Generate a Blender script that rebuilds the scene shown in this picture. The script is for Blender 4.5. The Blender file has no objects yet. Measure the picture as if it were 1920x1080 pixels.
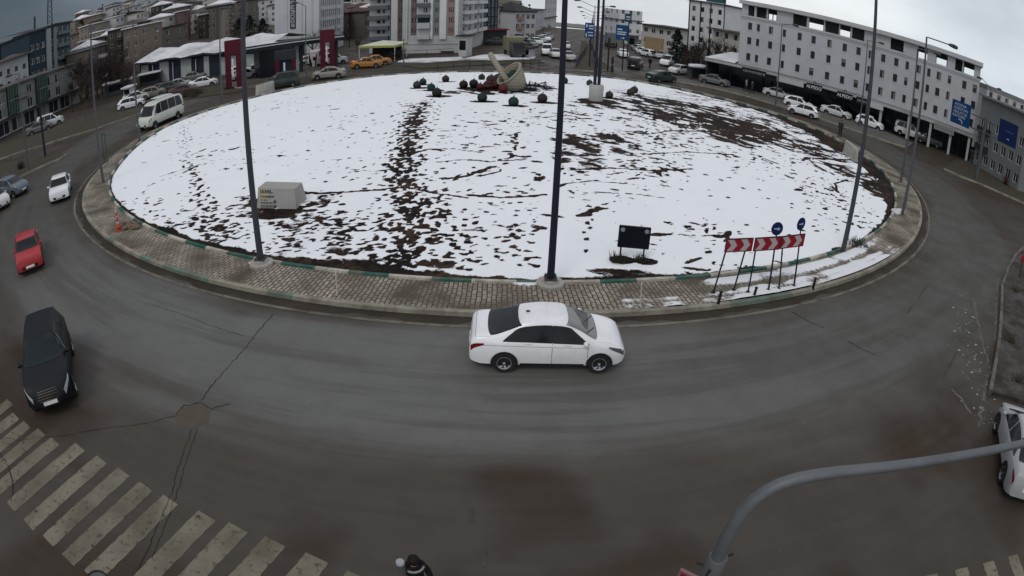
import bpy, bmesh, math, random
import numpy as np
from mathutils import Vector, Matrix
random.seed(7); RNG = np.random.default_rng(7)
SC = bpy.context.scene
COL = SC.collection
PI = math.pi
# ------------------------------------------------------------------ camera
H = 9.7                                   # surveillance camera on a mast, wide lens
F0, K1, K2, PITCH, ROLL, CX, CY = 1168.57, -0.114620, 0.0197954, 0.455833, 0.0291274, 942.70, 513.91
cp_, sp_ = math.cos(PITCH), math.sin(PITCH); cr_, sr_ = math.cos(ROLL), math.sin(ROLL)
FW = Vector((0, cp_, -sp_)); UP = Vector((0, sp_, cp_)); RT = Vector((1, 0, 0))
CR = cr_*RT + sr_*UP; CU = -sr_*RT + cr_*UP
cd = bpy.data.cameras.new("camera"); cam = bpy.data.objects.new("camera", cd); COL.objects.link(cam)
mw = Matrix((CR, CU, -FW)).transposed().to_4x4(); mw.translation = (0, 0, H); cam.matrix_world = mw
cd.type = 'PANO'; cd.panorama_type = 'FISHEYE_LENS_POLYNOMIAL'
cd.sensor_width = 36; cd.sensor_height = 20.25; cd.sensor_fit = 'HORIZONTAL'
cd.fisheye_fov = math.radians(180)
cd.fisheye_polynomial_k0 = 0.0
cd.fisheye_polynomial_k1 = -0.045929925488970416
cd.fisheye_polynomial_k2 = 8.816391577744406e-05
cd.fisheye_polynomial_k3 = -1.8118423465360384e-05
cd.fisheye_polynomial_k4 = 1.1498614645058351e-07
cd.shift_x = (960 - CX)/1920; cd.shift_y = (CY - 540)/1080
cd.clip_start = 0.05; cd.clip_end = 6000
SC.camera = cam

# ------------------------------------------------------------------ sky, sun, exposure
SC.view_settings.view_transform = 'Standard'; SC.view_settings.look = 'None'
SC.view_settings.exposure = 0.0; SC.view_settings.gamma = 1.0
SUN_EL, SUN_AZ = math.radians(50), math.radians(205)       # azimuth clockwise from +Y
W = bpy.data.worlds.new("World"); SC.world = W; W.use_nodes = True
def build_world():
    nt = W.node_tree; N = nt.nodes; L = nt.links; N.clear()
    out = N.new('ShaderNodeOutputWorld'); bg = N.new('ShaderNodeBackground'); bg.inputs[1].default_value = 0.1
    sky = N.new('ShaderNodeTexSky'); sky.sky_type = 'NISHITA'; sky.sun_disc = False
    sky.sun_elevation = SUN_EL; sky.sun_rotation = SUN_AZ
    tc = N.new('ShaderNodeTexCoord')
    sep = N.new('ShaderNodeSeparateXYZ'); L.new(tc.outputs['Generated'], sep.inputs[0])
    # storm bank to the left (west), thin bright overcast ahead and to the right
    ramp = N.new('ShaderNodeValToRGB'); cr = ramp.color_ramp; cr.interpolation = 'EASE'
    stops = [(0.0, (.55, .75, 1.0)), (0.12, (.75, .98, 1.25)), (0.22, (1.5, 1.85, 2.3)), (0.34, (3.6, 4.0, 4.5)),
             (0.47, (6.4, 6.7, 7.1)), (0.62, (7.0, 7.35, 7.8)), (0.76, (8.2, 8.5, 8.8)), (0.86, (6.6, 7.3, 7.9)), (1.0, (6.0, 6.8, 7.4))]
    while len(cr.elements) < len(stops): cr.elements.new(0.5)
    for e, (p, c) in zip(cr.elements, stops):
        e.position = p; e.color = (c[0]/10, c[1]/10, c[2]/10, 1)
    n1 = N.new('ShaderNodeTexNoise'); n1.inputs['Scale'].default_value = 3.2; n1.inputs['Detail'].default_value = 6; n1.inputs['Roughness'].default_value = .55
    mp = N.new('ShaderNodeMapping'); mp.inputs['Scale'].default_value = (1, 1, 3.2)
    L.new(tc.outputs['Generated'], mp.inputs[0]); L.new(mp.outputs[0], n1.inputs['Vector'])
    m0 = N.new('ShaderNodeMath'); m0.operation = 'MULTIPLY_ADD'; m0.inputs[1].default_value = .5; m0.inputs[2].default_value = .5
    L.new(sep.outputs['X'], m0.inputs[0])
    m1 = N.new('ShaderNodeMath'); m1.operation = 'MULTIPLY_ADD'; m1.inputs[1].default_value = .14; m1.inputs[2].default_value = -.07
    L.new(n1.outputs['Fac'], m1.inputs[0])
    m2 = N.new('ShaderNodeMath'); m2.operation = 'ADD'; L.new(m0.outputs[0], m2.inputs[0]); L.new(m1.outputs[0], m2.inputs[1])
    yb = N.new('ShaderNodeMapRange'); yb.inputs['From Min'].default_value = .25; yb.inputs['From Max'].default_value = -.5; L.new(sep.outputs['Y'], yb.inputs['Value'])
    mb_ = N.new('ShaderNodeMix'); mb_.data_type = 'FLOAT'; L.new(yb.outputs[0], mb_.inputs[0]); L.new(m2.outputs[0], mb_.inputs[2]); mb_.inputs[3].default_value = .66   # the cover behind the camera is even
    L.new(mb_.outputs[0], ramp.inputs[0])
    # overhead the cover is bright and even
    zr = N.new('ShaderNodeMapRange'); zr.inputs['From Min'].default_value = .3; zr.inputs['From Max'].default_value = .75
    L.new(sep.outputs['Z'], zr.inputs['Value'])
    mz = N.new('ShaderNodeMix'); mz.data_type = 'RGBA'; L.new(zr.outputs[0], mz.inputs[0]); L.new(ramp.outputs[0], mz.inputs[6]); mz.inputs[7].default_value = (.66, .68, .72, 1)
    cl = N.new('ShaderNodeTexNoise'); cl.inputs['Scale'].default_value = 2.2; cl.inputs['Detail'].default_value = 5
    L.new(mp.outputs[0], cl.inputs['Vector'])
    clr = N.new('ShaderNodeMapRange'); clr.inputs['From Min'].default_value = .3; clr.inputs['From Max'].default_value = .7
    clr.inputs['To Min'].default_value = 8.0; clr.inputs['To Max'].default_value = 12.8
    L.new(cl.outputs['Fac'], clr.inputs['Value'])
    sc_ = N.new('ShaderNodeVectorMath'); sc_.operation = 'SCALE'; L.new(mz.outputs[2], sc_.inputs[0]); L.new(clr.outputs[0], sc_.inputs['Scale'])
    mix = N.new('ShaderNodeMix'); mix.data_type = 'RGBA'; mix.inputs[0].default_value = .93
    L.new(sky.outputs[0], mix.inputs[6]); L.new(sc_.outputs[0], mix.inputs[7])
    L.new(mix.outputs[2], bg.inputs[0]); L.new(bg.outputs[0], out.inputs[0])
build_world()
sl = bpy.data.lights.new("sun", 'SUN'); sl.energy = 0.75; sl.angle = math.radians(18); sl.color = (1, .95, .88)
so = bpy.data.objects.new("sun", sl); COL.objects.link(so)
sd = Vector((math.sin(SUN_AZ)*math.cos(SUN_EL), math.cos(SUN_AZ)*math.cos(SUN_EL), math.sin(SUN_EL)))
so.rotation_euler = sd.to_track_quat('Z', 'Y').to_euler(); so.location = (0, 0, 60)

# ------------------------------------------------------------------ survey helpers: a pixel of the photograph to a point of the place
def ray(u, v):
    x, y = u - CX, CY - v; r = math.hypot(x, y); th = r/F0
    for _ in range(25):
        th -= (F0*th*(1 + K1*th**2 + K2*th**4) - r)/(F0*(1 + 3*K1*th**2 + 5*K2*th**4))
    s = math.sin(th)/max(r, 1e-9)
    return x*s*CR + y*s*CU + math.cos(th)*FW
def at(u, v, z=0.0):
    d = ray(u, v); t = (z - H)/d.z
    return Vector((d.x*t, d.y*t, z))
def pt(u, v, D):
    d = ray(u, v); t = D/math.hypot(d.x, d.y)
    return Vector((d.x*t, d.y*t, H + d.z*t))
def toppx(p, u, v):
    "height over p where the line of sight (u, v) passes"
    d = ray(u, v); return H + d.z/math.hypot(d.x, d.y)*math.hypot(p.x, p.y)

# ------------------------------------------------------------------ objects
def tag(o, label=None, cat=None, group=None, kind=None):
    if label: o['label'] = label
    if cat: o['category'] = cat
    if group: o['group'] = group
    if kind: o['kind'] = kind
    return o
def empty(name, loc, rz=0, label=None, cat=None, group=None):
    o = bpy.data.objects.new(name, None); COL.objects.link(o); o.location = loc; o.rotation_euler = (0, 0, rz)
    o.empty_display_size = .2
    return tag(o, label, cat, group)
def copy_tree(o, parent=None):
    c = o.copy(); COL.objects.link(c)
    if parent: c.parent = parent
    for ch in o.children: copy_tree(ch, c)
    return c
def inst(name, mesh, parent=None, loc=(0, 0, 0), rz=0):
    o = bpy.data.objects.new(name, mesh); COL.objects.link(o); o.location = loc; o.rotation_euler = (0, 0, rz)
    if parent: o.parent = parent
    return o
class MB:
    def __init__(s): s.v = []; s.f = []; s.m = []; s.k = 0; s.M = None
    def P(s, p):
        if s.M is not None: p = s.M @ Vector(p)
        s.v.append((p[0], p[1], p[2])); return len(s.v) - 1
    def F(s, idx): s.f.append(tuple(idx)); s.m.append(s.k)
    def quad(s, a, b, c, d): s.F([s.P(a), s.P(b), s.P(c), s.P(d)])
    def poly(s, pts): s.F([s.P(p) for p in pts])
    def box(s, x0, x1, y0, y1, z0, z1):
        i = [s.P((x, y, z)) for z in (z0, z1) for x, y in ((x0, y0), (x1, y0), (x1, y1), (x0, y1))]
        for q in ((3, 2, 1, 0), (4, 5, 6, 7), (0, 1, 5, 4), (1, 2, 6, 5), (2, 3, 7, 6), (3, 0, 4, 7)): s.F([i[k] for k in q])
        return s
    def tube(s, pts, r, n=8, caps=True):
        pts = [Vector(p) for p in pts]; rs = r if isinstance(r, (list, tuple)) else [r]*len(pts)
        rings = []; a = None
        for k, p in enumerate(pts):
            t = (pts[min(k+1, len(pts)-1)] - pts[max(k-1, 0)]).normalized()
            if a is None: a = t.orthogonal().normalized()
            else:
                a = a - t*a.dot(t)
                a = a.normalized() if a.length > 1e-6 else t.orthogonal().normalized()
            b = t.cross(a)
            rings.append([s.P(p + rs[k]*(math.cos(2*PI*j/n)*a + math.sin(2*PI*j/n)*b)) for j in range(n)])
        for k in range(len(rings)-1):
            for j in range(n): s.F([rings[k][j], rings[k][(j+1) % n], rings[k+1][(j+1) % n], rings[k+1][j]])
        if caps: s.F(rings[0][::-1]); s.F(rings[-1])
        return s
    def lathe(s, prof, n=16, c=(0, 0, 0), axis='z', caps=True):
        rings = []
        for r, h in prof:
            ring = []
            for j in range(n):
                q = 2*PI*j/n; x, y = r*math.cos(q), r*math.sin(q)
                p = (c[0]+x, c[1]+y, c[2]+h) if axis == 'z' else (c[0]+y, c[1]+h, c[2]+x)
                ring.append(s.P(p))
            rings.append(ring)
        for k in range(len(rings)-1):
            for j in range(n): s.F([rings[k][j], rings[k][(j+1) % n], rings[k+1][(j+1) % n], rings[k+1][j]])
        if caps: s.F(rings[0][::-1]); s.F(rings[-1])
        return s
    def sphere(s, c, r, nu=14, nv=9, sc=(1, 1, 1), jit=0.0):
        top = s.P((c[0], c[1], c[2]+r*sc[2])); rings = []
        for i in range(1, nv):
            a = PI*i/nv; ring = []
            for j in range(nu):
                q = 2*PI*j/nu; k = 1 + (random.uniform(-jit, jit) if jit else 0)
                ring.append(s.P((c[0]+k*r*sc[0]*math.sin(a)*math.cos(q), c[1]+k*r*sc[1]*math.sin(a)*math.sin(q), c[2]+k*r*sc[2]*math.cos(a))))
            rings.append(ring)
        bot = s.P((c[0], c[1], c[2]-r*sc[2]))
        for j in range(nu):
            s.F([top, rings[0][j], rings[0][(j+1) % nu]]); s.F([bot, rings[-1][(j+1) % nu], rings[-1][j]])
        for i in range(len(rings)-1):
            for j in range(nu): s.F([rings[i][j], rings[i+1][j], rings[i+1][(j+1) % nu], rings[i][(j+1) % nu]])
        return s
    def prism(s, poly, z0, z1):
        b = [s.P((p[0], p[1], z0)) for p in poly]; t = [s.P((p[0], p[1], z1)) for p in poly]; n = len(poly)
        s.F(b[::-1]); s.F(t)
        for k in range(n): s.F([b[k], b[(k+1) % n], t[(k+1) % n], t[k]])
        return s
    def extr(s, poly, y0, y1):
        "outline in x,z pushed along y"
        b = [s.P((p[0], y0, p[1])) for p in poly]; t = [s.P((p[0], y1, p[1])) for p in poly]; n = len(poly)
        s.F(b); s.F(t[::-1])
        for k in range(n): s.F([b[k], t[k], t[(k+1) % n], b[(k+1) % n]])
        return s
    def mesh(s, name, mats, smooth=False):
        me = bpy.data.meshes.new(name); me.from_pydata(s.v, [], s.f)
        for m in (mats if isinstance(mats, (list, tuple)) else [mats]): me.materials.append(m)
        if any(s.m): me.polygons.foreach_set('material_index', s.m)
        if smooth:
            me.polygons.foreach_set('use_smooth', [True]*len(s.f))
            if smooth != 'all':
                try: me.set_sharp_from_angle(angle=math.radians(smooth if smooth > 1 else 40))
                except Exception: pass
        me.update(); return me
    def build(s, name, mats, parent=None, smooth=False, loc=(0, 0, 0), rz=0):
        return inst(name, s.mesh(name, mats, smooth), parent, loc, rz)
def fix_normals(me):
    bm = bmesh.new(); bm.from_mesh(me); bmesh.ops.recalc_face_normals(bm, faces=bm.faces); bm.to_mesh(me); bm.free()

# ------------------------------------------------------------------ materials
MATS = {}
def mat(name, col, rough=.7, metal=0, var=.25, scale=3.0, bump=0.0, dirt=None, dirt_amt=.0, spec=.2, coat=0, bscale=None, stretch=(1, 1, 1)):
    if name in MATS: return MATS[name]
    m = bpy.data.materials.new(name); m.use_nodes = True; nt = m.node_tree; N = nt.nodes; L = nt.links
    b = N['Principled BSDF']; b.inputs['Roughness'].default_value = rough; b.inputs['Metallic'].default_value = metal
    b.inputs['Specular IOR Level'].default_value = spec; b.inputs['Coat Weight'].default_value = coat
    tc = N.new('ShaderNodeTexCoord'); mp = N.new('ShaderNodeMapping'); mp.inputs['Scale'].default_value = stretch
    L.new(tc.outputs['Object'], mp.inputs[0])
    n = N.new('ShaderNodeTexNoise'); n.inputs['Scale'].default_value = scale; n.inputs['Detail'].default_value = 5; n.inputs['Roughness'].default_value = .6
    L.new(mp.outputs[0], n.inputs['Vector'])
    mx = N.new('ShaderNodeMix'); mx.data_type = 'RGBA'
    L.new(n.outputs['Fac'], mx.inputs[0])
    mx.inputs[6].default_value = tuple(c*(1-var) for c in col) + (1,); mx.inputs[7].default_value = tuple(min(1, c*(1+var)) for c in col) + (1,)
    res = mx.outputs[2]
    if dirt:
        n2 = N.new('ShaderNodeTexNoise'); n2.inputs['Scale'].default_value = scale*.35; n2.inputs['Detail'].default_value = 8; n2.inputs['Roughness'].default_value = .7
        L.new(mp.outputs[0], n2.inputs['Vector'])
        mr = N.new('ShaderNodeMapRange'); mr.inputs['From Min'].default_value = .42; mr.inputs['From Max'].default_value = .68; mr.inputs['To Max'].default_value = dirt_amt
        L.new(n2.outputs['Fac'], mr.inputs['Value'])
        m2 = N.new('ShaderNodeMix'); m2.data_type = 'RGBA'; L.new(mr.outputs[0], m2.inputs[0]); L.new(res, m2.inputs[6]); m2.inputs[7].default_value = tuple(dirt)+(1,)
        res = m2.outputs[2]
    L.new(res, b.inputs['Base Color'])
    if bump:
        n3 = N.new('ShaderNodeTexNoise'); n3.inputs['Scale'].default_value = bscale or scale*8; n3.inputs['Detail'].default_value = 4
        L.new(tc.outputs['Object'], n3.inputs['Vector'])
        bp = N.new('ShaderNodeBump'); bp.inputs['Strength'].default_value = bump; bp.inputs['Distance'].default_value = .02
        L.new(n3.outputs['Fac'], bp.inputs['Height']); L.new(bp.outputs[0], b.inputs['Normal'])
    MATS[name] = m; return m
GLASS = mat('dark_glass', (.006, .007, .010), .12, 0, .2, .6, spec=.32)
TYRE = mat('tyre_rubber', (.018, .018, .018), .85)
RIM = mat('rim_alloy', (.42, .42, .43), .35, .1)
CHROME = mat('chrome', (.6, .6, .6), .15, 1, .05)
BLACKP = mat('black_plastic', (.015, .015, .016), .55)
PLATE = mat('plate_white', (.7, .7, .7), .5)
TAILRED = mat('tail_red', (.16, .006, .008), .2, 0, .1)
LAMPG = mat('headlight_glass', (.10, .105, .11), .08, .2, .5, 9)
POLEM = mat('galvanised_steel', (.075, .082, .098), .55, .15, .18, 2.2, dirt=(.10, .09, .08), dirt_amt=.5)
POLEN = mat('weathered_steel', (.045, .050, .062), .55, .15, .3, 1.2, dirt=(.09, .085, .08), dirt_amt=.5)
POLED = mat('dark_steel', (.018, .019, .034), .5, .15, .2, 2)
CONC = mat('concrete', (.34, .33, .31), .9, 0, .18, 1.5, .3, dirt=(.2, .18, .15), dirt_amt=.6)
WHITEP = mat('white_paint', (.62, .63, .64), .5, 0, .06, 1.2, dirt=(.35, .33, .3), dirt_amt=.35)
def font_mesh(text, size, name='lettering', ext=.01):
    c = bpy.data.curves.new(name, 'FONT'); c.body = text; c.size = size; c.extrude = ext; c.align_x = 'CENTER'; c.align_y = 'CENTER'
    o = bpy.data.objects.new(name, c); COL.objects.link(o)
    me = bpy.data.meshes.new_from_object(o.evaluated_get(bpy.context.evaluated_depsgraph_get()))
    bpy.data.objects.remove(o); bpy.data.curves.remove(c); me.name = name
    return me
# ================================================================== the setting: ground, roads, roundabout
CC = Vector((-.374, 51.217, 0))                           # middle of the roundabout
_ang = np.array([-5, 9.5, 24, 38.5, 55.9, 66.8, 74.2, 89.7, 100.8, 108.7, 116.6, 128.3, 138.7, 152.4, 164.1, 173.7, 181.9, 188.5, 198.6, 208.2, 217.6, 228, 270, 312, 340, 355.])
_rad = np.array([31.6, 30.6, 29.0, 27.4, 26.6, 25.0, 24.2, 22.9, 22.9, 23.3, 23.6, 24.6, 25.0, 26.3, 27.3, 28.7, 30.0, 30.7, 31.1, 31.5, 32.2, 32.33, 32.33, 32.33, 32.3, 31.6])
def r_in(deg):
    a = np.mod(np.asarray(deg, float)+5, 360)-5
    return np.interp(a, _ang, _rad)
_dg = np.linspace(-5, 355, 1441); _rr = r_in(_dg); _k = np.hanning(61); _k /= _k.sum()
_rr = np.convolve(np.concatenate([_rr[-31:-1], _rr, _rr[1:31]]), _k, 'valid')
def r_in(deg):
    return np.interp(np.mod(np.asarray(deg, float)+5, 360)-5, _dg, _rr)
def w_pave(deg):
    a = np.mod(np.asarray(deg, float), 360)
    return np.interp(a, [0, 30, 190, 205, 225, 330, 360], [1.6, .8, .8, 1.5, 2.0, 2.0, 1.6])
def ringpt(deg, off=0.0, z=0.0):
    r = float(r_in(deg)) + off; a = math.radians(deg)
    return Vector((CC.x + r*math.cos(a), CC.y + r*math.sin(a), z))
MH = 0.9                                                   # the island is a low mound
def smooth01(t): t = np.clip(t, 0, 1); return t*t*(3-2*t)
def zmound(x, y):
    dx, dy = np.asarray(x, float)-CC.x, np.asarray(y, float)-CC.y
    r = np.hypot(dx, dy)/r_in(np.degrees(np.arctan2(dy, dx)))
    return .10 + MH*smooth01((1-r)/.75)
def onmound(u, v):
    z = .4
    for _ in range(8):
        p = at(u, v, z); z = float(zmound(p.x, p.y))
    return at(u, v, z)

def vnoise(x, y, s, seed):
    "smooth value noise, vectorised"
    r = np.random.default_rng(seed); T = r.random((256, 256))
    X, Y = np.asarray(x)/s, np.asarray(y)/s
    i, j = np.floor(X).astype(int), np.floor(Y).astype(int); fx, fy = X-i, Y-j
    fx = fx*fx*(3-2*fx); fy = fy*fy*(3-2*fy)
    g = lambda a, b: T[a % 256, b % 256]
    return (g(i, j)*(1-fx)+g(i+1, j)*fx)*(1-fy)+(g(i, j+1)*(1-fx)+g(i+1, j+1)*fx)*fy
def fbm(x, y, s, seed, o=4):
    t = 0; a = .5; n = 0
    for k in range(o): t = t + a*vnoise(x, y, s/2**k, seed+k); n += a; a *= .55
    return t/n

# ---- asphalt: grey where wheels polish the lanes, elsewhere a muddy brown film with lens vignetting painted in
def asphalt(name, ring=True):
    m = bpy.data.materials.new(name); m.use_nodes = True; nt = m.node_tree; N = nt.nodes; L = nt.links; b = N['Principled BSDF']
    b.inputs['Roughness'].default_value = .62; b.inputs['Specular IOR Level'].default_value = .2
    tc = N.new('ShaderNodeTexCoord'); pos = tc.outputs['Object']
    def noise(scale, detail=6, rough=.6, vec=pos):
        n = N.new('ShaderNodeTexNoise'); n.inputs['Scale'].default_value = scale; n.inputs['Detail'].default_value = detail; n.inputs['Roughness'].default_value = rough
        L.new(vec, n.inputs['Vector']); return n.outputs['Fac']
    def rng(v, a, b_, c=0., d=1.):
        r = N.new('ShaderNodeMapRange'); r.interpolation_type = 'SMOOTHSTEP'
        for k, x in zip(('From Min', 'From Max', 'To Min', 'To Max'), (a, b_, c, d)): r.inputs[k].default_value = x
        L.new(v, r.inputs['Value']); return r.outputs[0]
    def mth(op, a, b_):
        q = N.new('ShaderNodeMath'); q.operation = op
        for i, x in enumerate((a, b_)):
            if isinstance(x, (int, float)): q.inputs[i].default_value = x
            else: L.new(x, q.inputs[i])
        return q.outputs[0]
    def mixc(f, a, b_):
        q = N.new('ShaderNodeMix'); q.data_type = 'RGBA'
        for k, x in ((0, f), (6, a), (7, b_)):
            if isinstance(x, (int, float)): q.inputs[k].default_value = x
            elif isinstance(x, tuple): q.inputs[k].default_value = x+(1,)
            else: L.new(x, q.inputs[k])
        return q.outputs[2]
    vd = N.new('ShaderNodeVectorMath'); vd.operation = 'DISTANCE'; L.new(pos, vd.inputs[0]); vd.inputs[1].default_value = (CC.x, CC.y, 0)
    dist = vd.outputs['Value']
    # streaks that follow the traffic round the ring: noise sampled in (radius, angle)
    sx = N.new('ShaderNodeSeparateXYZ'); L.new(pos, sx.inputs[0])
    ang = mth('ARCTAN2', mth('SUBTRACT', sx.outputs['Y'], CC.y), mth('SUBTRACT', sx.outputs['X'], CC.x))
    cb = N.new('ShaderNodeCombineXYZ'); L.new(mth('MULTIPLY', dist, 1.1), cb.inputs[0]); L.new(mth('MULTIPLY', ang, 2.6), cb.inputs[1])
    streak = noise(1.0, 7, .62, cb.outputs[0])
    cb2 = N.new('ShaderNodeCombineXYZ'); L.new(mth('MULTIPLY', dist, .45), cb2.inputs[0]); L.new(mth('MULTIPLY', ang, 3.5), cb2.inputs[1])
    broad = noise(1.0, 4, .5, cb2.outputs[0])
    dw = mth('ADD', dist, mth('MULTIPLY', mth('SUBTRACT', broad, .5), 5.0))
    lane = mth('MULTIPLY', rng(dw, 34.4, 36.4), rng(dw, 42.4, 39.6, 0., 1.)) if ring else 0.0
    # lens vignetting painted in: lane colour darkens with angle from the near middle
    lane_vignette = rng(mth('ABSOLUTE', mth('ADD', ang, 1.72), 0.0), .12, .75) if ring else 0.0
    base = mixc(noise(1.3, 8, .65), mixc(lane_vignette, (.100, .099, .095), (.052, .050, .044)), mixc(lane_vignette, (.146, .145, .140), (.076, .073, .065)))
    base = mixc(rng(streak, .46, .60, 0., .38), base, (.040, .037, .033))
    mud_vignette = mixc(noise(.9, 8, .7), (.0235, .0130, .0066), (.041, .0252, .0142))
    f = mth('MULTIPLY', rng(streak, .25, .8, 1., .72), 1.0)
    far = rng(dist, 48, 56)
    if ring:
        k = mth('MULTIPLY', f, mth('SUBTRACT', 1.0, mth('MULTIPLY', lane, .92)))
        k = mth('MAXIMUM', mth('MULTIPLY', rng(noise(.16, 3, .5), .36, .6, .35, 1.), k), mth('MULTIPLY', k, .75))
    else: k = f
    c = mixc(k, base, mud_vignette)
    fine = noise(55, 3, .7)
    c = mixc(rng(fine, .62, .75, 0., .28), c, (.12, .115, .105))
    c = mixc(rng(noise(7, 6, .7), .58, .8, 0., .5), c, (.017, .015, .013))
    # salt and grit crumbs
    vor = N.new('ShaderNodeTexVoronoi'); vor.inputs['Scale'].default_value = 1.4; L.new(pos, vor.inputs['Vector'])
    c = mixc(rng(vor.outputs['Distance'], .022, .012), c, (.26, .25, .23))
    L.new(c, b.inputs['Base Color'])
    L.new(rng(noise(.5, 5, .6), .35, .7, .5, .8), b.inputs['Roughness'])
    bp = N.new('ShaderNodeBump'); bp.inputs['Strength'].default_value = .35; bp.inputs['Distance'].default_value = .006; L.new(noise(90, 3, .6), bp.inputs['Height']); L.new(bp.outputs[0], b.inputs['Normal'])
    return m
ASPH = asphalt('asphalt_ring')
EARTH = mat('bare_earth', (.085, .066, .05), .95, 0, .3, .4, .4, dirt=(.05, .045, .04), dirt_amt=.7)
VERGE = mat('dead_grass', (.045, .041, .028), .95, 0, .4, 1.2, .6, dirt=(.06, .045, .032), dirt_amt=.8)
SIDEW = mat('grey_pavement', (.11, .108, .102), .85, 0, .2, .8, .2, dirt=(.08, .07, .06), dirt_amt=.7)
KERBW = mat('kerb_white', (.44, .42, .37), .8, 0, .2, 4, .3, dirt=(.13, .105, .08), dirt_amt=.95)
KERBG = mat('kerb_green', (.012, .085, .066), .75, 0, .25, 4, .3, dirt=(.16, .15, .125), dirt_amt=.85)
KERBF = mat('kerb_faded', (.27, .25, .205), .85, 0, .25, 3, .3, dirt=(.11, .09, .07), dirt_amt=.85)
KERBFG = mat('kerb_faded_green', (.13, .18, .145), .85, 0, .25, 3, .3, dirt=(.10, .085, .065), dirt_amt=.7)

def ground_sheet():
    "level round the crossing; past 195 m the land falls away into the valley"
    g = MB(); rings = [0.5, 40, 90, 140, 195, 240, 320, 500, 900, 1600, 3000]; n = 72; ids = []
    for D in rings: ids.append([g.P((D*math.cos(2*PI*k/n), D*math.sin(2*PI*k/n), -.03-max(0, D-195)*.075)) for k in range(n)])
    g.F(ids[0])
    for a, b in zip(ids, ids[1:]):
        for k in range(n): g.F([a[k], b[k], b[(k+1) % n], a[(k+1) % n]])
    return g.build('ground', EARTH)
tag(ground_sheet(), kind='structure')
def zhill(x, y):
    D = math.hypot(x, y); az = math.degrees(math.atan2(x, y))
    side = float(smooth01((-2-az)/10.0))
    near = float(smooth01((D-118)/290)); far = float(smooth01((D-430)/420))
    steep = float(np.interp(D, [112, 130, 165, 200, 245, 300, 360, 430, 1600], [0, 1.5, 6.5, 10, 14, 18, 21, 24, 24]))
    lift = .30+.70*float(smooth01((-18-az)/20.0))
    return side*(steep*lift + 18*far*float(smooth01((-8-az)/12)))
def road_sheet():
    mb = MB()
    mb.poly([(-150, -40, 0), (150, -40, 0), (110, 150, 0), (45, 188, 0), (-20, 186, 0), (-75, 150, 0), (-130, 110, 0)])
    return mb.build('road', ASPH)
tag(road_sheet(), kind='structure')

def ring_strip(name, o0, o1, z, mats, a0=0, a1=360, step=.5, seg=None, drop=None, label=None):
    "a strip along the island edge, offsets o0..o1 (numbers or functions of the angle); seg picks a material per block"
    n = max(2, int((a1-a0)/step)); mb = MB(); f0 = o0 if callable(o0) else (lambda a: o0); f1 = o1 if callable(o1) else (lambda a: o1)
    s = 0; prev = None; ids = []
    for i in range(n+1):
        a = a0+(a1-a0)*i/n
        A = ringpt(a, f0(a), z); B = ringpt(a, f1(a), z)
        row = [mb.P(A), mb.P(B)]
        if drop is not None: row += [mb.P((B.x, B.y, z-drop)), mb.P((A.x, A.y, z-drop))]
        if i:
            s += (A-prev).length
            mb.k = seg(s, a) if seg else 0
            q = ids[-1]
            mb.F([q[0], q[1], row[1], row[0]][::-1])
            if drop is not None: mb.F([q[1], q[2], row[2], row[1]][::-1]); mb.F([q[3], q[0], row[0], row[3]][::-1])
        prev = A; ids.append(row)
    return mb.build(name, mats)
def near(u, lo, hi): return lo <= u <= hi
# kerbs: painted white and green blocks inside, worn ones at the roadside
_wk = {}
def seg_inner(s, a):
    b = int(s/1.45) ; random.seed(b*7+1)
    return b % 2
def seg_outer(s, a):
    b = int(s/1.0); random.seed(b*13+5); r = random.random()
    return 0 if r < .72 else 1
tag(ring_strip('kerb_inner', 0.0, .16, .24, [KERBW, KERBG], 0, 360, .3, seg_inner, .3), kind='structure')
tag(ring_strip('kerb_outer', lambda a: float(w_pave(a)), lambda a: float(w_pave(a))+.2, .16, [KERBF, KERBFG], 0, 360, .3, seg_outer, .3), kind='structure')
# worn edge line painted on the asphalt
LINE = mat('worn_road_line', (.16, .145, .115), .8, 0, .25, 3, 0, dirt=(.05, .042, .035), dirt_amt=1.0)
tag(ring_strip('edge_line', lambda a: float(w_pave(a))+.72, lambda a: float(w_pave(a))+.86, .008, [LINE], 186, 352, .4), kind='structure')
GUT = mat('gutter_silt', (.043, .034, .026), .9, 0, .4, 1.5, .2, dirt=(.022, .018, .014), dirt_amt=.8)
tag(ring_strip('gutter', lambda a: float(w_pave(a))+.2, lambda a: float(w_pave(a))+.62+.12*math.sin(a*.9)+.06*math.sin(a*3.1), .004, [GUT], 180, 360, .4), kind='structure')

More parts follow.
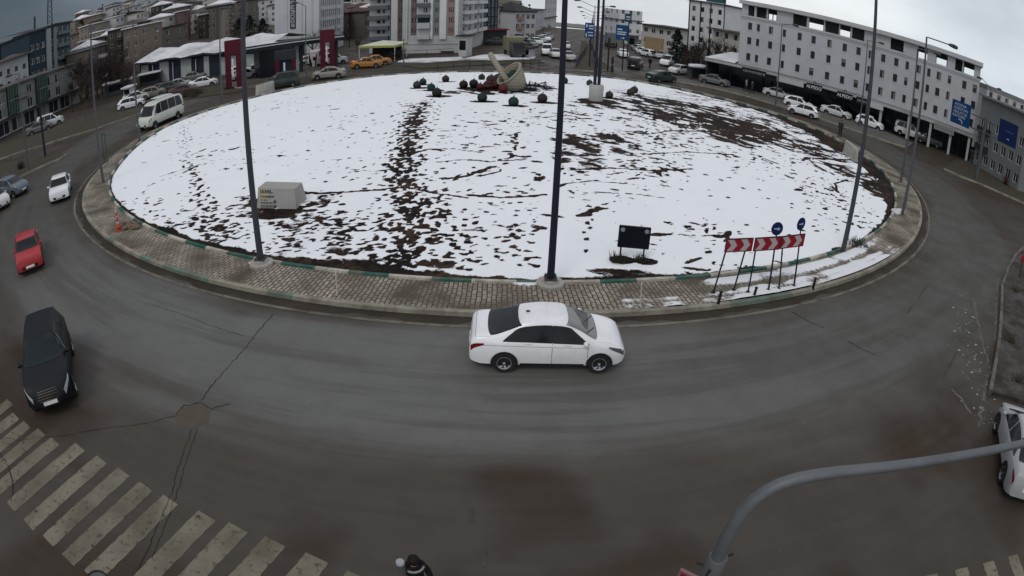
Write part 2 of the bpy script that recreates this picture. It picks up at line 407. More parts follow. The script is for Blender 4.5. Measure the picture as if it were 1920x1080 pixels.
# ---- attribute field helpers (snow cover)
class Field:
    def __init__(s, X, Y, val): s.X, s.Y, s.V = X, Y, val        # 2-D arrays, any layout
        # bounding grid for quick look-up
    def stamp(s, x, y, rx, ry, ang=0, amt=1.0, soft=.35, power=1):
        R = max(rx, ry)*1.3
        m = (np.abs(s.X-x) < R) & (np.abs(s.Y-y) < R)
        if not m.any(): return
        s.put(m, x, y, rx, ry, ang, amt, soft)
    def put(s, m, x, y, rx, ry, ang, amt, soft):
        dx, dy = s.X[m]-x, s.Y[m]-y; c, q = math.cos(ang), math.sin(ang)
        d = np.sqrt(((dx*c+dy*q)/rx)**2+((-dx*q+dy*c)/ry)**2)
        s.V[m] -= amt*smooth01((1+soft-d)/(2*soft))
class GridField(Field):
    def __init__(s, xs, ys):
        s.xs, s.ys = xs, ys; s.X, s.Y = np.meshgrid(xs, ys); s.V = np.ones_like(s.X)
    def stamp(s, x, y, rx, ry, ang=0, amt=1.0, soft=.35):
        R = max(rx, ry)*1.35
        i0, i1 = np.searchsorted(s.xs, (x-R, x+R)); j0, j1 = np.searchsorted(s.ys, (y-R, y+R))
        if i1 <= i0 or j1 <= j0: return
        dx, dy = s.X[j0:j1, i0:i1]-x, s.Y[j0:j1, i0:i1]-y; c, q = math.cos(ang), math.sin(ang)
        d = np.sqrt(((dx*c+dy*q)/rx)**2+((-dx*q+dy*c)/ry)**2)
        s.V[j0:j1, i0:i1] -= amt*smooth01((1+soft-d)/(2*soft))
def cover_material(name, under, snowcol=(.80, .815, .85)):
    "under(N, L, pos) gives the colour socket of what shows where the snow has gone"
    m = bpy.data.materials.new(name); m.use_nodes = True; nt = m.node_tree; N = nt.nodes; L = nt.links; b = N['Principled BSDF']
    tc = N.new('ShaderNodeTexCoord'); pos = tc.outputs['Object']
    at_ = N.new('ShaderNodeAttribute'); at_.attribute_name = 'snow'
    n = N.new('ShaderNodeTexNoise'); n.inputs['Scale'].default_value = 5.5; n.inputs['Detail'].default_value = 9; n.inputs['Roughness'].default_value = .70; L.new(pos, n.inputs['Vector'])
    ad = N.new('ShaderNodeMath'); ad.operation = 'MULTIPLY_ADD'; ad.inputs[1].default_value = .8; L.new(n.outputs['Fac'], ad.inputs[0]); L.new(at_.outputs['Fac'], ad.inputs[2])
    mr = N.new('ShaderNodeMapRange'); mr.inputs['From Min'].default_value = .79; mr.inputs['From Max'].default_value = .96; L.new(ad.outputs[0], mr.inputs['Value'])
    n2 = N.new('ShaderNodeTexNoise'); n2.inputs['Scale'].default_value = .6; n2.inputs['Detail'].default_value = 6; L.new(pos, n2.inputs['Vector'])
    sc = N.new('ShaderNodeMix'); sc.data_type = 'RGBA'; L.new(n2.outputs['Fac'], sc.inputs[0]); sc.inputs[6].default_value = tuple(c*.93 for c in snowcol)+(1,); sc.inputs[7].default_value = snowcol+(1,)
    mx = N.new('ShaderNodeMix'); mx.data_type = 'RGBA'; L.new(mr.outputs[0], mx.inputs[0]); L.new(under(N, L, pos), mx.inputs[6]); L.new(sc.outputs[2], mx.inputs[7])
    L.new(mx.outputs[2], b.inputs['Base Color']); b.inputs['Roughness'].default_value = .8; b.inputs['Specular IOR Level'].default_value = .08
    bn = N.new('ShaderNodeTexNoise'); bn.inputs['Scale'].default_value = 14; bn.inputs['Detail'].default_value = 5; L.new(pos, bn.inputs['Vector'])
    ba = N.new('ShaderNodeMath'); ba.operation = 'MULTIPLY_ADD'; ba.inputs[1].default_value = 1.6; L.new(mr.outputs[0], ba.inputs[0]); L.new(bn.outputs['Fac'], ba.inputs[2])
    bp = N.new('ShaderNodeBump'); bp.inputs['Strength'].default_value = .6; bp.inputs['Distance'].default_value = .03; L.new(ba.outputs[0], bp.inputs['Height']); L.new(bp.outputs[0], b.inputs['Normal'])
    return m
def noise_mix(N, L, pos, scale, a, b_, detail=7, lo=.35, hi=.65):
    n = N.new('ShaderNodeTexNoise'); n.inputs['Scale'].default_value = scale; n.inputs['Detail'].default_value = detail; L.new(pos, n.inputs['Vector'])
    r = N.new('ShaderNodeMapRange'); r.inputs['From Min'].default_value = lo; r.inputs['From Max'].default_value = hi; L.new(n.outputs['Fac'], r.inputs['Value'])
    m = N.new('ShaderNodeMix'); m.data_type = 'RGBA'; L.new(r.outputs[0], m.inputs[0])
    for k, x in ((6, a), (7, b_)):
        if isinstance(x, tuple): m.inputs[k].default_value = x+(1,)
        else: L.new(x, m.inputs[k])
    return m.outputs[2]
def soil(N, L, pos):
    a = noise_mix(N, L, pos, .35, (.014, .009, .0065), (.060, .036, .0225))
    return noise_mix(N, L, pos, 4.0, a, (.006, .005, .006), 8, .36, .66)

def island():
    xs = np.arange(-33.6, 33.2, .11)
    ys = []; y = 18.4
    while y < 76: ys.append(y); y += .07 + .13*min(1, (y-18.4)/40)
    ys = np.array(ys); G = GridField(xs, ys); X, Y = G.X, G.Y
    dx, dy = X-CC.x, Y-CC.y; deg = np.degrees(np.arctan2(dy, dx)); rin = r_in(deg); r = np.hypot(dx, dy); edge = rin-r
    # general thaw: noise thins the snow, more at the right and the front edge
    f = fbm(X, Y*1.6, 1.5, 3, 5); f2 = fbm(X, Y, 7.0, 20, 4)
    thin = np.zeros_like(X)
    def patch(u, v, a, b, amt=.8, soft=.6):
        c = onmound(u, v); ex = (onmound(u+a, v)-onmound(u-a, v)).length/2; ey = (onmound(u, v-b)-onmound(u, v+b)).length/2
        q = onmound(u+a, v)-c; ang = math.atan2(q.y, q.x)
        ddx, ddy = X-c.x, Y-c.y; cc, ss = math.cos(ang), math.sin(ang)
        d = np.sqrt(((ddx*cc+ddy*ss)/ex)**2+((-ddx*ss+ddy*cc)/ey)**2)
        thin[...] = np.maximum(thin, amt*smooth01((1+soft-d)/(2*soft)))
    for p in [(1140, 260, 62, 10, 1.0), (1080, 268, 42, 22, .9), (1075, 300, 60, 26, .62), (1190, 285, 60, 14, .5), (1290, 207, 100, 16, 1.0), (1370, 236, 90, 22, 1.08), (1430, 262, 70, 16, .6),
              (1215, 197, 70, 9, .75), (1125, 196, 62, 9, .9), (1480, 250, 70, 26, .62), (1560, 290, 60, 28, .68), (1610, 330, 50, 40, .74), (1655, 360, 30, 60, .95), (1640, 310, 26, 36, .95), (1580, 262, 40, 16, .95),
              (1520, 238, 50, 12, .95), (1440, 206, 60, 9, .7), (1340, 182, 70, 8, .6), (700, 494, 130, 10, .9), (640, 474, 70, 14, .5), (790, 499, 60, 13, .85), (770, 430, 44, 60, .26), (757, 340, 32, 60, .28),
              (757, 285, 28, 34, .4), (780, 225, 22, 30, .5), (1150, 512, 95, 7, .9), (520, 396, 62, 14, 1.1), (468, 384, 26, 9, 1.0), (590, 383, 40, 9, .8), (560, 420, 90, 18, .5), (930, 171, 90, 7, .95), (1010, 165, 40, 6, .9),
              (330, 425, 90, 12, .4), (420, 445, 60, 14, .4), (560, 455, 110, 22, .3), (250, 395, 26, 10, .5), (1560, 300, 40, 20, .5), (870, 172, 60, 5, .7), (1230, 250, 90, 26, .42), (1000, 300, 70, 40, .34), (920, 440, 130, 50, .26),
              (1390, 300, 150, 50, .3), (1530, 380, 90, 50, .2), (640, 360, 110, 30, .26), (850, 260, 130, 40, .28), (1310, 205, 150, 30, .45), (1140, 225, 120, 22, .4)]:
        patch(*p)
    hole = np.clip((fbm(X+.8*Y, Y*1.1, .75, 90, 5)-.5)*3.0+.5, -.3, 1.3)
    G.V = .98 - .62*thin*(.25+1.5*hole) - .25*thin**3 + .22*(f-.5) + .15*(f2-.5)
    # bare margin by the kerb
    mar = np.interp(np.mod(deg, 360), [0, 20, 60, 150, 190, 215, 235, 250, 262, 270, 280, 290, 300, 315, 335, 350, 360], [2.8, 1.4, .4, .1, .1, .12, .35, .6, .8, .45, .45, .22, .10, .45, 1.3, 3.0, 2.8])
    G.V -= 1.1*smooth01((mar*(.55+.9*fbm(X, Y, 1.1, 50, 3)) + .1 - edge)/.35)
    # footprints
    def foot(x, y, ang, L=.17, amt=.95): G.stamp(x, y, L*random.uniform(.8, 1.35), L*random.uniform(.42, .75), ang, amt*random.uniform(.75, 1.15), .45)
    def track(pix, step=.62, wid=.16, jit=.06, L=.17, both=True, skip=.05, amt=.95):
        P = [onmound(*q) for q in pix]; side = 1
        for a, b in zip(P, P[1:]):
            d = b-a; n = max(1, int(d.length/step)); dn = d.normalized(); nr = Vector((-dn.y, dn.x, 0))
            for k in range(n):
                if random.random() < skip: continue
                c = a+d*(k/n)+nr*side*wid*random.uniform(.5, 1.5)+Vector((random.gauss(0, jit), random.gauss(0, jit), 0)); side = -side
                foot(c.x, c.y, math.atan2(dn.y, dn.x)+random.gauss(0, .35), L, amt)
    A = [(885, 508), (872, 470), (845, 430), (820, 395), (792, 362), (772, 330), (766, 300), (772, 250), (782, 215), (800, 192), (822, 180)]
    B = [(760, 500), (765, 450), (763, 400), (752, 345), (752, 300), (762, 255), (775, 215), (795, 192)]
    C_ = [(400, 440), (388, 400), (372, 350), (352, 300), (345, 260), (345, 240), (372, 225), (405, 208)]
    for k in range(4): track([(u+random.uniform(-10, 10), v) for u, v in A], .6, .22, .14, .15)
    for k in range(12): track([(u+random.gauss(0, 20)*(v/480), v+random.uniform(-5, 5)) for u, v in B], .6, .25, .25, .155)
    for k in range(2): track([(u+random.uniform(-9, 9), v) for u, v in C_], .6, .2, .12, .17)
    track(C_[:4], .4, .3, .2, .2)
    track([(830, 195), (812, 230), (796, 262), (790, 300), (806, 350), (835, 395)], .7)
    track([(970, 480), (966, 440), (970, 415)], .35, .08, .05, .16); track([(966, 282), (969, 252)], .3, .05)
    track([(880, 330), (930, 320), (960, 290)], .5); track([(830, 336), (885, 326)], .3, .05, .05, .2)
    track([(1095, 405), (1150, 382)], .3, .1, .1, .25); track([(700, 375), (770, 368), (860, 362), (950, 360), (1035, 366)], .6, .2, .2)
    track([(260, 372), (278, 350), (330, 330), (372, 312), (440, 302)], .5, .1, .1, .16); track([(230, 380), (300, 372), (370, 360)], .8)
    track([(640, 265), (700, 235), (760, 222)], .7); track([(560, 250), (640, 235), (700, 228), (800, 205)], .8, .3, .2); track([(300, 275), (360, 262), (450, 250)], .8)
    track([(1230, 252), (1300, 246), (1380, 252), (1440, 262)], .7, .3, .2); track([(1080, 340), (1200, 345), (1320, 360), (1440, 385)], .9, .4, .3, .15)
    track([(1250, 420), (1350, 440), (1430, 420)], 1.0); track([(1260, 320), (1400, 350), (1520, 400), (1600, 430)], .8, .4, .3, .15)
    track([(900, 215), (980, 225), (1080, 215)], .8, .3, .3)
    # trampled ground: many single prints
    for (u0, u1, v0, v1, cnt) in [(215, 470, 372, 440, 110), (360, 470, 400, 450, 60), (500, 720, 402, 478, 110), (600, 900, 300, 500, 130), (690, 840, 240, 500, 160), (880, 1010, 250, 500, 90), (1040, 1300, 225, 330, 240), (1180, 1560, 170, 300, 260), (300, 700, 200, 330, 130), (1500, 1650, 330, 440, 90), (480, 640, 360, 400, 40), (850, 1040, 175, 240, 60)]:
        for k in range(cnt):
            c = onmound(random.uniform(u0, u1), random.uniform(v0, v1)); foot(c.x, c.y, random.gauss(.2, .6), random.uniform(.09, .17), .95)
    # long thin furrows and wheel ruts
    def rut(pix, w=.09, amt=1.0):
        P = [onmound(*q) for q in pix]
        for a, b in zip(P, P[1:]):
            d = b-a; n = max(1, int(d.length/.16))
            for k in range(n):
                c = a+d*(k/n); G.stamp(c.x+random.gauss(0, .02), c.y+random.gauss(0, .02), .16, w*random.uniform(.6, 1.3), math.atan2(d.y, d.x), amt*random.uniform(.6, 1.1), .5)
    rut([(562, 362), (600, 364), (650, 361), (705, 357), (760, 352)], .11); rut([(300, 332), (345, 318), (380, 308)], .07, .8); rut([(410, 300), (460, 299), (505, 300)], .05, .5)
    rut([(1222, 252), (1260, 246), (1320, 248), (1390, 252), (1430, 258)], .08, .8); rut([(1505, 302), (1512, 296), (1545, 299), (1600, 300)], .12); rut([(1520, 303), (1535, 315), (1550, 322)], .08)
    rut([(1560, 350), (1568, 360), (1580, 366)], .08); rut([(1588, 338), (1566, 345), (1570, 362)], .08, .8); rut([(620, 300), (700, 296), (800, 300)], .04, .45); rut([(905, 330), (940, 322)], .08)
    rut([(1225, 226), (1232, 219), (1250, 216)], .14, .9); rut([(832, 337), (875, 331), (918, 315)], .12); rut([(878, 366), (940, 371), (997, 368), (1030, 364)], .11, .9); rut([(795, 282), (850, 280), (905, 287)], .06, .8)
    rut([(1115, 361), (1180, 364), (1255, 374)], .05, .8); rut([(760, 352), (820, 364), (880, 372)], .08, .9); rut([(1085, 405), (1111, 403)], .13, 1.0); rut([(660, 318), (700, 322), (750, 316)], .05, .7); rut([(1060, 345), (1110, 340), (1200, 348)], .06, .7)
    rut([(820, 305), (870, 300), (920, 304), (990, 300)], .06, .8); rut([(1070, 320), (1140, 316), (1230, 322), (1300, 318)], .07, .8); rut([(1210, 290), (1290, 286), (1380, 292)], .07, .8)
    track([(1100, 470), (1104, 420), (1110, 380)], .5, .1); track([(590, 430), (640, 400), (700, 385)], .6); track([(1320, 270), (1400, 290), (1480, 320), (1560, 360)], .7, .25, .2); track([(1240, 225), (1330, 228), (1420, 240), (1500, 262)], .6, .4, .3)
    # flecks everywhere, drawn out along the contour
    n = 0
    while n < 6500:
        x, y = random.uniform(-32, 32), random.uniform(19, 74)
        if random.random() > .06+2.2*float(vnoise(np.array([x]), np.array([y]), 4.0, 77)[0])**4: continue
        n += 1; L = min(.22, .036*random.paretovariate(1.9))
        G.stamp(x, y, L*random.uniform(1, 2.6), L*random.uniform(.45, .9), random.gauss(0.1, .6), random.uniform(.35, 1.25), .5)
    # thawed rings round what stands in the snow
    for u, v, a, b in THAW: 
        c = onmound(u, v); G.stamp(c.x+.15, c.y-.05, a, b, 0, 1.3, .3)
    keep = edge > -.05
    V = np.clip(G.V, -.6, 1.2)
    Z = zmound(X, Y) + .05*smooth01((V-.30)/.35) + .05*(fbm(X, Y, 2.2, 9, 3)-.5) - .06*smooth01((.25-edge)/.3)
    idx = -np.ones(X.shape, int); idx[keep] = np.arange(keep.sum())
    q = np.stack([idx[:-1, :-1], idx[:-1, 1:], idx[1:, 1:], idx[1:, :-1]], -1).reshape(-1, 4); q = q[(q >= 0).all(1)]
    me = bpy.data.meshes.new('snow_field'); nv = int(keep.sum())
    me.vertices.add(nv); me.vertices.foreach_set('co', np.stack([X[keep], Y[keep], Z[keep]], -1).astype(np.float32).ravel())
    me.loops.add(len(q)*4); me.loops.foreach_set('vertex_index', q.ravel().astype(np.int32)); me.polygons.add(len(q))
    me.polygons.foreach_set('loop_start', (np.arange(len(q))*4).astype(np.int32)); me.polygons.foreach_set('use_smooth', np.ones(len(q), bool))
    me.update(calc_edges=True)
    a = me.attributes.new('snow', 'FLOAT', 'POINT'); a.data.foreach_set('value', V[keep].astype(np.float32))
    me.materials.append(cover_material('snow_over_soil', soil))
    return tag(inst('snow_field', me), kind='structure')
# things that have thawed the snow round them: (u, v, half-width m, half-depth m)
THAW = [(785, 166, .9, .6), (795, 160, .6, .5), (809, 170, .9, .5), (820, 181, 1.1, .6), (836, 154, .9, .5), (870, 166, .8, .5), (888, 165, .8, .5), (904, 191, 1.1, .5), (963, 199, 1.0, .45), (1017, 193, 1.1, .5), (1058, 157, .8, .5), (1143, 185, .9, .5), (1184, 178, 1.1, .6), (1117, 190, 1.6, 1.2),
        (1160, 487, .5, .35), (1204, 490, .45, .3), (1580, 472, .8, .5), (945, 166, 2.5, 1.2), (920, 168, 2.2, 1.0)]
island()

# ---- block paving between the kerbs, snow lying on its right-hand stretch
def paving_under(N, L, pos):
    uv = N.new('ShaderNodeUVMap'); uv.uv_map = 'along'
    br = N.new('ShaderNodeTexBrick'); br.inputs['Scale'].default_value = 1.0; br.inputs['Brick Width'].default_value = .34; br.inputs['Row Height'].default_value = .165
    br.inputs['Mortar Size'].default_value = .022; br.inputs['Mortar Smooth'].default_value = .3; br.offset = .5
    br.inputs['Color1'].default_value = (.37, .33, .275, 1); br.inputs['Color2'].default_value = (.27, .235, .195, 1); br.inputs['Mortar'].default_value = (.028, .023, .018, 1)
    wn = N.new('ShaderNodeTexNoise'); wn.inputs['Scale'].default_value = 2.2; wn.inputs['Detail'].default_value = 3; L.new(pos, wn.inputs['Vector'])
    wa = N.new('ShaderNodeVectorMath'); wa.operation = 'MULTIPLY_ADD'; wa.inputs[1].default_value = (.10, .10, 0); L.new(wn.outputs['Color'], wa.inputs[0]); L.new(uv.outputs[0], wa.inputs[2]); L.new(wa.outputs[0], br.inputs['Vector'])
    c = noise_mix(N, L, pos, .55, br.outputs['Color'], (.085, .070, .055), 6, .38, .66)
    return noise_mix(N, L, pos, 5, c, (.09, .075, .055), 7, .52, .85)
def paving():
    st = .22; a = np.arange(0, 360, st); rows = 16
    A, T = np.meshgrid(a, np.linspace(0, 1, rows), indexing='ij')
    off = .16 + T*(w_pave(A)-.16); R = r_in(A)+off
    X = CC.x+R*np.cos(np.radians(A)); Y = CC.y+R*np.sin(np.radians(A)); Z = .152 + .012*(fbm(X, Y, 1.2, 31, 3)-.5)
    V = np.full(X.shape, -.5)
    f = fbm(X, Y, 1.3, 61, 5)
    am = np.mod(A, 360)
    lay = np.interp(am, [275.5, 277.5, 281, 286, 296, 304, 309, 313], [0, .62, .8, .92, 1.0, .85, .6, 0])
    band = 1 - .8*np.exp(-((T-.5)/.12)**2)*np.interp(am, [280, 292, 300, 310], [1., .6, .7, .95]) - .5*(T < .12) - .9*(T < .55)*np.interp(am, [275, 281, 284], [1., .8, 0.]) - .3*np.exp(-((T-.8)/.05)**2)
    V = np.where(lay > 0, -.15 + 1.2*lay*band*(.10+1.25*f), V)
    def blob(u, v, rx, ry):
        nonlocal V
        c = at(u, v, .15); d = np.hypot((X-c.x)/rx, (Y-c.y)/ry); V = np.maximum(V, .95-.8*d**2+.5*(f-.5))
    blob(986, 531, .75, .35); blob(478, 494, .35, .25); blob(1004, 527, .3, .25)
    V = np.clip(V, -.6, 1.1); Z = Z + .07*smooth01((V-.3)/.4)
    n, m_ = X.shape; me = bpy.data.meshes.new('block_paving')
    me.vertices.add(n*m_); me.vertices.foreach_set('co', np.stack([X, Y, Z], -1).astype(np.float32).ravel())
    I = np.arange(n*m_).reshape(n, m_); J = np.roll(I, -1, 0)
    q = np.stack([I[:, :-1], I[:, 1:], J[:, 1:], J[:, :-1]], -1).reshape(-1, 4)
    me.loops.add(len(q)*4); me.loops.foreach_set('vertex_index', q.ravel().astype(np.int32)); me.polygons.add(len(q)); me.polygons.foreach_set('loop_start', (np.arange(len(q))*4).astype(np.int32))
    me.polygons.foreach_set('use_smooth', np.ones(len(q), bool)); me.update(calc_edges=True)
    at_ = me.attributes.new('snow', 'FLOAT', 'POINT'); at_.data.foreach_set('value', V.astype(np.float32).ravel())
    uvl = me.uv_layers.new(name='along'); ar = np.radians(A)*33.0; 
    U = np.stack([off, ar], -1).reshape(-1, 2); uvq = U[q.ravel()].reshape(-1, 4, 2)
    wrap = uvq[:, :, 1].max(1)-uvq[:, :, 1].min(1) > 50
    uvq[wrap, :, 1] = np.where(uvq[wrap, :, 1] < 50, uvq[wrap, :, 1]+2*PI*33, uvq[wrap, :, 1])
    uvl.data.foreach_set('uv', uvq.astype(np.float32).ravel())
    me.materials.append(cover_material('snow_over_paving', paving_under, (.70, .71, .74)))
    tag(inst('pavement', me), kind='structure')
paving()

# ---- zebra crossings, cracks, a filled manhole on the near carriageway
def stripe_mat():
    m = bpy.data.materials.new('crossing_paint'); m.use_nodes = True; nt = m.node_tree; N = nt.nodes; L = nt.links; b = N['Principled BSDF']
    tc = N.new('ShaderNodeTexCoord'); pos = tc.outputs['Object']
    c = noise_mix(N, L, pos, .8, (.115, .098, .073), (.190, .168, .130), 5)
    c = noise_mix(N, L, pos, 6, c, (.045, .037, .028), 9, .56, .74)
    c = noise_mix(N, L, pos, 26, c, (.03, .025, .02), 3, .64, .72)
    L.new(c, b.inputs['Base Color']); b.inputs['Roughness'].default_value = .75; b.inputs['Specular IOR Level'].default_value = .15
    return m
ZEB = stripe_mat()
def quad_px(mb, pix, z):
    P = [at(*q) for q in pix]; mb.poly([(p.x, p.y, z) for p in P])
def ragged(mb, a, b, w0, w1, z):
    "a painted bar from a to b with slightly worn edges"
    d = (b-a); L = d.length; dn = d/L; nr = Vector((-dn.y, dn.x, 0)); n = max(6, int(L/.12)); l = []; r = []
    for k in range(n+1):
        t = k/n; c = a+d*t; w = (w0+(w1-w0)*t)/2
        l.append(c-nr*(w+random.uniform(-.018, .012))); r.append(c+nr*(w+random.uniform(-.018, .012)))
    i = [mb.P((p.x, p.y, z)) for p in l]; j = [mb.P((p.x, p.y, z)) for p in r]
    for k in range(n): mb.F([i[k], j[k], j[k+1], i[k+1]][::-1])
STR = [((149, 836), (78, 978)), ((189, 859), (80, 1010)), ]
tops = [(16, 752), (27, 778), (48, 794), (75, 808), (100, 825), (147, 836), (188, 860), (229, 883), (271, 910), (317, 935), (385, 965), (444, 987), (513, 1013), (592, 1044), (672, 1078)]
zeb_dir = (at(54, 976) - at(147, 836))
zL = zeb_dir.length; zeb_dir = (at(127, 1045) - at(271, 910)).normalized()
mb = MB(); random.seed(3)
for k, (u, v) in enumerate(tops):
    a = at(u+3, v+2); L_ = zL*(1.0 if k > 2 else .9)
    ragged(mb, a, a+zeb_dir*(L_+random.uniform(-.08, .12)), .56, .56, .008)
tag(mb.build('crosswalk_stripes', ZEB), kind='structure')
mb = MB()
e0 = at(1912, 1038); e1 = at(1745, 1078); dr = (at(1850, 1056)-e0)
stp = (at(1745, 1078)-at(1898, 1042))/3.0
sd_ = Vector((stp.y, -stp.x, 0)).normalized(); sd_ = sd_ if sd_.y < 0 else -sd_
for k in range(-3, 7):
    a = at(1898, 1042)+stp*k; ragged(mb, a, a+sd_*2.9, .46, .46, .008)
tag(mb.build('crosswalk_stripes', ZEB), kind='structure')
CRACK = mat('crack_tar', (.022, .0185, .016), .9, 0, .3, 5)
def crack(pix, w=.035, wig=.05, z=.0095):
    P = [at(*q) for q in pix]; pts = []
    for a, b in zip(P, P[1:]):
        n = max(2, int((b-a).length/.14))
        for k in range(n):
            c = a+(b-a)*(k/n); pts.append(c+Vector((random.gauss(0, wig*.4), random.gauss(0, wig*.4), 0)))
    pts.append(P[-1]); i = []; mbk = CRK
    for k, p in enumerate(pts):
        t = (pts[min(k+1, len(pts)-1)]-pts[max(k-1, 0)]).normalized(); nr = Vector((-t.y, t.x, 0)); ww = w*random.uniform(.35, 1.1)/2
        i.append((mbk.P((p.x-nr.x*ww, p.y-nr.y*ww, z)), mbk.P((p.x+nr.x*ww, p.y+nr.y*ww, z))))
    for k in range(len(i)-1): mbk.F([i[k][0], i[k+1][0], i[k+1][1], i[k][1]])
CRK = MB()
crack([(513, 588), (470, 640), (425, 692), (395, 725), (377, 752)], .032, .05); crack([(265, 566), (330, 585), (400, 612), (458, 630)], .018, .03); crack([(330, 778), (345, 762), (375, 754), (395, 768), (410, 762), (432, 757)], .035, .06)
crack([(330, 778), (270, 795), (200, 803), (120, 817), (30, 825), (0, 820)], .022, .05); crack([(360, 805), (340, 860), (322, 925), (300, 975), (270, 1050), (250, 1080)], .026, .04); crack([(370, 805), (350, 865), (332, 925), (310, 985), (285, 1050)], .018, .04)

crack([(1485, 585), (1520, 605), (1545, 615)], .04); crack([(1590, 640), (1618, 655), (1640, 665)], .04); crack([(0, 850), (18, 880), (24, 905), (22, 940)], .05)
tag(CRK.build('road_cracks', CRACK), kind='structure')
CRK = MB(); crack([(1825, 563), (1832, 600), (1845, 650), (1856, 690)], .16, .12, .006); crack([(1800, 690), (1815, 712)], .14, .1, .006); crack([(1782, 728), (1803, 750), (1822, 778)], .16, .1, .006); crack([(1852, 700), (1842, 760), (1836, 800)], .22, .12, .006); crack([(1866, 640), (1868, 560), (1872, 520)], .14, .1, .006); crack([(1790, 640), (1812, 665), (1830, 700)], .10, .1, .006)
tag(CRK.build('frost_smear', mat('frost', (.125, .118, .108), .85, 0, .5, 5, 0, dirt=(.04, .034, .028), dirt_amt=1.0)), kind='structure')
mb = MB(); c = at(361, 780); pts = []
for k in range(22):
    q = 2*PI*k/22; r = .52*(1+random.uniform(-.1, .1)); pts.append((c.x+r*math.cos(q), c.y+r*math.sin(q), .006))
mb.poly(pts); tag(mb.build('road_patch', mat('patch_mud', (.078, .065, .050), .85, 0, .2, 3, .2)), kind='structure')
# lane dashes worn nearly away
mb = MB()
for p in ([(1738, 535), (1722, 560)], [(1712, 572), (1700, 588)], [(885, 955), (884, 975)], [(908, 1035), (908, 1062)], [(1795, 660), (1750, 740)]):
    ragged(mb, at(*p[0]), at(*p[1]), .12, .12, .008)
tag(mb.build('lane_dashes', mat('faint_paint', (.065, .056, .047), .8, 0, .3, 4, 0, dirt=(.03, .026, .021), dirt_amt=1)), kind='structure')

# ---- verges and pavements round the ring
def sheet(name, pts, z, m, kerb=None, kz=.14, kw=.18, km=None):
    mb = MB(); P = [p if isinstance(p, Vector) else (at(*p, 0) if len(p) == 2 else Vector(p)) for p in pts]
    b = [mb.P((p.x, p.y, -.02)) for p in P]; t = [mb.P((p.x, p.y, z)) for p in P]; n = len(P); mb.F(t)
    for k in range(n): mb.F([b[k], b[(k+1) % n], t[(k+1) % n], t[k]])
    o = mb.build(name, m); fix_normals(o.data)
    if kerb:
        kb = MB()
        for a, b2 in kerb:
            A, B = P[a], P[b2]; d = (B-A); nr = Vector((-d.y, d.x, 0)).normalized()*kw/2
            q = [A-nr, A+nr, B+nr, B-nr]; kb.prism([(p.x, p.y) for p in q], -.02, z+.05)
        k = kb.build('kerb', km or KERBF); fix_normals(k.data); tag(k, kind='structure')
    return tag(o, kind='structure')
# left verge beyond the road, right pavements, verge by the near right corner
sheet('verge_left', [(-8, 303), (85, 272), (180, 243), (250, 219), (345, 188), (415, 178), (455, 172), (420, 158), (340, 172), (250, 200), (150, 222), (60, 252), (-8, 275)], .12, VERGE, [(0, 1), (1, 2), (2, 3), (3, 4)])
sheet('verge_left_tip', [(-10, 345), (30, 338), (70, 318), (112, 300), (125, 291), (100, 290), (50, 300), (-10, 312)], .12, VERGE, [(0, 1), (1, 2), (2, 3), (3, 4)])
sheet('pavement_right', [(1250, 151), (1335, 166), (1400, 182), (1500, 212), (1620, 252), (1660, 266), (1700, 278), (1712, 270), (1640, 240), (1540, 205), (1440, 178), (1360, 160), (1300, 149)], .12, SIDEW, [(0, 1), (1, 2), (2, 3), (3, 4), (4, 5), (5, 6)])
sheet('verge_right', [(1770, 318), (1800, 332), (1835, 345), (1880, 365), (1925, 385), (1925, 345), (1880, 330), (1830, 305), (1790, 300)], .12, VERGE, [(0, 1), (1, 2), (2, 3), (3, 4)])
sheet('verge_near_right', [(1925, 462), (1905, 480), (1890, 505), (1878, 540), (1876, 590), (1872, 640), (1862, 700), (1854, 740), (1875, 745), (1925, 760), (1990, 700), (1990, 480)], .14, mat('muddy_verge', (.030, .025, .021), .95, 0, .5, 2.2, .8, dirt=(.16, .155, .15), dirt_amt=.45), [(k, k+1) for k in range(7)], km=mat('kerb_muddy', (.13, .118, .10), .9, 0, .4, 3, .3, dirt=(.04, .033, .027), dirt_amt=.9))
sheet('forecourt', [(420, 156), (470, 166), (520, 158), (650, 130), (700, 126), (640, 112), (520, 118), (430, 132)], .03, mat('forecourt_concrete', (.10, .085, .07), .85, 0, .25, .5, .1, dirt=(.06, .05, .042), dirt_amt=.7))
sheet('verge_far', [(755, 124), (850, 116), (960, 112), (1010, 112), (1020, 119), (900, 123), (790, 130)], .10, VERGE)
SNOWS = mat('old_snow', (.62, .63, .66), .8, 0, .2, .6, .4, dirt=(.16, .14, .12), dirt_amt=.7)
sheet('snow_bank', [(865, 112), (905, 104), (965, 102), (1005, 107), (1000, 112), (930, 115)], .13, SNOWS)
sheet('median', [(1075, 133), (1118, 136), (1150, 132), (1128, 116), (1108, 90), (1098, 78), (1090, 78), (1088, 92), (1082, 112)], .14, VERGE, [(0, 1), (1, 2)])
sheet('snow_strip', [(865, 108), (760, 112), (745, 117), (800, 118), (872, 113)], .12, SNOWS)
# frost and slush crumbs on the near right carriageway
mb = MB(); random.seed(11)
for k in range(150):
    t = random.random(); u = 1800+58*t+random.gauss(0, 13); v = 560+250*t+random.gauss(0, 20)
    if random.random() < .25: u = random.uniform(1872, 1925); v = random.uniform(500, 740)
    elif u > 1868: continue
    c = at(u, v); r = random.choice((.012, .018, .022, .03, .05)); 
    mb.sphere((c.x, c.y, .0), r, 6, 4, (random.uniform(.8, 2.2), 1, .35), .25)
tag(mb.build('slush', mat('slush', (.3, .29, .28), .8, 0, .3, 4)), kind='stuff')
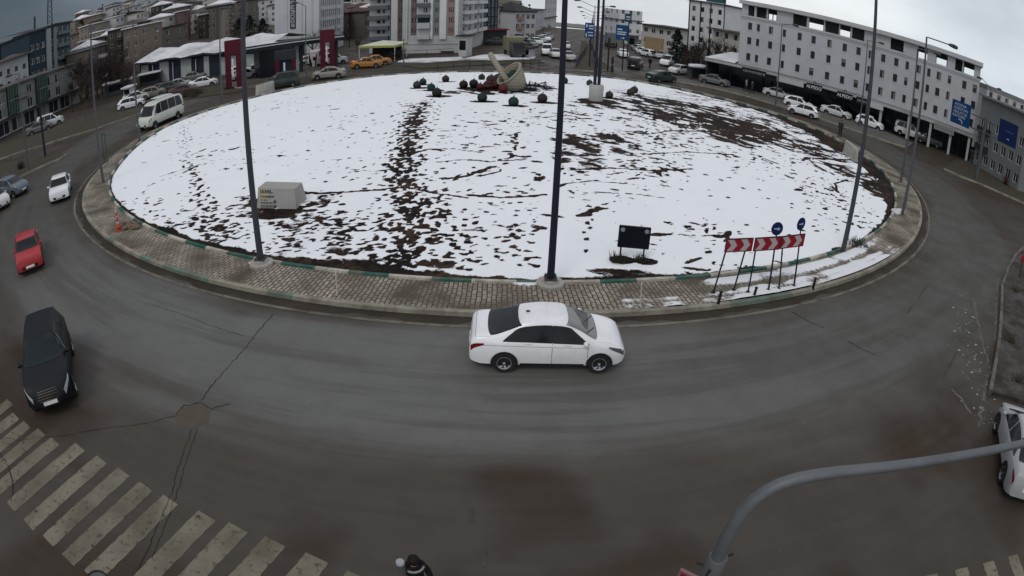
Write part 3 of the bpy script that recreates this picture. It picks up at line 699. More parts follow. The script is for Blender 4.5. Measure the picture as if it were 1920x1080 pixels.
# the hillside on the left
def hill():
    mb = MB(); na, nd = 60, 40; ids = []
    for i in range(na+1):
        az = math.radians(-75+(76)*i/na); row = []
        for j in range(nd+1):
            D = 112*(1500/112)**(j/nd); x, y = D*math.sin(az), D*math.cos(az)
            row.append(mb.P((x, y, zhill(x, y)+(random.uniform(-.4, .4)*D/300 if j > 3 else 0)-.02)))
        ids.append(row)
    for i in range(na):
        for j in range(nd): mb.F([ids[i][j], ids[i][j+1], ids[i+1][j+1], ids[i+1][j]][::-1])
    return tag(mb.build('hill', mat('hill_scrub', (.072, .06, .048), .95, 0, .45, .03, 0, dirt=(.16, .15, .145), dirt_amt=.35), smooth='all'), kind='structure')
hill()
# ================================================================== lamp posts
BOLT = mat('bolt_steel', (.12, .11, .10), .5, .6)
LUM = mat('luminaire_grey', (.05, .052, .06), .5, .2)
def lamp_post(p, h, label, r0=.13, r1=.06, arms=(), base='plinth', m=None, group='street lamp posts', name='lamp_post'):
    "arms: (height, azimuth in degrees from +X, length, rise)"
    m = m or POLEM; t = empty(name, p, 0, label, 'lamp post', group)
    MB().tube([(0, 0, .02), (0, 0, 1.0), (0, 0, h)], [r0, r0*.93, r1], 12).build('pole', m, t, 60)
    if base == 'plinth':
        b = MB(); b.lathe([(.50, -.02), (.50, .10), (.46, .13), (.30, .14), (.30, .20), (.26, .22), (.14, .23)], 8); b.build('plinth', CONC, t)
        c = MB(); c.box(-.22, .22, -.22, .22, .23, .26)
        for sx in (-1, 1):
            for sy in (-1, 1): c.lathe([(.025, .26), (.025, .34)], 6, (sx*.17, sy*.17, 0))
        for q in range(4): # stiffening fins
            a = q*PI/2; c.quad((math.cos(a)*r0*.8, math.sin(a)*r0*.8, .26), (math.cos(a)*.2, math.sin(a)*.2, .26), (math.cos(a)*.2, math.sin(a)*.2, .3), (math.cos(a)*r0*.8, math.sin(a)*r0*.8, .5))
        c.build('base_plate', BOLT, t)
    elif base == 'plate':
        c = MB(); c.box(-.2, .2, -.2, .2, 0, .04); c.build('base_plate', BOLT, t)
    d = MB(); d.box(-.06, .06, -r0*.97-.012, -r0*.97+.02, .75, 1.15); d.build('service_door', m, t)
    for z, az, L, rise in arms:
        a = math.radians(az); e = (L*math.cos(a), L*math.sin(a), z+rise)
        MB().tube([(0, 0, z-.25), (0, 0, z), (.12*math.cos(a), .12*math.sin(a), z+.06*rise), e], .04, 7).build('arm', m, t, 60)
        b = MB(); b.M = Matrix.Translation(e) @ Matrix.Rotation(a, 4, 'Z'); b.tube([(-.05, 0, 0), (.15, 0, .01), (.55, 0, .01), (.85, 0, 0), (.92, 0, -.01)], [.05, .11, .15, .13, .05], 10); b.build('luminaire', LUM, t, 60)
    return t
P = Vector((1.62, 18.78, .15)); lamp_post(P, 13, 'tall dark steel mast on concrete plinth, right behind the white saloon', .135, .07, m=POLED)
P = Vector((-9.1, 19.7, .15)); lamp_post(P, 13, 'tall grey mast on the block paving in front of the inscribed stone block', .135, .07, m=POLEN)
P = at(1580, 472, .15); lamp_post(P, 13.2, 'tall grey mast rising from bare soil right of the chevron boards', .135, .07, base='plate', m=POLEN)
P = at(194, 344, .1); lamp_post(P, toppx(P, 172, 42), 'grey pole on left corner of the roundabout beside green frame', .11, .05, base='plate')
P = at(262, 267, .1); lamp_post(P, toppx(P, 250, 40), 'thin grey pole at snow edge just left of the white minibus', .10, .05, base='plate')
P = at(1692, 402, .15); hh = toppx(P, 1742, 75); lamp_post(P, hh, 'grey street lamp with long single arm by a snow heap on the right pavement', .12, .06, [(hh, 2, 2.2, .05)], base='plate')
P = at(1689, 341, .15); hh = toppx(P, 1721, 94); lamp_post(P, hh, 'grey street lamp with short arm standing behind the snow heap lamp', .11, .06, [(hh, 4, 2.0, .1)], base='plate')
P = at(1453, 207, .1); hh = toppx(P, 1466, 46); lamp_post(P, hh, 'street lamp on right pavement before the white cars parked at the shops', .11, .05, [(hh, 10, 1.5, .15)], base='plate')
P = at(1611, 237, .1); hh = toppx(P, 1630, 78); lamp_post(P, hh, 'street lamp just left of the tall mast in front of the grey block', .11, .05, [(hh, 8, 2.0, .15)], base='plate')
P = at(417, 196, .1); hh = toppx(P, 411, 14); lamp_post(P, hh, 'thin pole at snow edge left of the first red gate', .10, .05, base='plate')
P = at(575, 156, .1); hh = toppx(P, 572, 13); lamp_post(P, hh, 'street lamp with arm to the left in front of the fuel canopy', .09, .045, [(hh, 170, 1.0, .5)], base='plate')
P = at(54, 319, .1); hh = toppx(P, 33, 141); lamp_post(P, hh, 'street lamp with short left arm at the left road island', .09, .045, [(hh, 186, 1.0, .1)], base='plate')
P = at(757, 134, .1); lamp_post(P, 4.2, 'short grey post at the far verge beside the taxis', .09, .06, base='plate', group='short posts')
P = at(85, 294, .1); t = lamp_post(P, toppx(P, 74, 168), 'thick dark pole carrying wires on the left road island', .13, .10, base='plate', m=POLED, name='utility_pole')
P = at(1873, 300, 0); hh = 10.5; P = pt(1853, 215, 75); P.z = 0; lamp_post(P, toppx(Vector((P.x, P.y, 0)), 1849, 162), 'double arm street lamp against the sky at the right end of the grey block', .10, .05, [(toppx(P, 1849, 162), 5, 1.5, .3), (toppx(P, 1849, 162), 160, 1.5, .7)], base='plate')
# twin masts on a white drum
P = onmound(1117, 188); t = empty('flag_mast', P, 0, 'pair of dark masts on a white concrete drum in the snow', 'mast')
MB().lathe([(.62, -.1), (.62, 1.32), (.58, 1.36), (.2, 1.36)], 20).build('drum', mat('white_drum', (.34, .34, .33), .8, 0, .15, 1.5, .1, dirt=(.26, .24, .21), dirt_amt=.6), t, 50)
MB().tube([(-.16, 0, 1.3), (-.14, 0, 14.5)], [.15, .07], 10).build('pole', POLED, t, 60)
MB().tube([(.20, .1, 1.3), (.34, .1, 14.5)], [.15, .07], 10).build('pole', POLED, t, 60)
# double-arm lamps down the median
for k, (D, lab) in enumerate([(92, 'nearest double arm lamp on the avenue median behind twin masts'), (118, 'second double arm lamp along the avenue median'), (150, 'third double arm lamp along the avenue median'), (190, 'fourth double arm lamp along the avenue median'), (240, 'farthest double arm lamp on the avenue median near the bridge')]):
    q = [(1112, 100), (1110.5, 85), (1109.5, 77), (1109, 70), (1108.5, 64)][k]
    P = pt(q[0], q[1], D); P.z = 0; P = Vector((P.x, P.y, 0)); zt = toppx(P, q[0], [10, 21, 28, 34, 38][k])
    lamp_post(P, zt, lab, .10, .05, [(zt-.3, 3, 2.2, .35), (zt-.3, 177, 2.2, .9)], base='plate', group='double arm lamps on the median')

# ================================================================== objects on the roundabout
# inscribed stone block
def stone_block():
    a = onmound(486, 391); b = onmound(555, 392); c = onmound(563, 383)
    d = (b-a); L = d.length; rz = math.atan2(d.y, d.x); t = empty('stone_block', (a.x, a.y, a.z-.15), rz, 'white concrete block with painted lettering standing in bare soil', 'monument')
    hh = toppx(a, 487, 353)-a.z+.15; m = mat('painted_concrete', (.30, .298, .285), .85, 0, .12, 1.2, .2, dirt=(.27, .25, .21), dirt_amt=.75)
    mb = MB(); w = 1.15; L0 = L*.99; s = .13
    lo = [mb.P(p) for p in ((-s, -.02, 0), (L0+.06, -.02, 0), (L0+.06+s, w, 0), (-s, w, 0))]
    hi = [mb.P(p) for p in ((0, .12, hh), (L0, .12, hh*.97), (L0, w-.15, hh*.99), (0, w-.15, hh*1.02))]
    mb.F(hi); mb.F(lo[::-1])
    for k in range(4): mb.F([lo[k], lo[(k+1) % 4], hi[(k+1) % 4], hi[k]])
    mb.build('block', m, t)
    # painted panel with worn lines of dark lettering (unreadable at this distance) and a small logo
    sl = .14/hh
    def face(x, z, o=.006): return (x, -.02+sl*z-o, z)
    pm = MB(); pm.quad(face(.22, .95*hh-.16), face(.22, .1), face(.95, .08), face(.95, .90*hh-.16)); pm.f = [f[::-1] for f in pm.f]
    pm = MB(); pm.quad(face(.02, .48*hh), face(.62, .46*hh), face(.50, .93*hh), face(.02, .94*hh)); pm.build('panel', mat('yellowed_paint', (.36, .32, .2), .85, 0, .2, 3), t)
    lm = MB(); random.seed(21)
    for row, (z, x1, hgt) in enumerate([(.87*hh, .68, .1), (.80*hh, .82, .05), (.64*hh, .88, .10), (.50*hh, .5, .05), (.38*hh, .78, .07), (.25*hh, .80, .075), (.17*hh, .80, .05)]):
        x = .12
        while x < x1:
            w_ = random.uniform(.03, .1)
            lm.quad(face(x, z-hgt/2, .010), face(x+w_, z-hgt/2-.004, .010), face(x+w_, z+hgt/2-.004, .010), face(x, z+hgt/2, .010)); x += w_+random.uniform(.01, .045)
    for z, r in ((.43*hh, .07), (.22*hh, .085)):
        lm.poly([face(.90+r*math.cos(q), z+r*1.2*math.sin(q), .010) for q in [2*PI*k/12 for k in range(12)]])
    lm.build('lettering', mat('faded_black', (.055, .055, .055), .8, 0, .4, 8), t)
    fix_normals(t.children[0].data)
stone_block()
# low black board with two lamps
def info_board():
    a, b = onmound(1160, 487), onmound(1204, 491); d = b-a; rz = math.atan2(d.y, d.x)
    t = empty('notice_board', a, rz, 'small black board with two round reflectors on two short legs', 'sign board')
    L = d.length; m = mat('board_black', (.004, .005, .011), .45, 0, .1); z0 = toppx(a, 1158, 461)-a.z; z1 = toppx(a, 1163, 423)-a.z
    mb = MB(); mb.box(-.08, L+.16, -.02, .02, z0, z1); mb.build('panel', m, t)
    fr = MB()
    for x0, x1, q0, q1 in ((-.1, L+.18, z0-.03, z0), (-.1, L+.18, z1, z1+.03), (-.11, -.08, z0, z1), (L+.16, L+.19, z0, z1)): fr.box(x0, x1, -.03, .03, q0, q1)
    fr.build('frame', BLACKP, t)
    for x in (0.04, L+.02): MB().box(x-.03, x+.03, .025, .075, -.2, z0+.1).build('leg', POLED, t)
    for x in (.04, L+.04):
        q = MB(); q.lathe([(.085, -.035), (.085, -.045), (.05, -.05)], 14, (x, 0, z1-.13), 'y'); q.build('reflector', mat('reflector_grey', (.22, .22, .23), .4), t)
info_board()
def tuft(p, r, label, n=70, h=.5, col=(.035, .032, .022)):
    mb = MB()
    for k in range(n):
        a = random.uniform(0, 2*PI); q = r*math.sqrt(random.random()); x, y = q*math.cos(a), q*math.sin(a); l = h*random.uniform(.5, 1.1)
        dx, dy = random.gauss(0, .3)*l, random.gauss(0, .3)*l; w = .018
        mb.poly([(x-w, y, -.03), (x+w, y, -.03), (x+dx, y+dy, l)]); mb.poly([(x, y-w, -.03), (x, y+w, -.03), (x+dx*.8, y+dy*1.2, l*.9)])
    return tag(mb.build('dry_tuft', mat('dry_tuft_%g' % col[0], col, .95, 0, .4, 5), loc=p), label, 'dry grass')
c = onmound(1158, 492); tuft(c, .32, 'dark tuft of dead grass at the left leg of the black board', 90, .42)
c = onmound(1200, 490); tuft(c, .24, 'dark tuft of dead grass at the right leg of the black board', 60, .35)
c = at(1606, 462, .1); tuft(c, .6, 'dark weeds at the kerb end beside the right-hand mast', 110, .45)

# chevron boards: three panels on six leaning posts
RED = mat('sign_red', (.26, .010, .022), .4, 0, .12, 3, dirt=(.2, .03, .04), dirt_amt=.4)
SWH = mat('sign_white', (.38, .345, .345), .4, 0, .08, 3, dirt=(.33, .28, .27), dirt_amt=.5)
BLUE = mat('sign_blue', (.006, .018, .075), .4, 0, .12, 2)
BLUEG = mat('gantry_blue', (.003, .042, .13), .4, 0, .1, .8)
def chevron(pa, pb, ta, tb, h, label):
    "panel from post foot pa to pb; ta, tb tops of the panel (3-D)"
    t = empty('chevron_board', pa, 0, label, 'road sign', 'red and white chevron boards')
    o = pa; A, B = ta-o, tb-o; ux = (B-A); L = ux.length; ux.normalize(); nz = Vector((0, 0, 1)); n = ux.cross(nz).normalized()   # towards the road
    M = Matrix((ux, -n, nz)).transposed().to_4x4(); M.translation = A
    mb = MB(); mb.M = M; mb.box(0, L, -.01, .015, -h, 0); mb.build('panel', RED, t)
    ch = MB(); ch.M = M; k = 2; s = L/2
    for i in range(k):
        x = i*s + s*.08; w = s*.46; tip = s*.30
        ch.poly([(x, -.016, -h+.02), (x+w, -.016, -h+.02), (x+w+tip, -.016, -h/2), (x+w, -.016, -.02), (x, -.016, -.02), (x+tip, -.016, -h/2)])
    ch.build('chevron', SWH, t)
    fr = MB(); fr.M = M
    for q in ((-.015, L+.015, -.02, .03, 0, .02), (-.015, L+.015, -.02, .03, -h-.02, -h), (-.02, 0, -.02, .03, -h, 0), (L, L+.02, -.02, .03, -h, 0)): fr.box(*q)
    fr.build('frame', POLED, t)
    return t, M, L
cz = .17
def post(t, foot, top, r=.032):
    o = t.location
    MB().tube([foot-o, top-o], r, 8).build('leg', POLED, t, 60)
    MB().lathe([(.09, -.01), (.09, .05), (.04, .06)], 8, tuple(foot-o)).build('footing', BLACKP, t)
feet = [(1337, 549), (1375, 545), (1402, 549), (1440, 545), (1460, 543), (1488, 537)]
F_ = [at(u, v, cz) for u, v in feet]
def above(p, u, v): return Vector((p.x, p.y, toppx(p, u, v)))
def along(p, u, v): # point on the sight line over the same distance
    return pt(u, v, math.hypot(p.x, p.y))
T_ = [along(F_[0], 1363, 449), along(F_[1], 1412, 447), along(F_[2], 1417, 447), along(F_[3], 1464, 444), along(F_[4], 1466, 444), along(F_[5], 1509, 439)]
for k, lab in enumerate(['leftmost of the three red and white chevron boards, leaning on two posts', 'middle red and white chevron board, below the left blue arrow disc', 'rightmost of the three red and white chevron boards, below the right blue disc']):
    a, b = 2*k, 2*k+1; hgt = [.46, .47, .46][k]
    t, M, L = chevron(F_[a], F_[b], T_[a], T_[b], hgt, lab)
    for f, tp in ((F_[a], T_[a]), (F_[b], T_[b])):
        d = (T_[b]-T_[a]).normalized()*(.10 if f is F_[a] else -.18)
        tp2 = tp+d+Vector((0, .06, -.1)); post(t, f, tp2)
def disc_sign(foot, c_uv, r, label, yaw):
    c = along(foot, *c_uv); t = empty('arrow_sign', foot, 0, label, 'road sign', 'blue keep right discs')
    o = c-foot; M = Matrix.Translation(o) @ Matrix.Rotation(yaw, 4, 'Z')
    mb = MB(); mb.M = M; mb.lathe([(r, -.01), (r, .012)], 24, axis='y'); mb.build('disc', BLUE, t)
    q = MB(); q.M = M; s = r*.9
    q.poly([(-.6*s, -.014, -.10*s), (.15*s, -.014, -.10*s), (.15*s, -.014, -.32*s), (.62*s, -.014, 0), (.15*s, -.014, .32*s), (.15*s, -.014, .10*s), (-.6*s, -.014, .10*s)])
    q.build('arrow', mat('arrow_grey_white', (.34, .37, .47), .4), t)
    MB().tube([Vector((0, .03, .05)), Vector((o.x, o.y+.03, o.z+r*.6))], .028, 8).build('pole', POLED, t)
f = at(1441, 545, cz)+Vector((.05, .08, 0)); disc_sign(f, (1457, 429), .255, 'blue disc with a white right arrow above the middle chevron board', .1)
f = at(1489, 537, cz)+Vector((.05, .08, 0)); disc_sign(f, (1502, 420), .255, 'blue disc turned half sideways above the rightmost chevron board', .42)
# thin markers and black bollards along the kerb
def stick(u0, v0, u1, v1, r, m, name, label, cat, group, z=.15):
    a = at(u0, v0, z); b = along(a, u1, v1); t = empty(name, a, 0, label, cat, group)
    MB().tube([(0, 0, -.05), b-a], [r, r*.85], 8).build('post', m, t, 60)
    MB().lathe([(r*1.15, 0), (r*1.15, .03), (r*.4, .045)], 8, tuple(b-a)).build('cap', m, t)
stick(632, 553, 630, 511, .035, mat('cream_post', (.42, .39, .31), .7), 'marker_post', 'thin cream marker post on the paving left of the dark mast', 'marker post', 'thin marker posts')
stick(1201, 571, 1203, 533, .03, mat('cream_post', (.42, .39, .31), .7), 'marker_post', 'thin pale marker post standing in the snow patch', 'marker post', 'thin marker posts')
stick(1346, 570, 1352, 548, .06, BLACKP, 'bollard', 'short black bollard in front of the leftmost chevron board', 'bollard', 'black kerb bollards')
stick(1413, 556, 1418, 540, .06, BLACKP, 'bollard', 'short black bollard in front of the middle chevron board', 'bollard', 'black kerb bollards')
stick(1524, 541, 1529, 522, .06, BLACKP, 'bollard', 'short black bollard right of the chevron boards', 'bollard', 'black kerb bollards')
# traffic cone and rubble
def cone():
    p = at(223, 431, .16); t = empty('traffic_cone', p, 0, 'orange and white traffic cone on the left pavement beside rubble', 'traffic cone')
    o = mat('cone_orange', (.48, .06, .025), .6, 0, .2, 5, dirt=(.2, .06, .04), dirt_amt=.6); top = .92
    mb = MB(); mb.box(-.19, .19, -.19, .19, 0, .04); mb.build('base', o, t)
    rr = lambda z: .13-.10*z/top
    for k, (a, b, m) in enumerate([(.04, .30, o), (.30, .46, SWH), (.46, .66, o), (.66, .76, SWH), (.76, top, o)]):
        MB().lathe([(rr(a), a), (rr(b), b)], 14).build('band' if m is SWH else 'body', m, t, 'all')
    MB().tube([(0, 0, top-.05), (.02, 0, 1.25)], .018, 6).build('stick', WHITEP, t)
cone()
mb = MB(); random.seed(5)
for k in range(34):
    c = at(random.uniform(225, 262), random.uniform(418, 430), .16); s = random.choice((.05, .08, .12, .18))
    mb.sphere((c.x, c.y, .16+s*.3), s, 7, 5, (random.uniform(.8, 1.6), 1, .6), .25)
tag(mb.build('rubble', mat('rubble', (.14, .10, .075), .95, 0, .4, 4)), kind='stuff')
c = at(1681, 397, .16); mb = MB(); 
for k in range(16): mb.sphere((c.x+random.gauss(0, .28), c.y+random.gauss(0, .22), .2), random.uniform(.12, .28), 9, 6, (1.2, 1, .7), .12)
tag(mb.build('snow_heap', SNOWS, smooth='all'), 'dirty snow heap beside the lamp post on the right pavement', 'snow heap')
# green frame of two posts on the left pavement
def frame():
    a, b = at(196, 303, .1), at(204, 305, .1); t = empty('sign_stand', a, 0, 'narrow green stand of two posts beside the left corner pole', 'sign stand')
    m = mat('frame_green', (.05, .075, .06), .6, 0, .2, 2); d = b-a; z = toppx(a, 191, 251)-a.z
    MB().tube([(0, 0, 0), (0, 0, z)], .05, 8).build('post', m, t); MB().tube([(.75, -.5, 0), (.75, -.5, z+.1)], .05, 8).build('post', m, t)
    MB().tube([(-.1, .06, z), (.85, -.56, z+.1)], .06, 8).build('crossbar', m, t); MB().tube([(0, 0, .5), (.75, -.5, .5)], .025, 6).build('crossbar', m, t)
frame()
# white concrete barrier blocks
def barrier(pa, pb, h, label):
    d = pb-pa; L = d.length; t = empty('barrier_block', pa, math.atan2(d.y, d.x), label, 'barrier', 'white barrier blocks')
    mb = MB(); mb.M = Matrix.Rotation(PI/2, 4, 'Z') @ Matrix.Scale(1, 4)
    mb = MB(); n = 3
    for k in range(n):
        x0, x1 = L*k/n+.01, L*(k+1)/n-.01; b = [(-.28, 0), (.28, 0), (.2, .2), (.12, h), (-.12, h), (-.2, .2)]
        i = [mb.P((x0, y, z)) for y, z in b]; j = [mb.P((x1, y, z)) for y, z in b]; mb.F(i); mb.F(j[::-1])
        for q in range(6): mb.F([i[q], j[q], j[(q+1) % 6], i[(q+1) % 6]])
    o = mb.build('blocks', mat('barrier_white', (.42, .41, .38), .85, 0, .12, 1.5, .2, dirt=(.22, .2, .17), dirt_amt=.7), t); fix_normals(o.data)
barrier(at(482, 181, 0), at(513, 171, 0), 1.2, 'low white concrete barrier at left edge of the snow before the fuel station')
barrier(at(1584, 287, .1), at(1604, 304, .1), 1.15, 'low white concrete barrier at the right edge of the snow')

# ================================================================== the tipped basket and its yarn-ball sized fruit
def ball(u, v, dpx, col, label, bottom=True, sq=1.0, z=None):
    p = onmound(u, v) if z is None else at(u, v, z); d = math.sqrt(p.x**2+p.y**2+(H-p.z)**2); r = d*dpx/1130/2
    m = mat('ball_%02x%02x%02x' % tuple(int(c*255) for c in col), col, .6, 0, .3, 4, .3, dirt=tuple(c*.4 for c in col), dirt_amt=.5)
    t = tag(MB().sphere((0, 0, r*.86), r, 22, 14, (1, 1, sq)).build('fruit_ball', m, smooth='all', loc=p), label, 'sculpture ball', 'giant fruit balls round the basket')
    mb = MB(); mb.tube([(0, 0, r*1.8*sq), (.02, 0, r*2.0*sq), (.09, .02, r*2.15*sq)], [.05, .035, .03], 6); mb.build('stalk', mat('stalk', (.02, .025, .015), .8), t)
    # seam ribs of the casting
    rb = MB()
    for q in range(3):
        a = q*PI/3; rb.tube([(1.004*r*math.sin(b)*math.cos(a), 1.004*r*math.sin(b)*math.sin(a), r*.86+sq*1.004*r*math.cos(b)) for b in [PI*k/14 for k in range(15)]], .012, 4)
    rb.build('seam', mat('seam_dark', (.008, .008, .01), .7), t)
DK, GR, BR, PU, GY = (.012, .010, .010), (.005, .032, .024), (.022, .013, .011), (.026, .017, .020), (.030, .027, .028)
for a in [(782, 166, 15, GY, 'grey fruit ball at the far left, touching a green one'), (793, 159, 13, GR, 'small green ball behind the grey one at the far left'), (808.5, 171, 15.5, GR, 'green ball third from the left'),
          (819, 181.5, 18, DK, 'dark ball nearest the footprint trail'), (835.5, 154, 13.5, PU, 'lone purplish ball at the back left of the basket'), (869, 165.5, 16, DK, 'black ball left of the red pile'),
          (888, 164, 16.5, DK, 'black ball touching the left end of the red pile'), (903, 150.5, 12.5, PU, 'purplish ball behind the red pile'), (904, 190.5, 18, (.012, .022, .022), 'dark green ball in front of the red pile'),
          (962.5, 199, 19, GR, 'bright green ball nearest to the camera, in front of the basket'), (1016.5, 192.5, 18.5, PU, 'purple brown ball just left of the dark mast'), (1058, 157, 13, PU, 'purplish ball just right of the dark mast'),
          (1105, 161, 12, (.012, .03, .03), 'small dark green ball behind the white drum'), (1142, 184.5, 14.5, GY, 'grey brown ball right of the white drum'), (1182, 180, 15, GY, 'front ball of the touching grey pair at far right'), (1189, 175, 14, GY, 'rear ball of the touching grey pair at far right')]:
    ball(*a)
WINE = (.052, .011, .013)
for a in [(921, 158, 19, (.04, .02, .018), 'brown ball at the back of the red pile'), (934, 156, 19, (.03, .017, .015), 'dark brown ball at the back of the red pile beside the basket handle'), (900, 169, 14, WINE, 'wine red ball at the left end of the red pile'), (914, 166, 16, WINE, 'wine red ball in the middle of the red pile'),
          (930, 166, 16, WINE, 'wine red ball under the basket handle'), (943, 174, 18, (.075, .013, .013), 'brighter red ball at the foot of the basket')]:
    ball(*a)
mb = MB(); pts = [onmound(*q)+Vector((0, 0, .28)) for q in ((897, 168), (915, 168), (932, 166), (952, 161))]; mb.tube(pts, .16, 8)
tag(mb.build('fallen_branch', mat('branch_red', (.06, .016, .016), .6, 0, .3, 3), smooth='all'), 'thick red rail lying across the wine red pile', 'sculpture rail')
def basket():
    P0 = onmound(966, 168); t = empty('basket', P0, math.radians(0), 'huge cream wicker basket tipped over with a raised handle', 'sculpture')
    WK = bpy.data.materials.new('wicker_cream'); WK.use_nodes = True; nt = WK.node_tree; N = nt.nodes; L = nt.links; b = N['Principled BSDF']; tc = N.new('ShaderNodeTexCoord')
    wv = N.new('ShaderNodeTexWave'); wv.bands_direction = 'Z'; wv.inputs['Scale'].default_value = 2.2; wv.inputs['Distortion'].default_value = 1.5; wv.inputs['Detail'].default_value = 3; L.new(tc.outputs['Object'], wv.inputs['Vector'])
    mx = N.new('ShaderNodeMix'); mx.data_type = 'RGBA'; L.new(wv.outputs['Fac'], mx.inputs[0]); mx.inputs[6].default_value = (.17, .155, .115, 1); mx.inputs[7].default_value = (.37, .35, .275, 1); L.new(mx.outputs[2], b.inputs['Base Color'])
    bp = N.new('ShaderNodeBump'); bp.inputs['Strength'].default_value = .8; bp.inputs['Distance'].default_value = .05; L.new(wv.outputs['Fac'], bp.inputs['Height']); L.new(bp.outputs[0], b.inputs['Normal']); b.inputs['Roughness'].default_value = .85
    # bowl: rings tilted towards the camera's left
    n = 28; prof = [(.95, 0), (1.12, .35), (1.2, .8), (1.24, 1.25), (1.22, 1.62)]
    tilt = Matrix.Rotation(math.radians(-24), 4, 'Y') @ Matrix.Rotation(math.radians(18), 4, 'X')
    def rim(r, h, j):
        q = 2*PI*j/n; dip = .42*h/1.62*(math.cos(q-PI*1.03))
        p = tilt @ Vector((r*math.cos(q)*1.02, r*math.sin(q)*.95, h-dip)); return p+Vector((0.05, 0, .12))
    mb = MB(); R = [[mb.P(rim(r, h, j)) for j in range(n)] for r, h in prof]; R += [[mb.P(rim(r-.13, h, j)) for j in range(n)] for r, h in prof[::-1][:-1]]
    for i in range(len(R)-1):
        for j in range(n): mb.F([R[i][j], R[i][(j+1) % n], R[i+1][(j+1) % n], R[i+1][j]])
    mb.F(R[-1]); mb.F(R[0][::-1]); o = mb.build('bowl', WK, t, 'all'); fix_normals(o.data)
    rb = MB(); rb.tube([rim(1.2, 1.66, j % n) for j in range(n+1)], .11, 8, False); rb.build('rim', WK, t, 'all')
    hp = [(-.75, -.75, .95), (-1.35, -.55, 1.75), (-1.95, -.2, 2.7), (-2.25, .1, 3.15), (-2.2, .45, 2.95), (-1.75, .8, 2.2), (-1.1, 1.0, 1.5)]
    P_ = [Vector(p) for p in hp]; sm = []
    for k in range(len(P_)-1):
        a, b_, c_, d_ = P_[max(k-1, 0)], P_[k], P_[k+1], P_[min(k+2, len(P_)-1)]
        for q in range(5):
            s = q/5; sm.append(.5*((2*b_)+(c_-a)*s+(2*a-5*b_+4*c_-d_)*s*s+(3*b_-a-3*c_+d_)*s**3))
    sm.append(P_[-1]); h = MB(); h.tube(sm, .25, 9); h.build('handle', WK, t, 'all')
    for k, (x, y, z, r, c) in enumerate([(-.35, -.1, 1.0, .5, GR), (.25, .25, 1.25, .5, PU), (-.15, .5, 1.35, .45, (.02, .05, .04)), (.45, -.25, .95, .45, GY), (-.7, .3, 1.0, .4, BR)]):
        m = mat('ball_%02x%02x%02x' % tuple(int(q*255) for q in c), c, .6, 0, .3, 4, .3, dirt=tuple(q*.4 for q in c), dirt_amt=.5)
        lab = ['green ball lying low in the basket', 'purplish ball heaped highest in the basket', 'small green ball at the back inside the basket', 'grey ball at the right inside the basket', 'brown ball under the handle inside the basket'][k]
        o = MB().sphere((0, 0, 0), r, 16, 10).build('fruit_ball', m, smooth='all', loc=P0+Vector((x, y, z))); tag(o, lab, 'sculpture ball', 'giant fruit balls round the basket')
basket()
mb = MB(); random.seed(9)
for k in range(90):
    c = onmound(random.uniform(985, 1024), random.uniform(160, 172)); s = random.uniform(.12, .34); a = random.uniform(0, PI)
    mb.M = Matrix.Translation((c.x, c.y, c.z+random.uniform(.02, .5))) @ Matrix.Rotation(a, 4, (random.random(), random.random(), 1)); mb.poly([(-s, 0, 0), (0, -s*.4, .05), (s, 0, 0), (0, s*.4, .05)])
tag(mb.build('leaf_sculpture', mat('leaf_dark', (.018, .024, .024), .7, 0, .4, 3)), 'heap of dark leaves on the snow right of the basket', 'sculpture leaves')

# ================================================================== foreground: signal mast with curved arm, person, post, bin
def signal_mast():
    x, y = 1.95, 3.07; t = empty('signal_mast', (x, y, 0), 0, 'grey pipe mast in the foreground whose curved arm reaches out to the right', 'signal mast')
    m = mat('mast_grey', (.125, .133, .142), .5, .2, .12, 3, dirt=(.06, .065, .07), dirt_amt=.6)
    pts = [(0, 0, 0), (0, 0, 2), (0, 0, 4.4), (0, 0, 5.5), (0, 0, 5.85), (.012, 0, 6.0), (.045, 0, 6.14), (.10, 0, 6.26), (.18, -.004, 6.36), (.28, -.01, 6.43), (.42, -.016, 6.475), (.6, -.022, 6.495), (.85, -.03, 6.50), (1.5, -.10, 6.52), (2.6, -.20, 6.55), (5.2, -.42, 6.6)]
    MB().tube(pts, [.08, .08, .08, .072, .067, .064, .061, .059, .057, .056, .055, .054, .053, .051, .048, .042], 18).build('pole', m, t, 'all')
    MB().lathe([(.10, 5.28), (.10, 5.50), (.088, 5.52)], 14).build('clamp', m, t, 50)
    for k in range(3):
        a = [2.6, 4.0, .2][k]; MB().tube([(.09*math.cos(a), .09*math.sin(a), 5.34+.07*k), (.17*math.cos(a), .17*math.sin(a), 5.34+.07*k)], .014, 6).build('bolt', BLACKP, t)
    # red plate hanging on the mast, its rim pale
    s = MB(); s.M = Matrix.Translation((.20, .02, 4.42)) @ Matrix.Rotation(math.radians(-41), 4, 'Z')
    s.box(-.45, .52, .05, .07, -.42, .40); s.build('sign_plate', RED, t)
    f = MB(); f.M = s.M
    for q in ((-.48, .55, .04, .08, .40, .43), (-.48, .55, .04, .08, -.45, -.42), (-.48, -.45, .04, .08, -.42, .40), (.52, .55, .04, .08, -.42, .40)): f.box(*q)
    f.build('sign_rim', mat('rim_pale', (.22, .12, .13), .5), t)
signal_mast()
p = at(750, 1053, 3.3); t = empty('capped_post', (p.x, p.y, 0), 0, 'steel post with pale round cap beside the person in dark coat', 'post')
MB().tube([(0, 0, 0), (0, 0, 3.28)], .052, 14).build('pole', mat('post_grey', (.10, .105, .11), .5, .3), t, 60); MB().lathe([(.058, 3.26), (.058, 3.30), (.05, 3.312)], 16).build('cap', mat('cap_pale', (.30, .30, .32), .6), t, 40)
p = at(181, 1090, 1.0); t = empty('litter_bin', (p.x, p.y, 0), 0, 'round litter bin with dark rim at the bottom left edge of the crossing', 'litter bin')
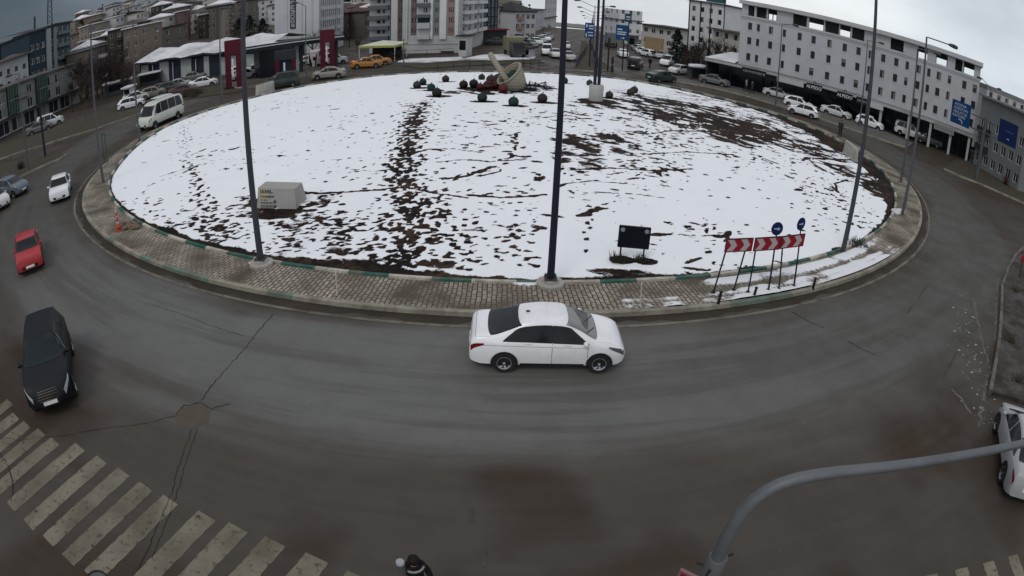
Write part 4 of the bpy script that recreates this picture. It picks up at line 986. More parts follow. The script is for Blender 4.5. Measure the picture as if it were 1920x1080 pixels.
MB().tube([(0, 0, 0), (0, 0, .98)], [.22, .27], 20).build('body', mat('bin_grey', (.10, .098, .09), .6, .2), t, 60)
MB().tube([(.28*math.cos(2*PI*k/24), .28*math.sin(2*PI*k/24), .99) for k in range(25)], .022, 6, False).build('rim', BLACKP, t, 'all')
# ================================================================== people
def skin_mesh(nodes, edges, sub=1):
    me = bpy.data.meshes.new('p'); me.from_pydata([n[0] for n in nodes], edges, []); o = bpy.data.objects.new('p', me); COL.objects.link(o)
    o.modifiers.new('s', 'SKIN'); lay = me.skin_vertices[0].data
    for i, n in enumerate(nodes): lay[i].radius = (n[1], n[2] if len(n) > 2 else n[1]); lay[i].use_root = (i == 0)
    if sub: o.modifiers.new('u', 'SUBSURF').levels = sub
    dg = bpy.context.evaluated_depsgraph_get(); out = bpy.data.meshes.new_from_object(o.evaluated_get(dg)); bpy.data.objects.remove(o); bpy.data.meshes.remove(me)
    return out
SKIN = mat('skin', (.34, .19, .13), .6, 0, .08)
def person(p, rz, coat, trou, label, hair=(.008, .006, .005), step=.22, hgt=1.72, near=False, collar=None, group=None):
    k = hgt/1.72; s = step
    nodes = [((0, 0, .96), .145, .115), ((0, 0, 1.15), .14, .105), ((0, .01, 1.34), .165, .115), ((0, .0, 1.46), .10, .085), ((0, .015, 1.53), .052), ((0, .03, 1.62), .082, .092), ((0, .03, 1.69), .07, .078)]
    edges = [(0, 1), (1, 2), (2, 3), (3, 4), (4, 5), (5, 6)]
    for sd in (-1, 1):
        f = s*sd; b = len(nodes)
        nodes += [((.10*sd, 0, .90), .095), ((.105*sd, f*.55, .50), .062), ((.105*sd, f-.10*(f < 0), .09+.06*(f < 0)), .042), ((.11*sd, f+.14-.06*(f < 0), .03+.04*(f < 0)), .035)]
        edges += [(0, b), (b, b+1), (b+1, b+2), (b+2, b+3)]
        b = len(nodes)
        nodes += [((.19*sd, 0, 1.42), .068), ((.235*sd, -f*.35, 1.14), .05), ((.25*sd, -f*.6+.08, .90), .036), ((.25*sd, -f*.6+.10, .83), .036, .02)]
        edges += [(3, b), (b, b+1), (b+1, b+2), (b+2, b+3)]
        h = b+3; base = Vector(nodes[h][0])
        fl = [(-.03, .045), (-.01, .05), (.01, .052), (.03, .042)] if near else [(-.018, .05), (.018, .05)]
        for q, l in fl:
            c = len(nodes); nodes += [((base.x, base.y+q*.9+.008, base.z-.045), .009), ((base.x-.012*sd, base.y+q*.9+.012, base.z-.045-l), .0075)]; edges += [(h, c), (c, c+1)]
        c = len(nodes); nodes += [((base.x-.02*sd, base.y+.045, base.z-.02), .010), ((base.x-.03*sd, base.y+.06, base.z-.06), .008)]; edges += [(h, c), (c, c+1)]
    me = skin_mesh(nodes, edges, 1 if near else 0)
    cm = mat('coat_%g_%g' % (coat[0], coat[2]), coat, .85, 0, .3, 12); tm = mat('trousers_%g' % trou[0], trou, .9, 0, .2, 12)
    for m in (cm, tm, SKIN, BLACKP): me.materials.append(m)
    for pl in me.polygons:
        z = pl.center.z; x = abs(pl.center.x)
        pl.material_index = 2 if (z > 1.56 or (x > .2 and z < .89)) else 3 if z < .085 else 1 if (z < .88 and x < .2) else 0
        pl.use_smooth = True
    me.transform(Matrix.Scale(k, 4)); me.name = 'body'
    t = empty('person', p, rz, label, 'person', group); inst('body', me, t)
    hm = mat('hair_%g' % hair[0], hair, .7, 0, .3, 30); hb = MB(); hb.sphere((0, .012, 1.675), .105, 14, 9, (.96, 1.08, 1.0), .04 if near else 0)
    hb.v = [(x*k, (y if z > 1.64 else min(y, .03))*k, z*k) for x, y, z in hb.v]; hb.build('hair', hm, t, 'all')
    if near:
        fm = MB(); fm.sphere((0, .128, 1.615), .016, 8, 6, (.8, 1.1, 1.4)); fm.build('nose', SKIN, t, 'all')
        for sx in (-1, 1): MB().sphere((.084*sx, .03, 1.62), .02, 8, 6, (.4, .8, 1.3)).build('ear', SKIN, t, 'all')
        for sx in (-1, 1): MB().sphere((.032*sx, .112, 1.645), .013, 8, 6).build('eye', mat('eye', (.03, .02, .015), .2), t, 'all')
        MB().tube([(-.025, .116, 1.575), (0, .122, 1.573), (.025, .116, 1.575)], .007, 6).build('mouth', mat('lip', (.25, .08, .07), .5), t)
        cb = MB(); cb.tube([(.15*math.cos(q), .01+.12*math.sin(q), 1.475+.02*math.sin(q)) for q in [2*PI*j/16 for j in range(17)]], .05, 8, False); cb.build('hood', cm, t, 'all')
        if collar:
            cb = MB(); cb.tube([(.155*math.cos(q), .01+.135*math.sin(q), 1.50) for q in [PI*1.15+PI*.7*j/10 for j in range(11)]], .022, 7); cb.build('collar', mat('pale_collar', collar, .8), t, 'all')
    return t
p = at(776, 1052, 1.66); person((p.x, p.y, 0), .5, (.008, .008, .01), (.012, .012, .016), 'person with black hair in a dark coat with pale collar at bottom edge', near=True, collar=(.22, .21, .2))
for u, v, c, tr, lab, hh in [(1574, 258, (.02, .025, .03), (.015, .017, .022), 'person in dark clothes walking on the grass margin by the right mast', 1.75), (1398, 172, (.22, .22, .23), (.03, .03, .035), 'person in light grey top in front of the dark shops', 1.75),
                              (1409, 176, (.03, .03, .035), (.02, .02, .02), 'person in dark jacket beside the one in grey at the dark shops', 1.7), (1218, 129, (.012, .012, .015), (.02, .02, .022), 'person in black crossing the far carriageway', 1.75),
                              (1918, 357, (.05, .03, .08), (.03, .03, .04), 'person in purple jacket at the right edge of the picture', 1.7)]:
    q = at(u, v, .12); person(q, random.uniform(0, 6), c, tr, lab, hgt=hh)

# ================================================================== vehicles
def pchip(xs, ys, x):
    xs, ys = np.array(xs, float), np.array(ys, float); h = np.diff(xs); d = np.diff(ys)/h
    m = np.zeros_like(xs); m[0], m[-1] = d[0], d[-1]
    for i in range(1, len(xs)-1):
        if d[i-1]*d[i] > 0: m[i] = 2*d[i-1]*d[i]/(d[i-1]+d[i]) if True else 0
    x = np.asarray(x, float); i = np.clip(np.searchsorted(xs, x)-1, 0, len(h)-1); t = (x-xs[i])/h[i]
    return (2*t**3-3*t**2+1)*ys[i]+(t**3-2*t**2+t)*h[i]*m[i]+(-2*t**3+3*t**2)*ys[i+1]+(t**3-t**2)*h[i]*m[i+1]
SPECS = {
 # x, roofline z, belt z, half width ; then wheels, wheel radius, windows
 'saloon': dict(keys=[(-2.18, .70, .68, .70), (-2.12, .96, .88, .78), (-1.98, 1.075, .95, .82), (-1.55, 1.12, .965, .85), (-1.15, 1.25, .955, .86), (-.70, 1.405, .945, .862), (-.15, 1.465, .93, .862), (.30, 1.44, .915, .862), (.72, 1.285, .905, .862), (1.18, 1.035, .90, .86), (1.42, .985, .875, .85), (1.76, .88, .81, .82), (1.95, .775, .735, .75), (2.035, .66, .64, .66), (2.07, .54, .53, .56)],
   sill=.23, ax=(-1.24, 1.33), wr=.315, roofw=.60, ws=(1.17, .36), rw=(-1.60, -.78), sw=(-1.30, 1.02), split=(.02,)),
 'boxy': dict(keys=[(-2.10, .62, .60, .72), (-2.06, .88, .84, .78), (-1.95, .95, .88, .80), (-1.25, .98, .90, .81), (-.95, 1.25, .90, .815), (-.75, 1.38, .90, .815), (-.1, 1.41, .90, .815), (.35, 1.38, .90, .815), (.75, 1.12, .90, .815), (1.0, .96, .89, .81), (1.5, .93, .86, .80), (1.98, .86, .82, .78), (2.06, .74, .72, .76), (2.10, .50, .49, .74)],
   sill=.22, ax=(-1.2, 1.25), wr=.30, roofw=.60, ws=(.98, .38), rw=(-1.22, -.80), sw=(-.98, .82), split=(-.1,)),
 'hatch': dict(keys=[(-1.92, .62, .60, .70), (-1.88, .92, .86, .76), (-1.78, 1.12, .94, .80), (-1.50, 1.36, .95, .82), (-1.1, 1.44, .945, .825), (-.3, 1.49, .935, .83), (.25, 1.46, .92, .83), (.68, 1.28, .905, .83), (1.10, 1.04, .90, .82), (1.5, .96, .86, .80), (1.80, .82, .77, .75), (1.92, .66, .64, .66), (1.955, .52, .51, .58)],
   sill=.23, ax=(-1.2, 1.25), wr=.30, roofw=.60, ws=(1.08, .34), rw=(-1.84, -1.46), sw=(-1.48, .92), split=(-.1,)),
 'suv': dict(keys=[(-2.28, .70, .68, .62), (-2.23, 1.02, .96, .76), (-2.12, 1.25, 1.06, .84), (-1.9, 1.55, 1.08, .89), (-1.6, 1.63, 1.08, .91), (-.6, 1.69, 1.06, .92), (.10, 1.67, 1.05, .92), (.55, 1.46, 1.04, .92), (1.02, 1.15, 1.03, .91), (1.5, 1.08, .97, .895), (1.85, 1.01, .90, .85), (2.06, .92, .84, .76), (2.19, .78, .74, .64), (2.26, .62, .61, .52), (2.28, .54, .53, .46)],
   sill=.28, ax=(-1.32, 1.40), wr=.36, roofw=.60, ws=(1.0, .20), rw=(-2.16, -1.86), sw=(-1.85, .85), split=(-.75, .05)),
 'van': dict(keys=[(-2.15, .7, .68, .80), (-2.12, 1.3, 1.05, .86), (-2.05, 1.70, 1.08, .88), (-1.8, 1.80, 1.08, .90), (-.6, 1.84, 1.08, .91), (.35, 1.80, 1.07, .91), (.80, 1.52, 1.06, .91), (1.25, 1.16, 1.05, .90), (1.7, 1.05, .97, .88), (2.02, .88, .84, .80), (2.12, .66, .65, .72), (2.15, .54, .53, .68)],
   sill=.26, ax=(-1.3, 1.35), wr=.32, roofw=.70, ws=(1.22, .42), rw=(-2.11, -2.0), sw=(-1.9, 1.02), split=(-.85, .15)),
 'minibus': dict(keys=[(-2.98, .7, .68, .88), (-2.95, 1.6, 1.25, .95), (-2.90, 2.25, 1.30, .98), (-2.6, 2.42, 1.32, .99), (-1.0, 2.46, 1.32, 1.0), (.8, 2.46, 1.30, 1.0), (1.55, 2.30, 1.28, 1.0), (1.95, 1.85, 1.26, .99), (2.35, 1.30, 1.18, .97), (2.65, 1.16, 1.08, .94), (2.88, .98, .94, .88), (2.98, .70, .69, .80), (3.0, .52, .51, .76)],
   sill=.34, ax=(-1.75, 2.05), wr=.36, roofw=.80, ws=(2.32, 1.62), rw=(-2.94, -2.88), sw=(-2.75, 1.98), split=(-1.6, -.35, .85)),
}
def car_meshes(kind, hero=False):
    S = SPECS[kind]; K = S['keys']; xk = [k[0] for k in K]; nst = 64 if hero else 34
    e = np.linspace(0, 1, nst); xs = xk[0]+(xk[-1]-xk[0])*(.5-.5*np.cos(PI*e)*(1-.0))
    xs = np.unique(np.concatenate([xs, np.array(xk)])); zt = pchip(xk, [k[1] for k in K], xs); zb = pchip(xk, [k[2] for k in K], xs); w = pchip(xk, [k[3] for k in K], xs)
    zb = np.minimum(zb, zt-.012); sill = S['sill']; L0, L1 = xk[0], xk[-1]
    def section(i):
        x = xs[i]; endf = min(1, min(x-L0, L1-x)/.35); zs = sill+.10*(1-endf)**1.5; W_ = w[i]; g = np.clip((zt[i]-zb[i]-.06)/.34, 0, 1)
        wr = W_*.90*(1-g)+S['roofw']*g; zm = zs+.52*(zb[i]-zs); cap = .02+.05*g
        pts = [(0, zs-.02), (W_*.80, zs-.02), (W_*.95, zs+.02), (W_*.995, zs+.35*(zb[i]-zs)), (W_*1.0, zm+.05), (W_*.985, zb[i]-.06*(zb[i]-zs)), (W_*.955, zb[i])]
        rs = zt[i]-cap
        pts += [(W_*.955+(wr-W_*.955)*.5, zb[i]+(rs-zb[i])*.52), (wr, rs), (wr*.93, zt[i]-cap*.35), (wr*.72, zt[i]-cap*.10), (wr*.4, zt[i]), (0, zt[i]+.004)]
        return np.array(pts)
    SEC = np.stack([section(i) for i in range(len(xs))]); nj = SEC.shape[1]
    def surf(x, j):
        "point on the skin at station x, fractional section index j, right-hand (+y) side"
        i = np.clip(np.searchsorted(xs, x)-1, 0, len(xs)-2); t = (x-xs[i])/(xs[i+1]-xs[i]); a = SEC[i]*(1-t)+SEC[i+1]*t
        k = int(np.clip(math.floor(j), 0, nj-2)); f = j-k; p = a[k]*(1-f)+a[k+1]*f; return Vector((x, p[0], p[1]))
    def nrm(x, j):
        a = surf(min(x+.03, L1-.001), j)-surf(max(x-.03, L0+.001), j); b = surf(x, min(j+.15, nj-1.001))-surf(x, max(j-.15, 0)); n = b.cross(a); return n.normalized() if n.length > 1e-9 else Vector((0, 0, 1))
    out = {}
    mb = MB(); rows = []
    for i in range(len(xs)):
        R = [mb.P((xs[i], y, z)) for y, z in SEC[i]]; Lh = [mb.P((xs[i], -y, z)) for y, z in SEC[i][1:-1]][::-1]; rows.append(R+Lh)
    for i in range(len(rows)-1):
        n = len(rows[i])
        for j in range(n): mb.F([rows[i][j], rows[i+1][j], rows[i+1][(j+1) % n], rows[i][(j+1) % n]])
    mb.F(rows[0]); mb.F(rows[-1][::-1])
    me = mb.mesh('body', [], smooth=False); fix_normals(me); me.materials.append(WHITEP)
    me.polygons.foreach_set('use_smooth', [True]*len(me.polygons)); me.set_sharp_from_angle(angle=math.radians(38)); out['body'] = me
    def patch(pts_fn, nu, nv, off, mirror=True, name='p', m=GLASS):
        q = MB()
        for sd in ((1, -1) if mirror else (1,)):
            ids = []
            for a in range(nu+1):
                row = []
                for b in range(nv+1):
                    x, j = pts_fn(a/nu, b/nv); p = surf(x, j)+nrm(x, j)*off; row.append(q.P((p.x, p.y*sd, p.z)))
                ids.append(row)
            for a in range(nu):
                for b in range(nv): q.F([ids[a][b], ids[a+1][b], ids[a+1][b+1], ids[a][b+1]])
        return q
    sol = lambda q, name, m: q.mesh(name, m, 'all')
    # glass: windscreen, rear window, side windows
    ws = S['ws']; rw = S['rw']; o1 = .006
    def span(x0, x1, tr, name, jlo=8.35):
        q = MB(); nu, nv = 8, 14; ids = []
        for a in range(nu+1):
            x = x0+(x1-x0)*a/nu; row = []
            for b in range(nv+1):
                s = -1+2*b/nv; jj = 12-(12-jlo)*abs(s); bow = tr*(1-s*s)*.10
                p = surf(x+bow, min(jj, 11.999)); n = nrm(x+bow, min(jj, 11.9)); p = p+n*o1; row.append(q.P((p.x, p.y*(1 if s >= 0 else -1), p.z)))
            ids.append(row)
        for a in range(nu):
            for b in range(nv): q.F([ids[a][b], ids[a+1][b], ids[a+1][b+1], ids[a][b+1]])
        return q
    out['windscreen'] = span(ws[0], ws[1], 1, 'w').mesh('windscreen', GLASS, 'all'); out['rear_window'] = span(rw[0], rw[1], -1, 'w').mesh('rear_window', GLASS, 'all')
    x0, x1 = S['sw']
    def side(u0, u1):
        def f(a, b):
            x = u0+(u1-u0)*a; lo = 6.05; hi = 7.9; tp = min(1, (x-x0)/max(.01, .38), (x1-x)/max(.01, .5)); tp = max(tp, .02)**.65
            return x, lo+(hi-lo)*b*tp
        return f
    cuts = [x0]+list(S['split'])+[x1]; out['side_windows'] = []; out['arches'] = []; out['mirrors'] = []
    for a, b in zip(cuts, cuts[1:]):
        for sd in (1, -1):
            q = patch(side(a+(.008 if hero else .025), b-(.008 if hero else .025)), 12 if hero else 8, 4, o1, False); q.v = [(x, y*sd, z) for x, y, z in q.v]; out['side_windows'].append(q.mesh('side_window', GLASS, 'all'))
    bx = (x0+.30, x1-.30)
    # trims
    t = MB()
    for xx in S['split']+(x1-.04,) if hero else S['split']:
        s = patch(lambda a, b: (xx-.006+.012*a, 2.2+3.7*b), 1, 6, .003); n0 = len(t.v); t.v += s.v; t.f += [tuple(i+n0 for i in f) for f in s.f]; t.m += s.m
    s = patch(lambda a, b: (S['ax'][0]+.42+(S['ax'][1]-S['ax'][0]-.84)*a, 2.0+.25*b), 8, 1, .006); n0 = len(t.v); t.v += s.v; t.f += [tuple(i+n0 for i in f) for f in s.f]; t.m += s.m
    out['door_seam'] = sides(t, 'door_seam', BLACKP)
    wr = S['wr']
    for ax in S['ax']:
        i = np.searchsorted(xs, ax); W_ = w[i]
        for sd in (1, -1):
            pts = []
            for k in range(19):
                q = PI*(-.06+1.12*k/18); pts.append((ax+wr*1.17*math.cos(q), sd*(W_*1.0+.012), max(S['sill']-.06, wr+wr*1.17*math.sin(q))))
            arch = MB(); arch.poly(pts if sd < 0 else pts[::-1]); out['arches'].append(arch.mesh('wheel_arch', BLACKP))
    fx = L1; q = MB(); z0 = .36*(1 if kind != 'minibus' else 1.3); gw = w[-4]*.62
    fz = lambda z: np.interp(z, [SEC[k][0][1] for k in range(1)]+[9], [0, 0])
    out['grille'] = patch(lambda a, b: (L1-.012-.10*b*(.6), 11.98-(11.98-9.0)*(2*abs(a-.5)) if False else 12-3.2*a), 4, 2, .008, True, 'g').mesh('grille', BLACKP, 'all')
    b1 = MB(); b1.box(L1-.05, L1+.012, -gw, gw, S['sill']+.12, S['sill']+.27); out['bumper_grille'] = b1.mesh('bumper_grille', BLACKP)
    out['plates'] = [MB().box(L1-.02, L1+.024, -.26, .26, S['sill']+.16, S['sill']+.27).mesh('number_plate', PLATE), MB().box(L0-.02, L0+.02, -.26, .26, S['sill']+.30, S['sill']+.41).mesh('number_plate', PLATE)]
    hx = [L1-.42, L1-.10]; ms = patch(lambda a, b: (hx[0]+(hx[1]-hx[0])*a, 5.15+b*(1.0+.25*a)), 6, 3, .010)
    h2 = len(ms.f)//2
    for name, m, x_a, x_b, ja, jb in (('headlight', LAMPG, L1-.52, L1-.075, 4.62, 6.0), ('tail_light', TAILRED, L0+.045, L0+.40, 4.5, 5.9)):
        def lamp_fn(a, b):
            x = x_a+(x_b-x_a)*a; q = a if name == 'headlight' else 1-a; zz = float(np.interp(x, xs, zb))-(.012 if name == 'headlight' else .05); lo_ = zz-(.035+.125*q**.8); z = lo_+(zz-lo_)*b
            i = int(np.clip(np.searchsorted(xs, x)-1, 0, len(xs)-2)); t_ = (x-xs[i])/(xs[i+1]-xs[i]); zc = (SEC[i]*(1-t_)+SEC[i+1]*t_)[1:9, 1]
            return x, 1+float(np.interp(z, zc, np.arange(8)))
        for sd in (1, -1):
            s = patch(lamp_fn, 8, 4, .010, False)
            s.v = [(x, y*sd, z) for x, y, z in s.v]; out[name+('' if sd > 0 else '_')] = s.mesh(name, m, 'all')
    mr = MB(); c = surf(S['sw'][1]-.12, 6.2)
    for sd in (1, -1): out['mirrors'].append(MB().sphere((c.x, sd*(c.y+.10), c.z+.05), .09, 10, 7, (.75, 1.15, .75)).mesh('mirror', WHITEP, 'all'))
    if hero:
        wp = MB(); wx = ws[0]-.01
        for y0, y1 in ((.55, -.05), (-.12, -.62)):
            pts = [surf(wx+.02, 11.9)+Vector((0, y0, .03)), ]; 
            a = Vector((wx+.05, y0, surf(wx+.05, 9.5).z+.02)); b = Vector((wx-.22, y1, surf(wx-.22, 9.5).z+.035)); wp.tube([a, b], .01, 5)
        out['wiper'] = wp.mesh('wiper', BLACKP)
        an = MB(); an.sphere((-.62, 0, float(np.interp(-.62, xs, zt))+.03), .045, 8, 6, (1.4, .5, .7)); out['aerial'] = an.mesh('aerial', BLACKP, 'all')
    if kind == 'suv':
        gb = MB(); zz = S['sill']
        for k in range(4): gb.box(L1-.05+.0*k, L1+.016-.02*k, -.42+.02*k, .42-.02*k, zz+.36+.07*k, zz+.385+.07*k)
        gb.box(L1-.03, L1+.02, -.36, .36, zz+.285, zz+.315); out['grille_bars'] = gb.mesh('grille_bars', CHROME)
    if hero:
        cs = MB()
        for sd in (1, -1):
            s = patch(lambda a, b: (-1.95+2.95*a, 4.70+.10*a+.07*b), 20, 1, .0025, False); n0 = len(cs.v); cs.v += [(x, y*sd, z) for x, y, z in s.v]; cs.f += [tuple(i+n0 for i in f) for f in s.f]; cs.m += s.m
        hs = MB()
        for f_ in (lambda a, b: (1.25+.82*a, 7.6+.05*b+.5*a), lambda a, b: (-1.62-.40*a, 7.7+.05*b), lambda a, b: (1.955+.012*b, 12-3.9*a), lambda a, b: (-2.02+.012*b, 12-3.9*a)):
            for sd in (1, -1):
                s = patch(f_, 12, 1, .003, False); n0 = len(hs.v); hs.v += [(x, y*sd, z) for x, y, z in s.v]; hs.f += [tuple(i+n0 for i in f) for f in s.f]; hs.m += s.m
        out['hood_seam'] = sides(hs, 'panel_gap', mat('gap_grey', (.22, .22, .23), .6)); out['handles'] = []
        for xx in (-.62, .42):
            for sd in (1, -1): p_ = surf(xx, 5.55); out['handles'].append(MB().box(xx-.10, xx+.10, *sorted((sd*(p_.y-.01), sd*(p_.y+.025))), p_.z-.016, p_.z+.016).mesh('door_handle', WHITEP))
        out['pillar'] = []
        for sd in (1, -1):
            s = patch(lambda a, b: (S['split'][0]-.03+.06*a, 6.08+1.74*b), 2, 5, .004, False); s.v = [(x, y*sd, z) for x, y, z in s.v]; out['pillar'].append(s.mesh('pillar_trim', BLACKP, 'all'))
        rk = MB()
        for sd in (1, -1):
            s = patch(lambda a, b: (-.86+1.8*a, 1.6+.55*b), 12, 1, .008, False); n0 = len(rk.v); rk.v += [(x, y*sd, z) for x, y, z in s.v]; rk.f += [tuple(i+n0 for i in f) for f in s.f]; rk.m += s.m
        out['rocker'] = sides(rk, 'rocker_panel', mat('road_grime', (.20, .185, .165), .8, 0, .3, 6))
        out['crease'] = sides(cs, 'crease_shade', mat('crease_shade_grey', (.38, .39, .40), .5))  # thin grey strip paints the shading along the body crease
    ty = MB(); ty.lathe([(wr*.62, -.10), (wr*.93, -.105), (wr, -.07), (wr, .07), (wr*.93, .105), (wr*.62, .10), (wr*.62, .03)], 28 if hero else 18, axis='y', caps=False); out['tyre'] = ty.mesh('tyre', TYRE, 50)
    rm = MB(); ns = 7 if hero else 5
    rm.lathe([(wr*.64, .085), (wr*.64, .10), (wr*.60, .10), (wr*.57, .06)], 24, axis='y', caps=False); rm.lathe([(wr*.15, .06), (wr*.15, .095), (.02, .10)], 10, axis='y')
    rm.k = 1; rm.lathe([(wr*.61, .040), (wr*.61, .045), (.02, .045)], 20, axis='y'); rm.k = 0
    for k in range(ns):
        a = 2*PI*k/ns; rm.M = Matrix.Rotation(a, 4, 'Y'); rm.box(.03, wr*.60, .072, .095, -wr*.085, wr*.085); rm.M = None
    out['rim'] = rm.mesh('rim', [RIM, mat('brake_dark', (.06, .06, .06), .6)], 40); out['_'] = (S, w, xs); return out
CARM = {}
def sides(mb, name, m):
    "one mesh for each side of the car"
    out = []
    for sg in (1, -1):
        q = MB(); idx = {}
        for f in mb.f:
            if sum(mb.v[i][1] for i in f)*sg <= 0: continue
            r = []
            for i in f:
                if i not in idx: idx[i] = len(q.v); q.v.append(mb.v[i])
                r.append(idx[i])
            q.F(r)
        if q.f: out.append(q.mesh(name, m, 'all'))
    return out
def paint(name, col, rough=.32, dirt=True):
    return mat('paint_'+name, col, rough, 0, .05, 1.2, 0, dirt=(.16, .14, .12) if dirt else None, dirt_amt=.28 if dirt else 0, coat=.35)
def car(kind, p, heading, label, col, cat='car', hero=False, name='parked_car', group=None, detail=True, glass=None):
    key = (kind, hero)
    if key not in CARM: CARM[key] = car_meshes(kind, hero)
    M = CARM[key]; S, w, xs = M['_']; t = empty(name, p, heading, label, cat, group)
    def part(nm, me, m=None, parent=None, loc=(0, 0, 0), rz=0):
        o = inst(nm, me, parent or t, loc, rz)
        if m: o.material_slots[0].link = 'OBJECT'; o.material_slots[0].material = m
        return o
    part('body', M['body'], col)
    for nm in ('windscreen', 'rear_window'): part(nm, M[nm], glass)
    for me in M['side_windows']: part('side_window', me, glass)
    for nm in ('headlight', 'headlight_', 'tail_light', 'tail_light_'): part(nm.rstrip('_'), M[nm])
    for me in M['arches']: part('wheel_arch', me)
    if kind == 'suv':
        for o in t.children:
            if o.name.startswith('headlight'): o.material_slots[0].link = 'OBJECT'; o.material_slots[0].material = mat('clear_headlight', (.42, .44, .46), .1, .2, .5, 9)
    for me in M['plates']: part('number_plate', me)
    if hero:
        for o in t.children:
            if o.name.startswith('windscreen'): o.material_slots[0].link = 'OBJECT'; o.material_slots[0].material = mat('sky_tint_windscreen', (.11, .12, .122), .05, 0, .55, 1.6, spec=.8)  # windscreen colour lightened to stand in for reflected sky
            if o.name.startswith('headlight'):
                sd = 1 if o.data.vertices[0].co.y > 0 else -1; MB().sphere((1.90, sd*.70, .70), .075, 12, 8, (1.2, .9, .8)).build('headlight_bulb', mat('bulb_white', (.6, .62, .64), .15), o, 'all')
    if detail:
        [part('door_seam', me) for me in M['door_seam']]; part('bumper_grille', M['bumper_grille'])
        for me in M['mirrors']: part('mirror', me, col)
    if hero: part('wiper', M['wiper']); part('aerial', M['aerial']); 
    if hero:
        for nm, ky in (('crease_shade', 'crease'), ('panel_gap', 'hood_seam'), ('rocker_panel', 'rocker')):
            for me in M[ky]: part(nm, me)
        for me in M['pillar']: part('pillar_trim', me)
        for me in M['handles']: part('door_handle', me, col)
    if 'grille_bars' in M and name == 'moving_car': part('grille_bars', M['grille_bars'])
    for ax in S['ax']:
        W_ = float(w[min(np.searchsorted(xs, ax), len(w)-1)])
        for sd in (1, -1):
            ty = part('wheel', M['tyre'], None, t, (ax, sd*(W_-.085), S['wr']), 0 if sd > 0 else PI)
            part('rim', M['rim'], None, ty)
    return t
WHITE = paint('white', (.74, .75, .77), .25); OFFW = paint('offwhite', (.55, .56, .56)); SILV = paint('silver', (.33, .34, .35), .3); GREY = paint('grey', (.12, .125, .13)); DGREY = paint('darkgrey', (.035, .038, .042)); BLACK = mat('paint_black', (.005, .006, .010), .5, 0, .1, 1.2, spec=.25)
REDP = paint('red', (.36, .010, .016), .35); YEL = paint('taxi', (.40, .165, .025)); GREENP = paint('green', (.012, .03, .028)); BLUEP = paint('blue', (.03, .07, .12)); CREAM = paint('cream', (.5, .52, .47)); BEIGE = paint('beige', (.2, .18, .14))
def head(u0, v0, u1, v1):
    a, b = at(u0, v0), at(u1, v1); return math.atan2((b-a).y, (b-a).x)
def mid(*px): 
    P = [at(*q) for q in px]; return sum(P, Vector((0, 0, 0)))/len(P)
# the white saloon crossing the picture
hd = head(943, 697, 1122, 699); a, b = at(943, 697), at(1122, 699); c = (a+b)/2; nl = Vector((-math.sin(hd), math.cos(hd), 0)); c = c+nl*.80+Vector((math.cos(hd), math.sin(hd), 0))*-.045
car('saloon', (c.x, c.y, .006), hd, 'white saloon with tinted side windows driving to the right below the roundabout', WHITE, hero=True, name='moving_car')
a = mid((52, 776), (141, 750)); hd = head(92, 620, 98, 790); car('suv', a-Vector((math.cos(hd), math.sin(hd), 0))*1.65+Vector((.22, .05, 0)), hd, 'black estate SUV with chrome grille driving towards the left crossing', BLACK, name='moving_car', hero=False, glass=mat('blue_glass', (.012, .018, .022), .08)).scale = (.95, 1.0, 1.07)
a = mid((37, 520), (80, 508)); hd = head(58, 432, 60, 515); car('boxy', a-Vector((math.cos(hd), math.sin(hd), 0))*1.95, head(52, 440, 60, 515), 'old boxy red saloon driving towards the camera on the left', REDP, name='moving_car')
a = mid((95, 388), (131, 373)); hd = head(120, 335, 112, 385); car('boxy', a-Vector((math.cos(hd), math.sin(hd), 0))*1.95, hd, 'small white saloon with black bumper approaching left of the roundabout', WHITE, name='moving_car')
a = at(22, 366); car('hatch', a, head(0, 352, 40, 348), 'blue grey hatchback cut by the left edge of the picture', paint('bluegrey', (.10, .13, .17)), name='moving_car')
a = at(-8, 390); car('hatch', a, head(-30, 385, 10, 392), 'whitish car of which only the nose shows at the left edge', OFFW, name='moving_car')
hd = head(1884, 930, 1866, 770); car('saloon', mid((1882, 925), (1868, 772))+Vector((math.sin(hd), -math.cos(hd), 0))*.42+Vector((-.12, -.45, 0)), hd, 'silver saloon seen from behind under the grey pipe arm', SILV, name='moving_car')
hd = head(334, 222, 293, 240); a = mid((293, 240), (334, 222)); car('minibus', a+Vector((-math.sin(hd), math.cos(hd), 0))*(-.9 if True else .9), hd, 'white minibus with a long dark side window on the left of the ring road', CREAM, 'minibus', name='minibus')
hd2 = head(345, 192, 285, 214); car('van', at(296, 212), hd2, 'white van half hidden behind the white minibus', OFFW, 'van', name='moving_van')
def along_h(u, v): return math.atan2(-27, 31)
HA = math.radians(-41)
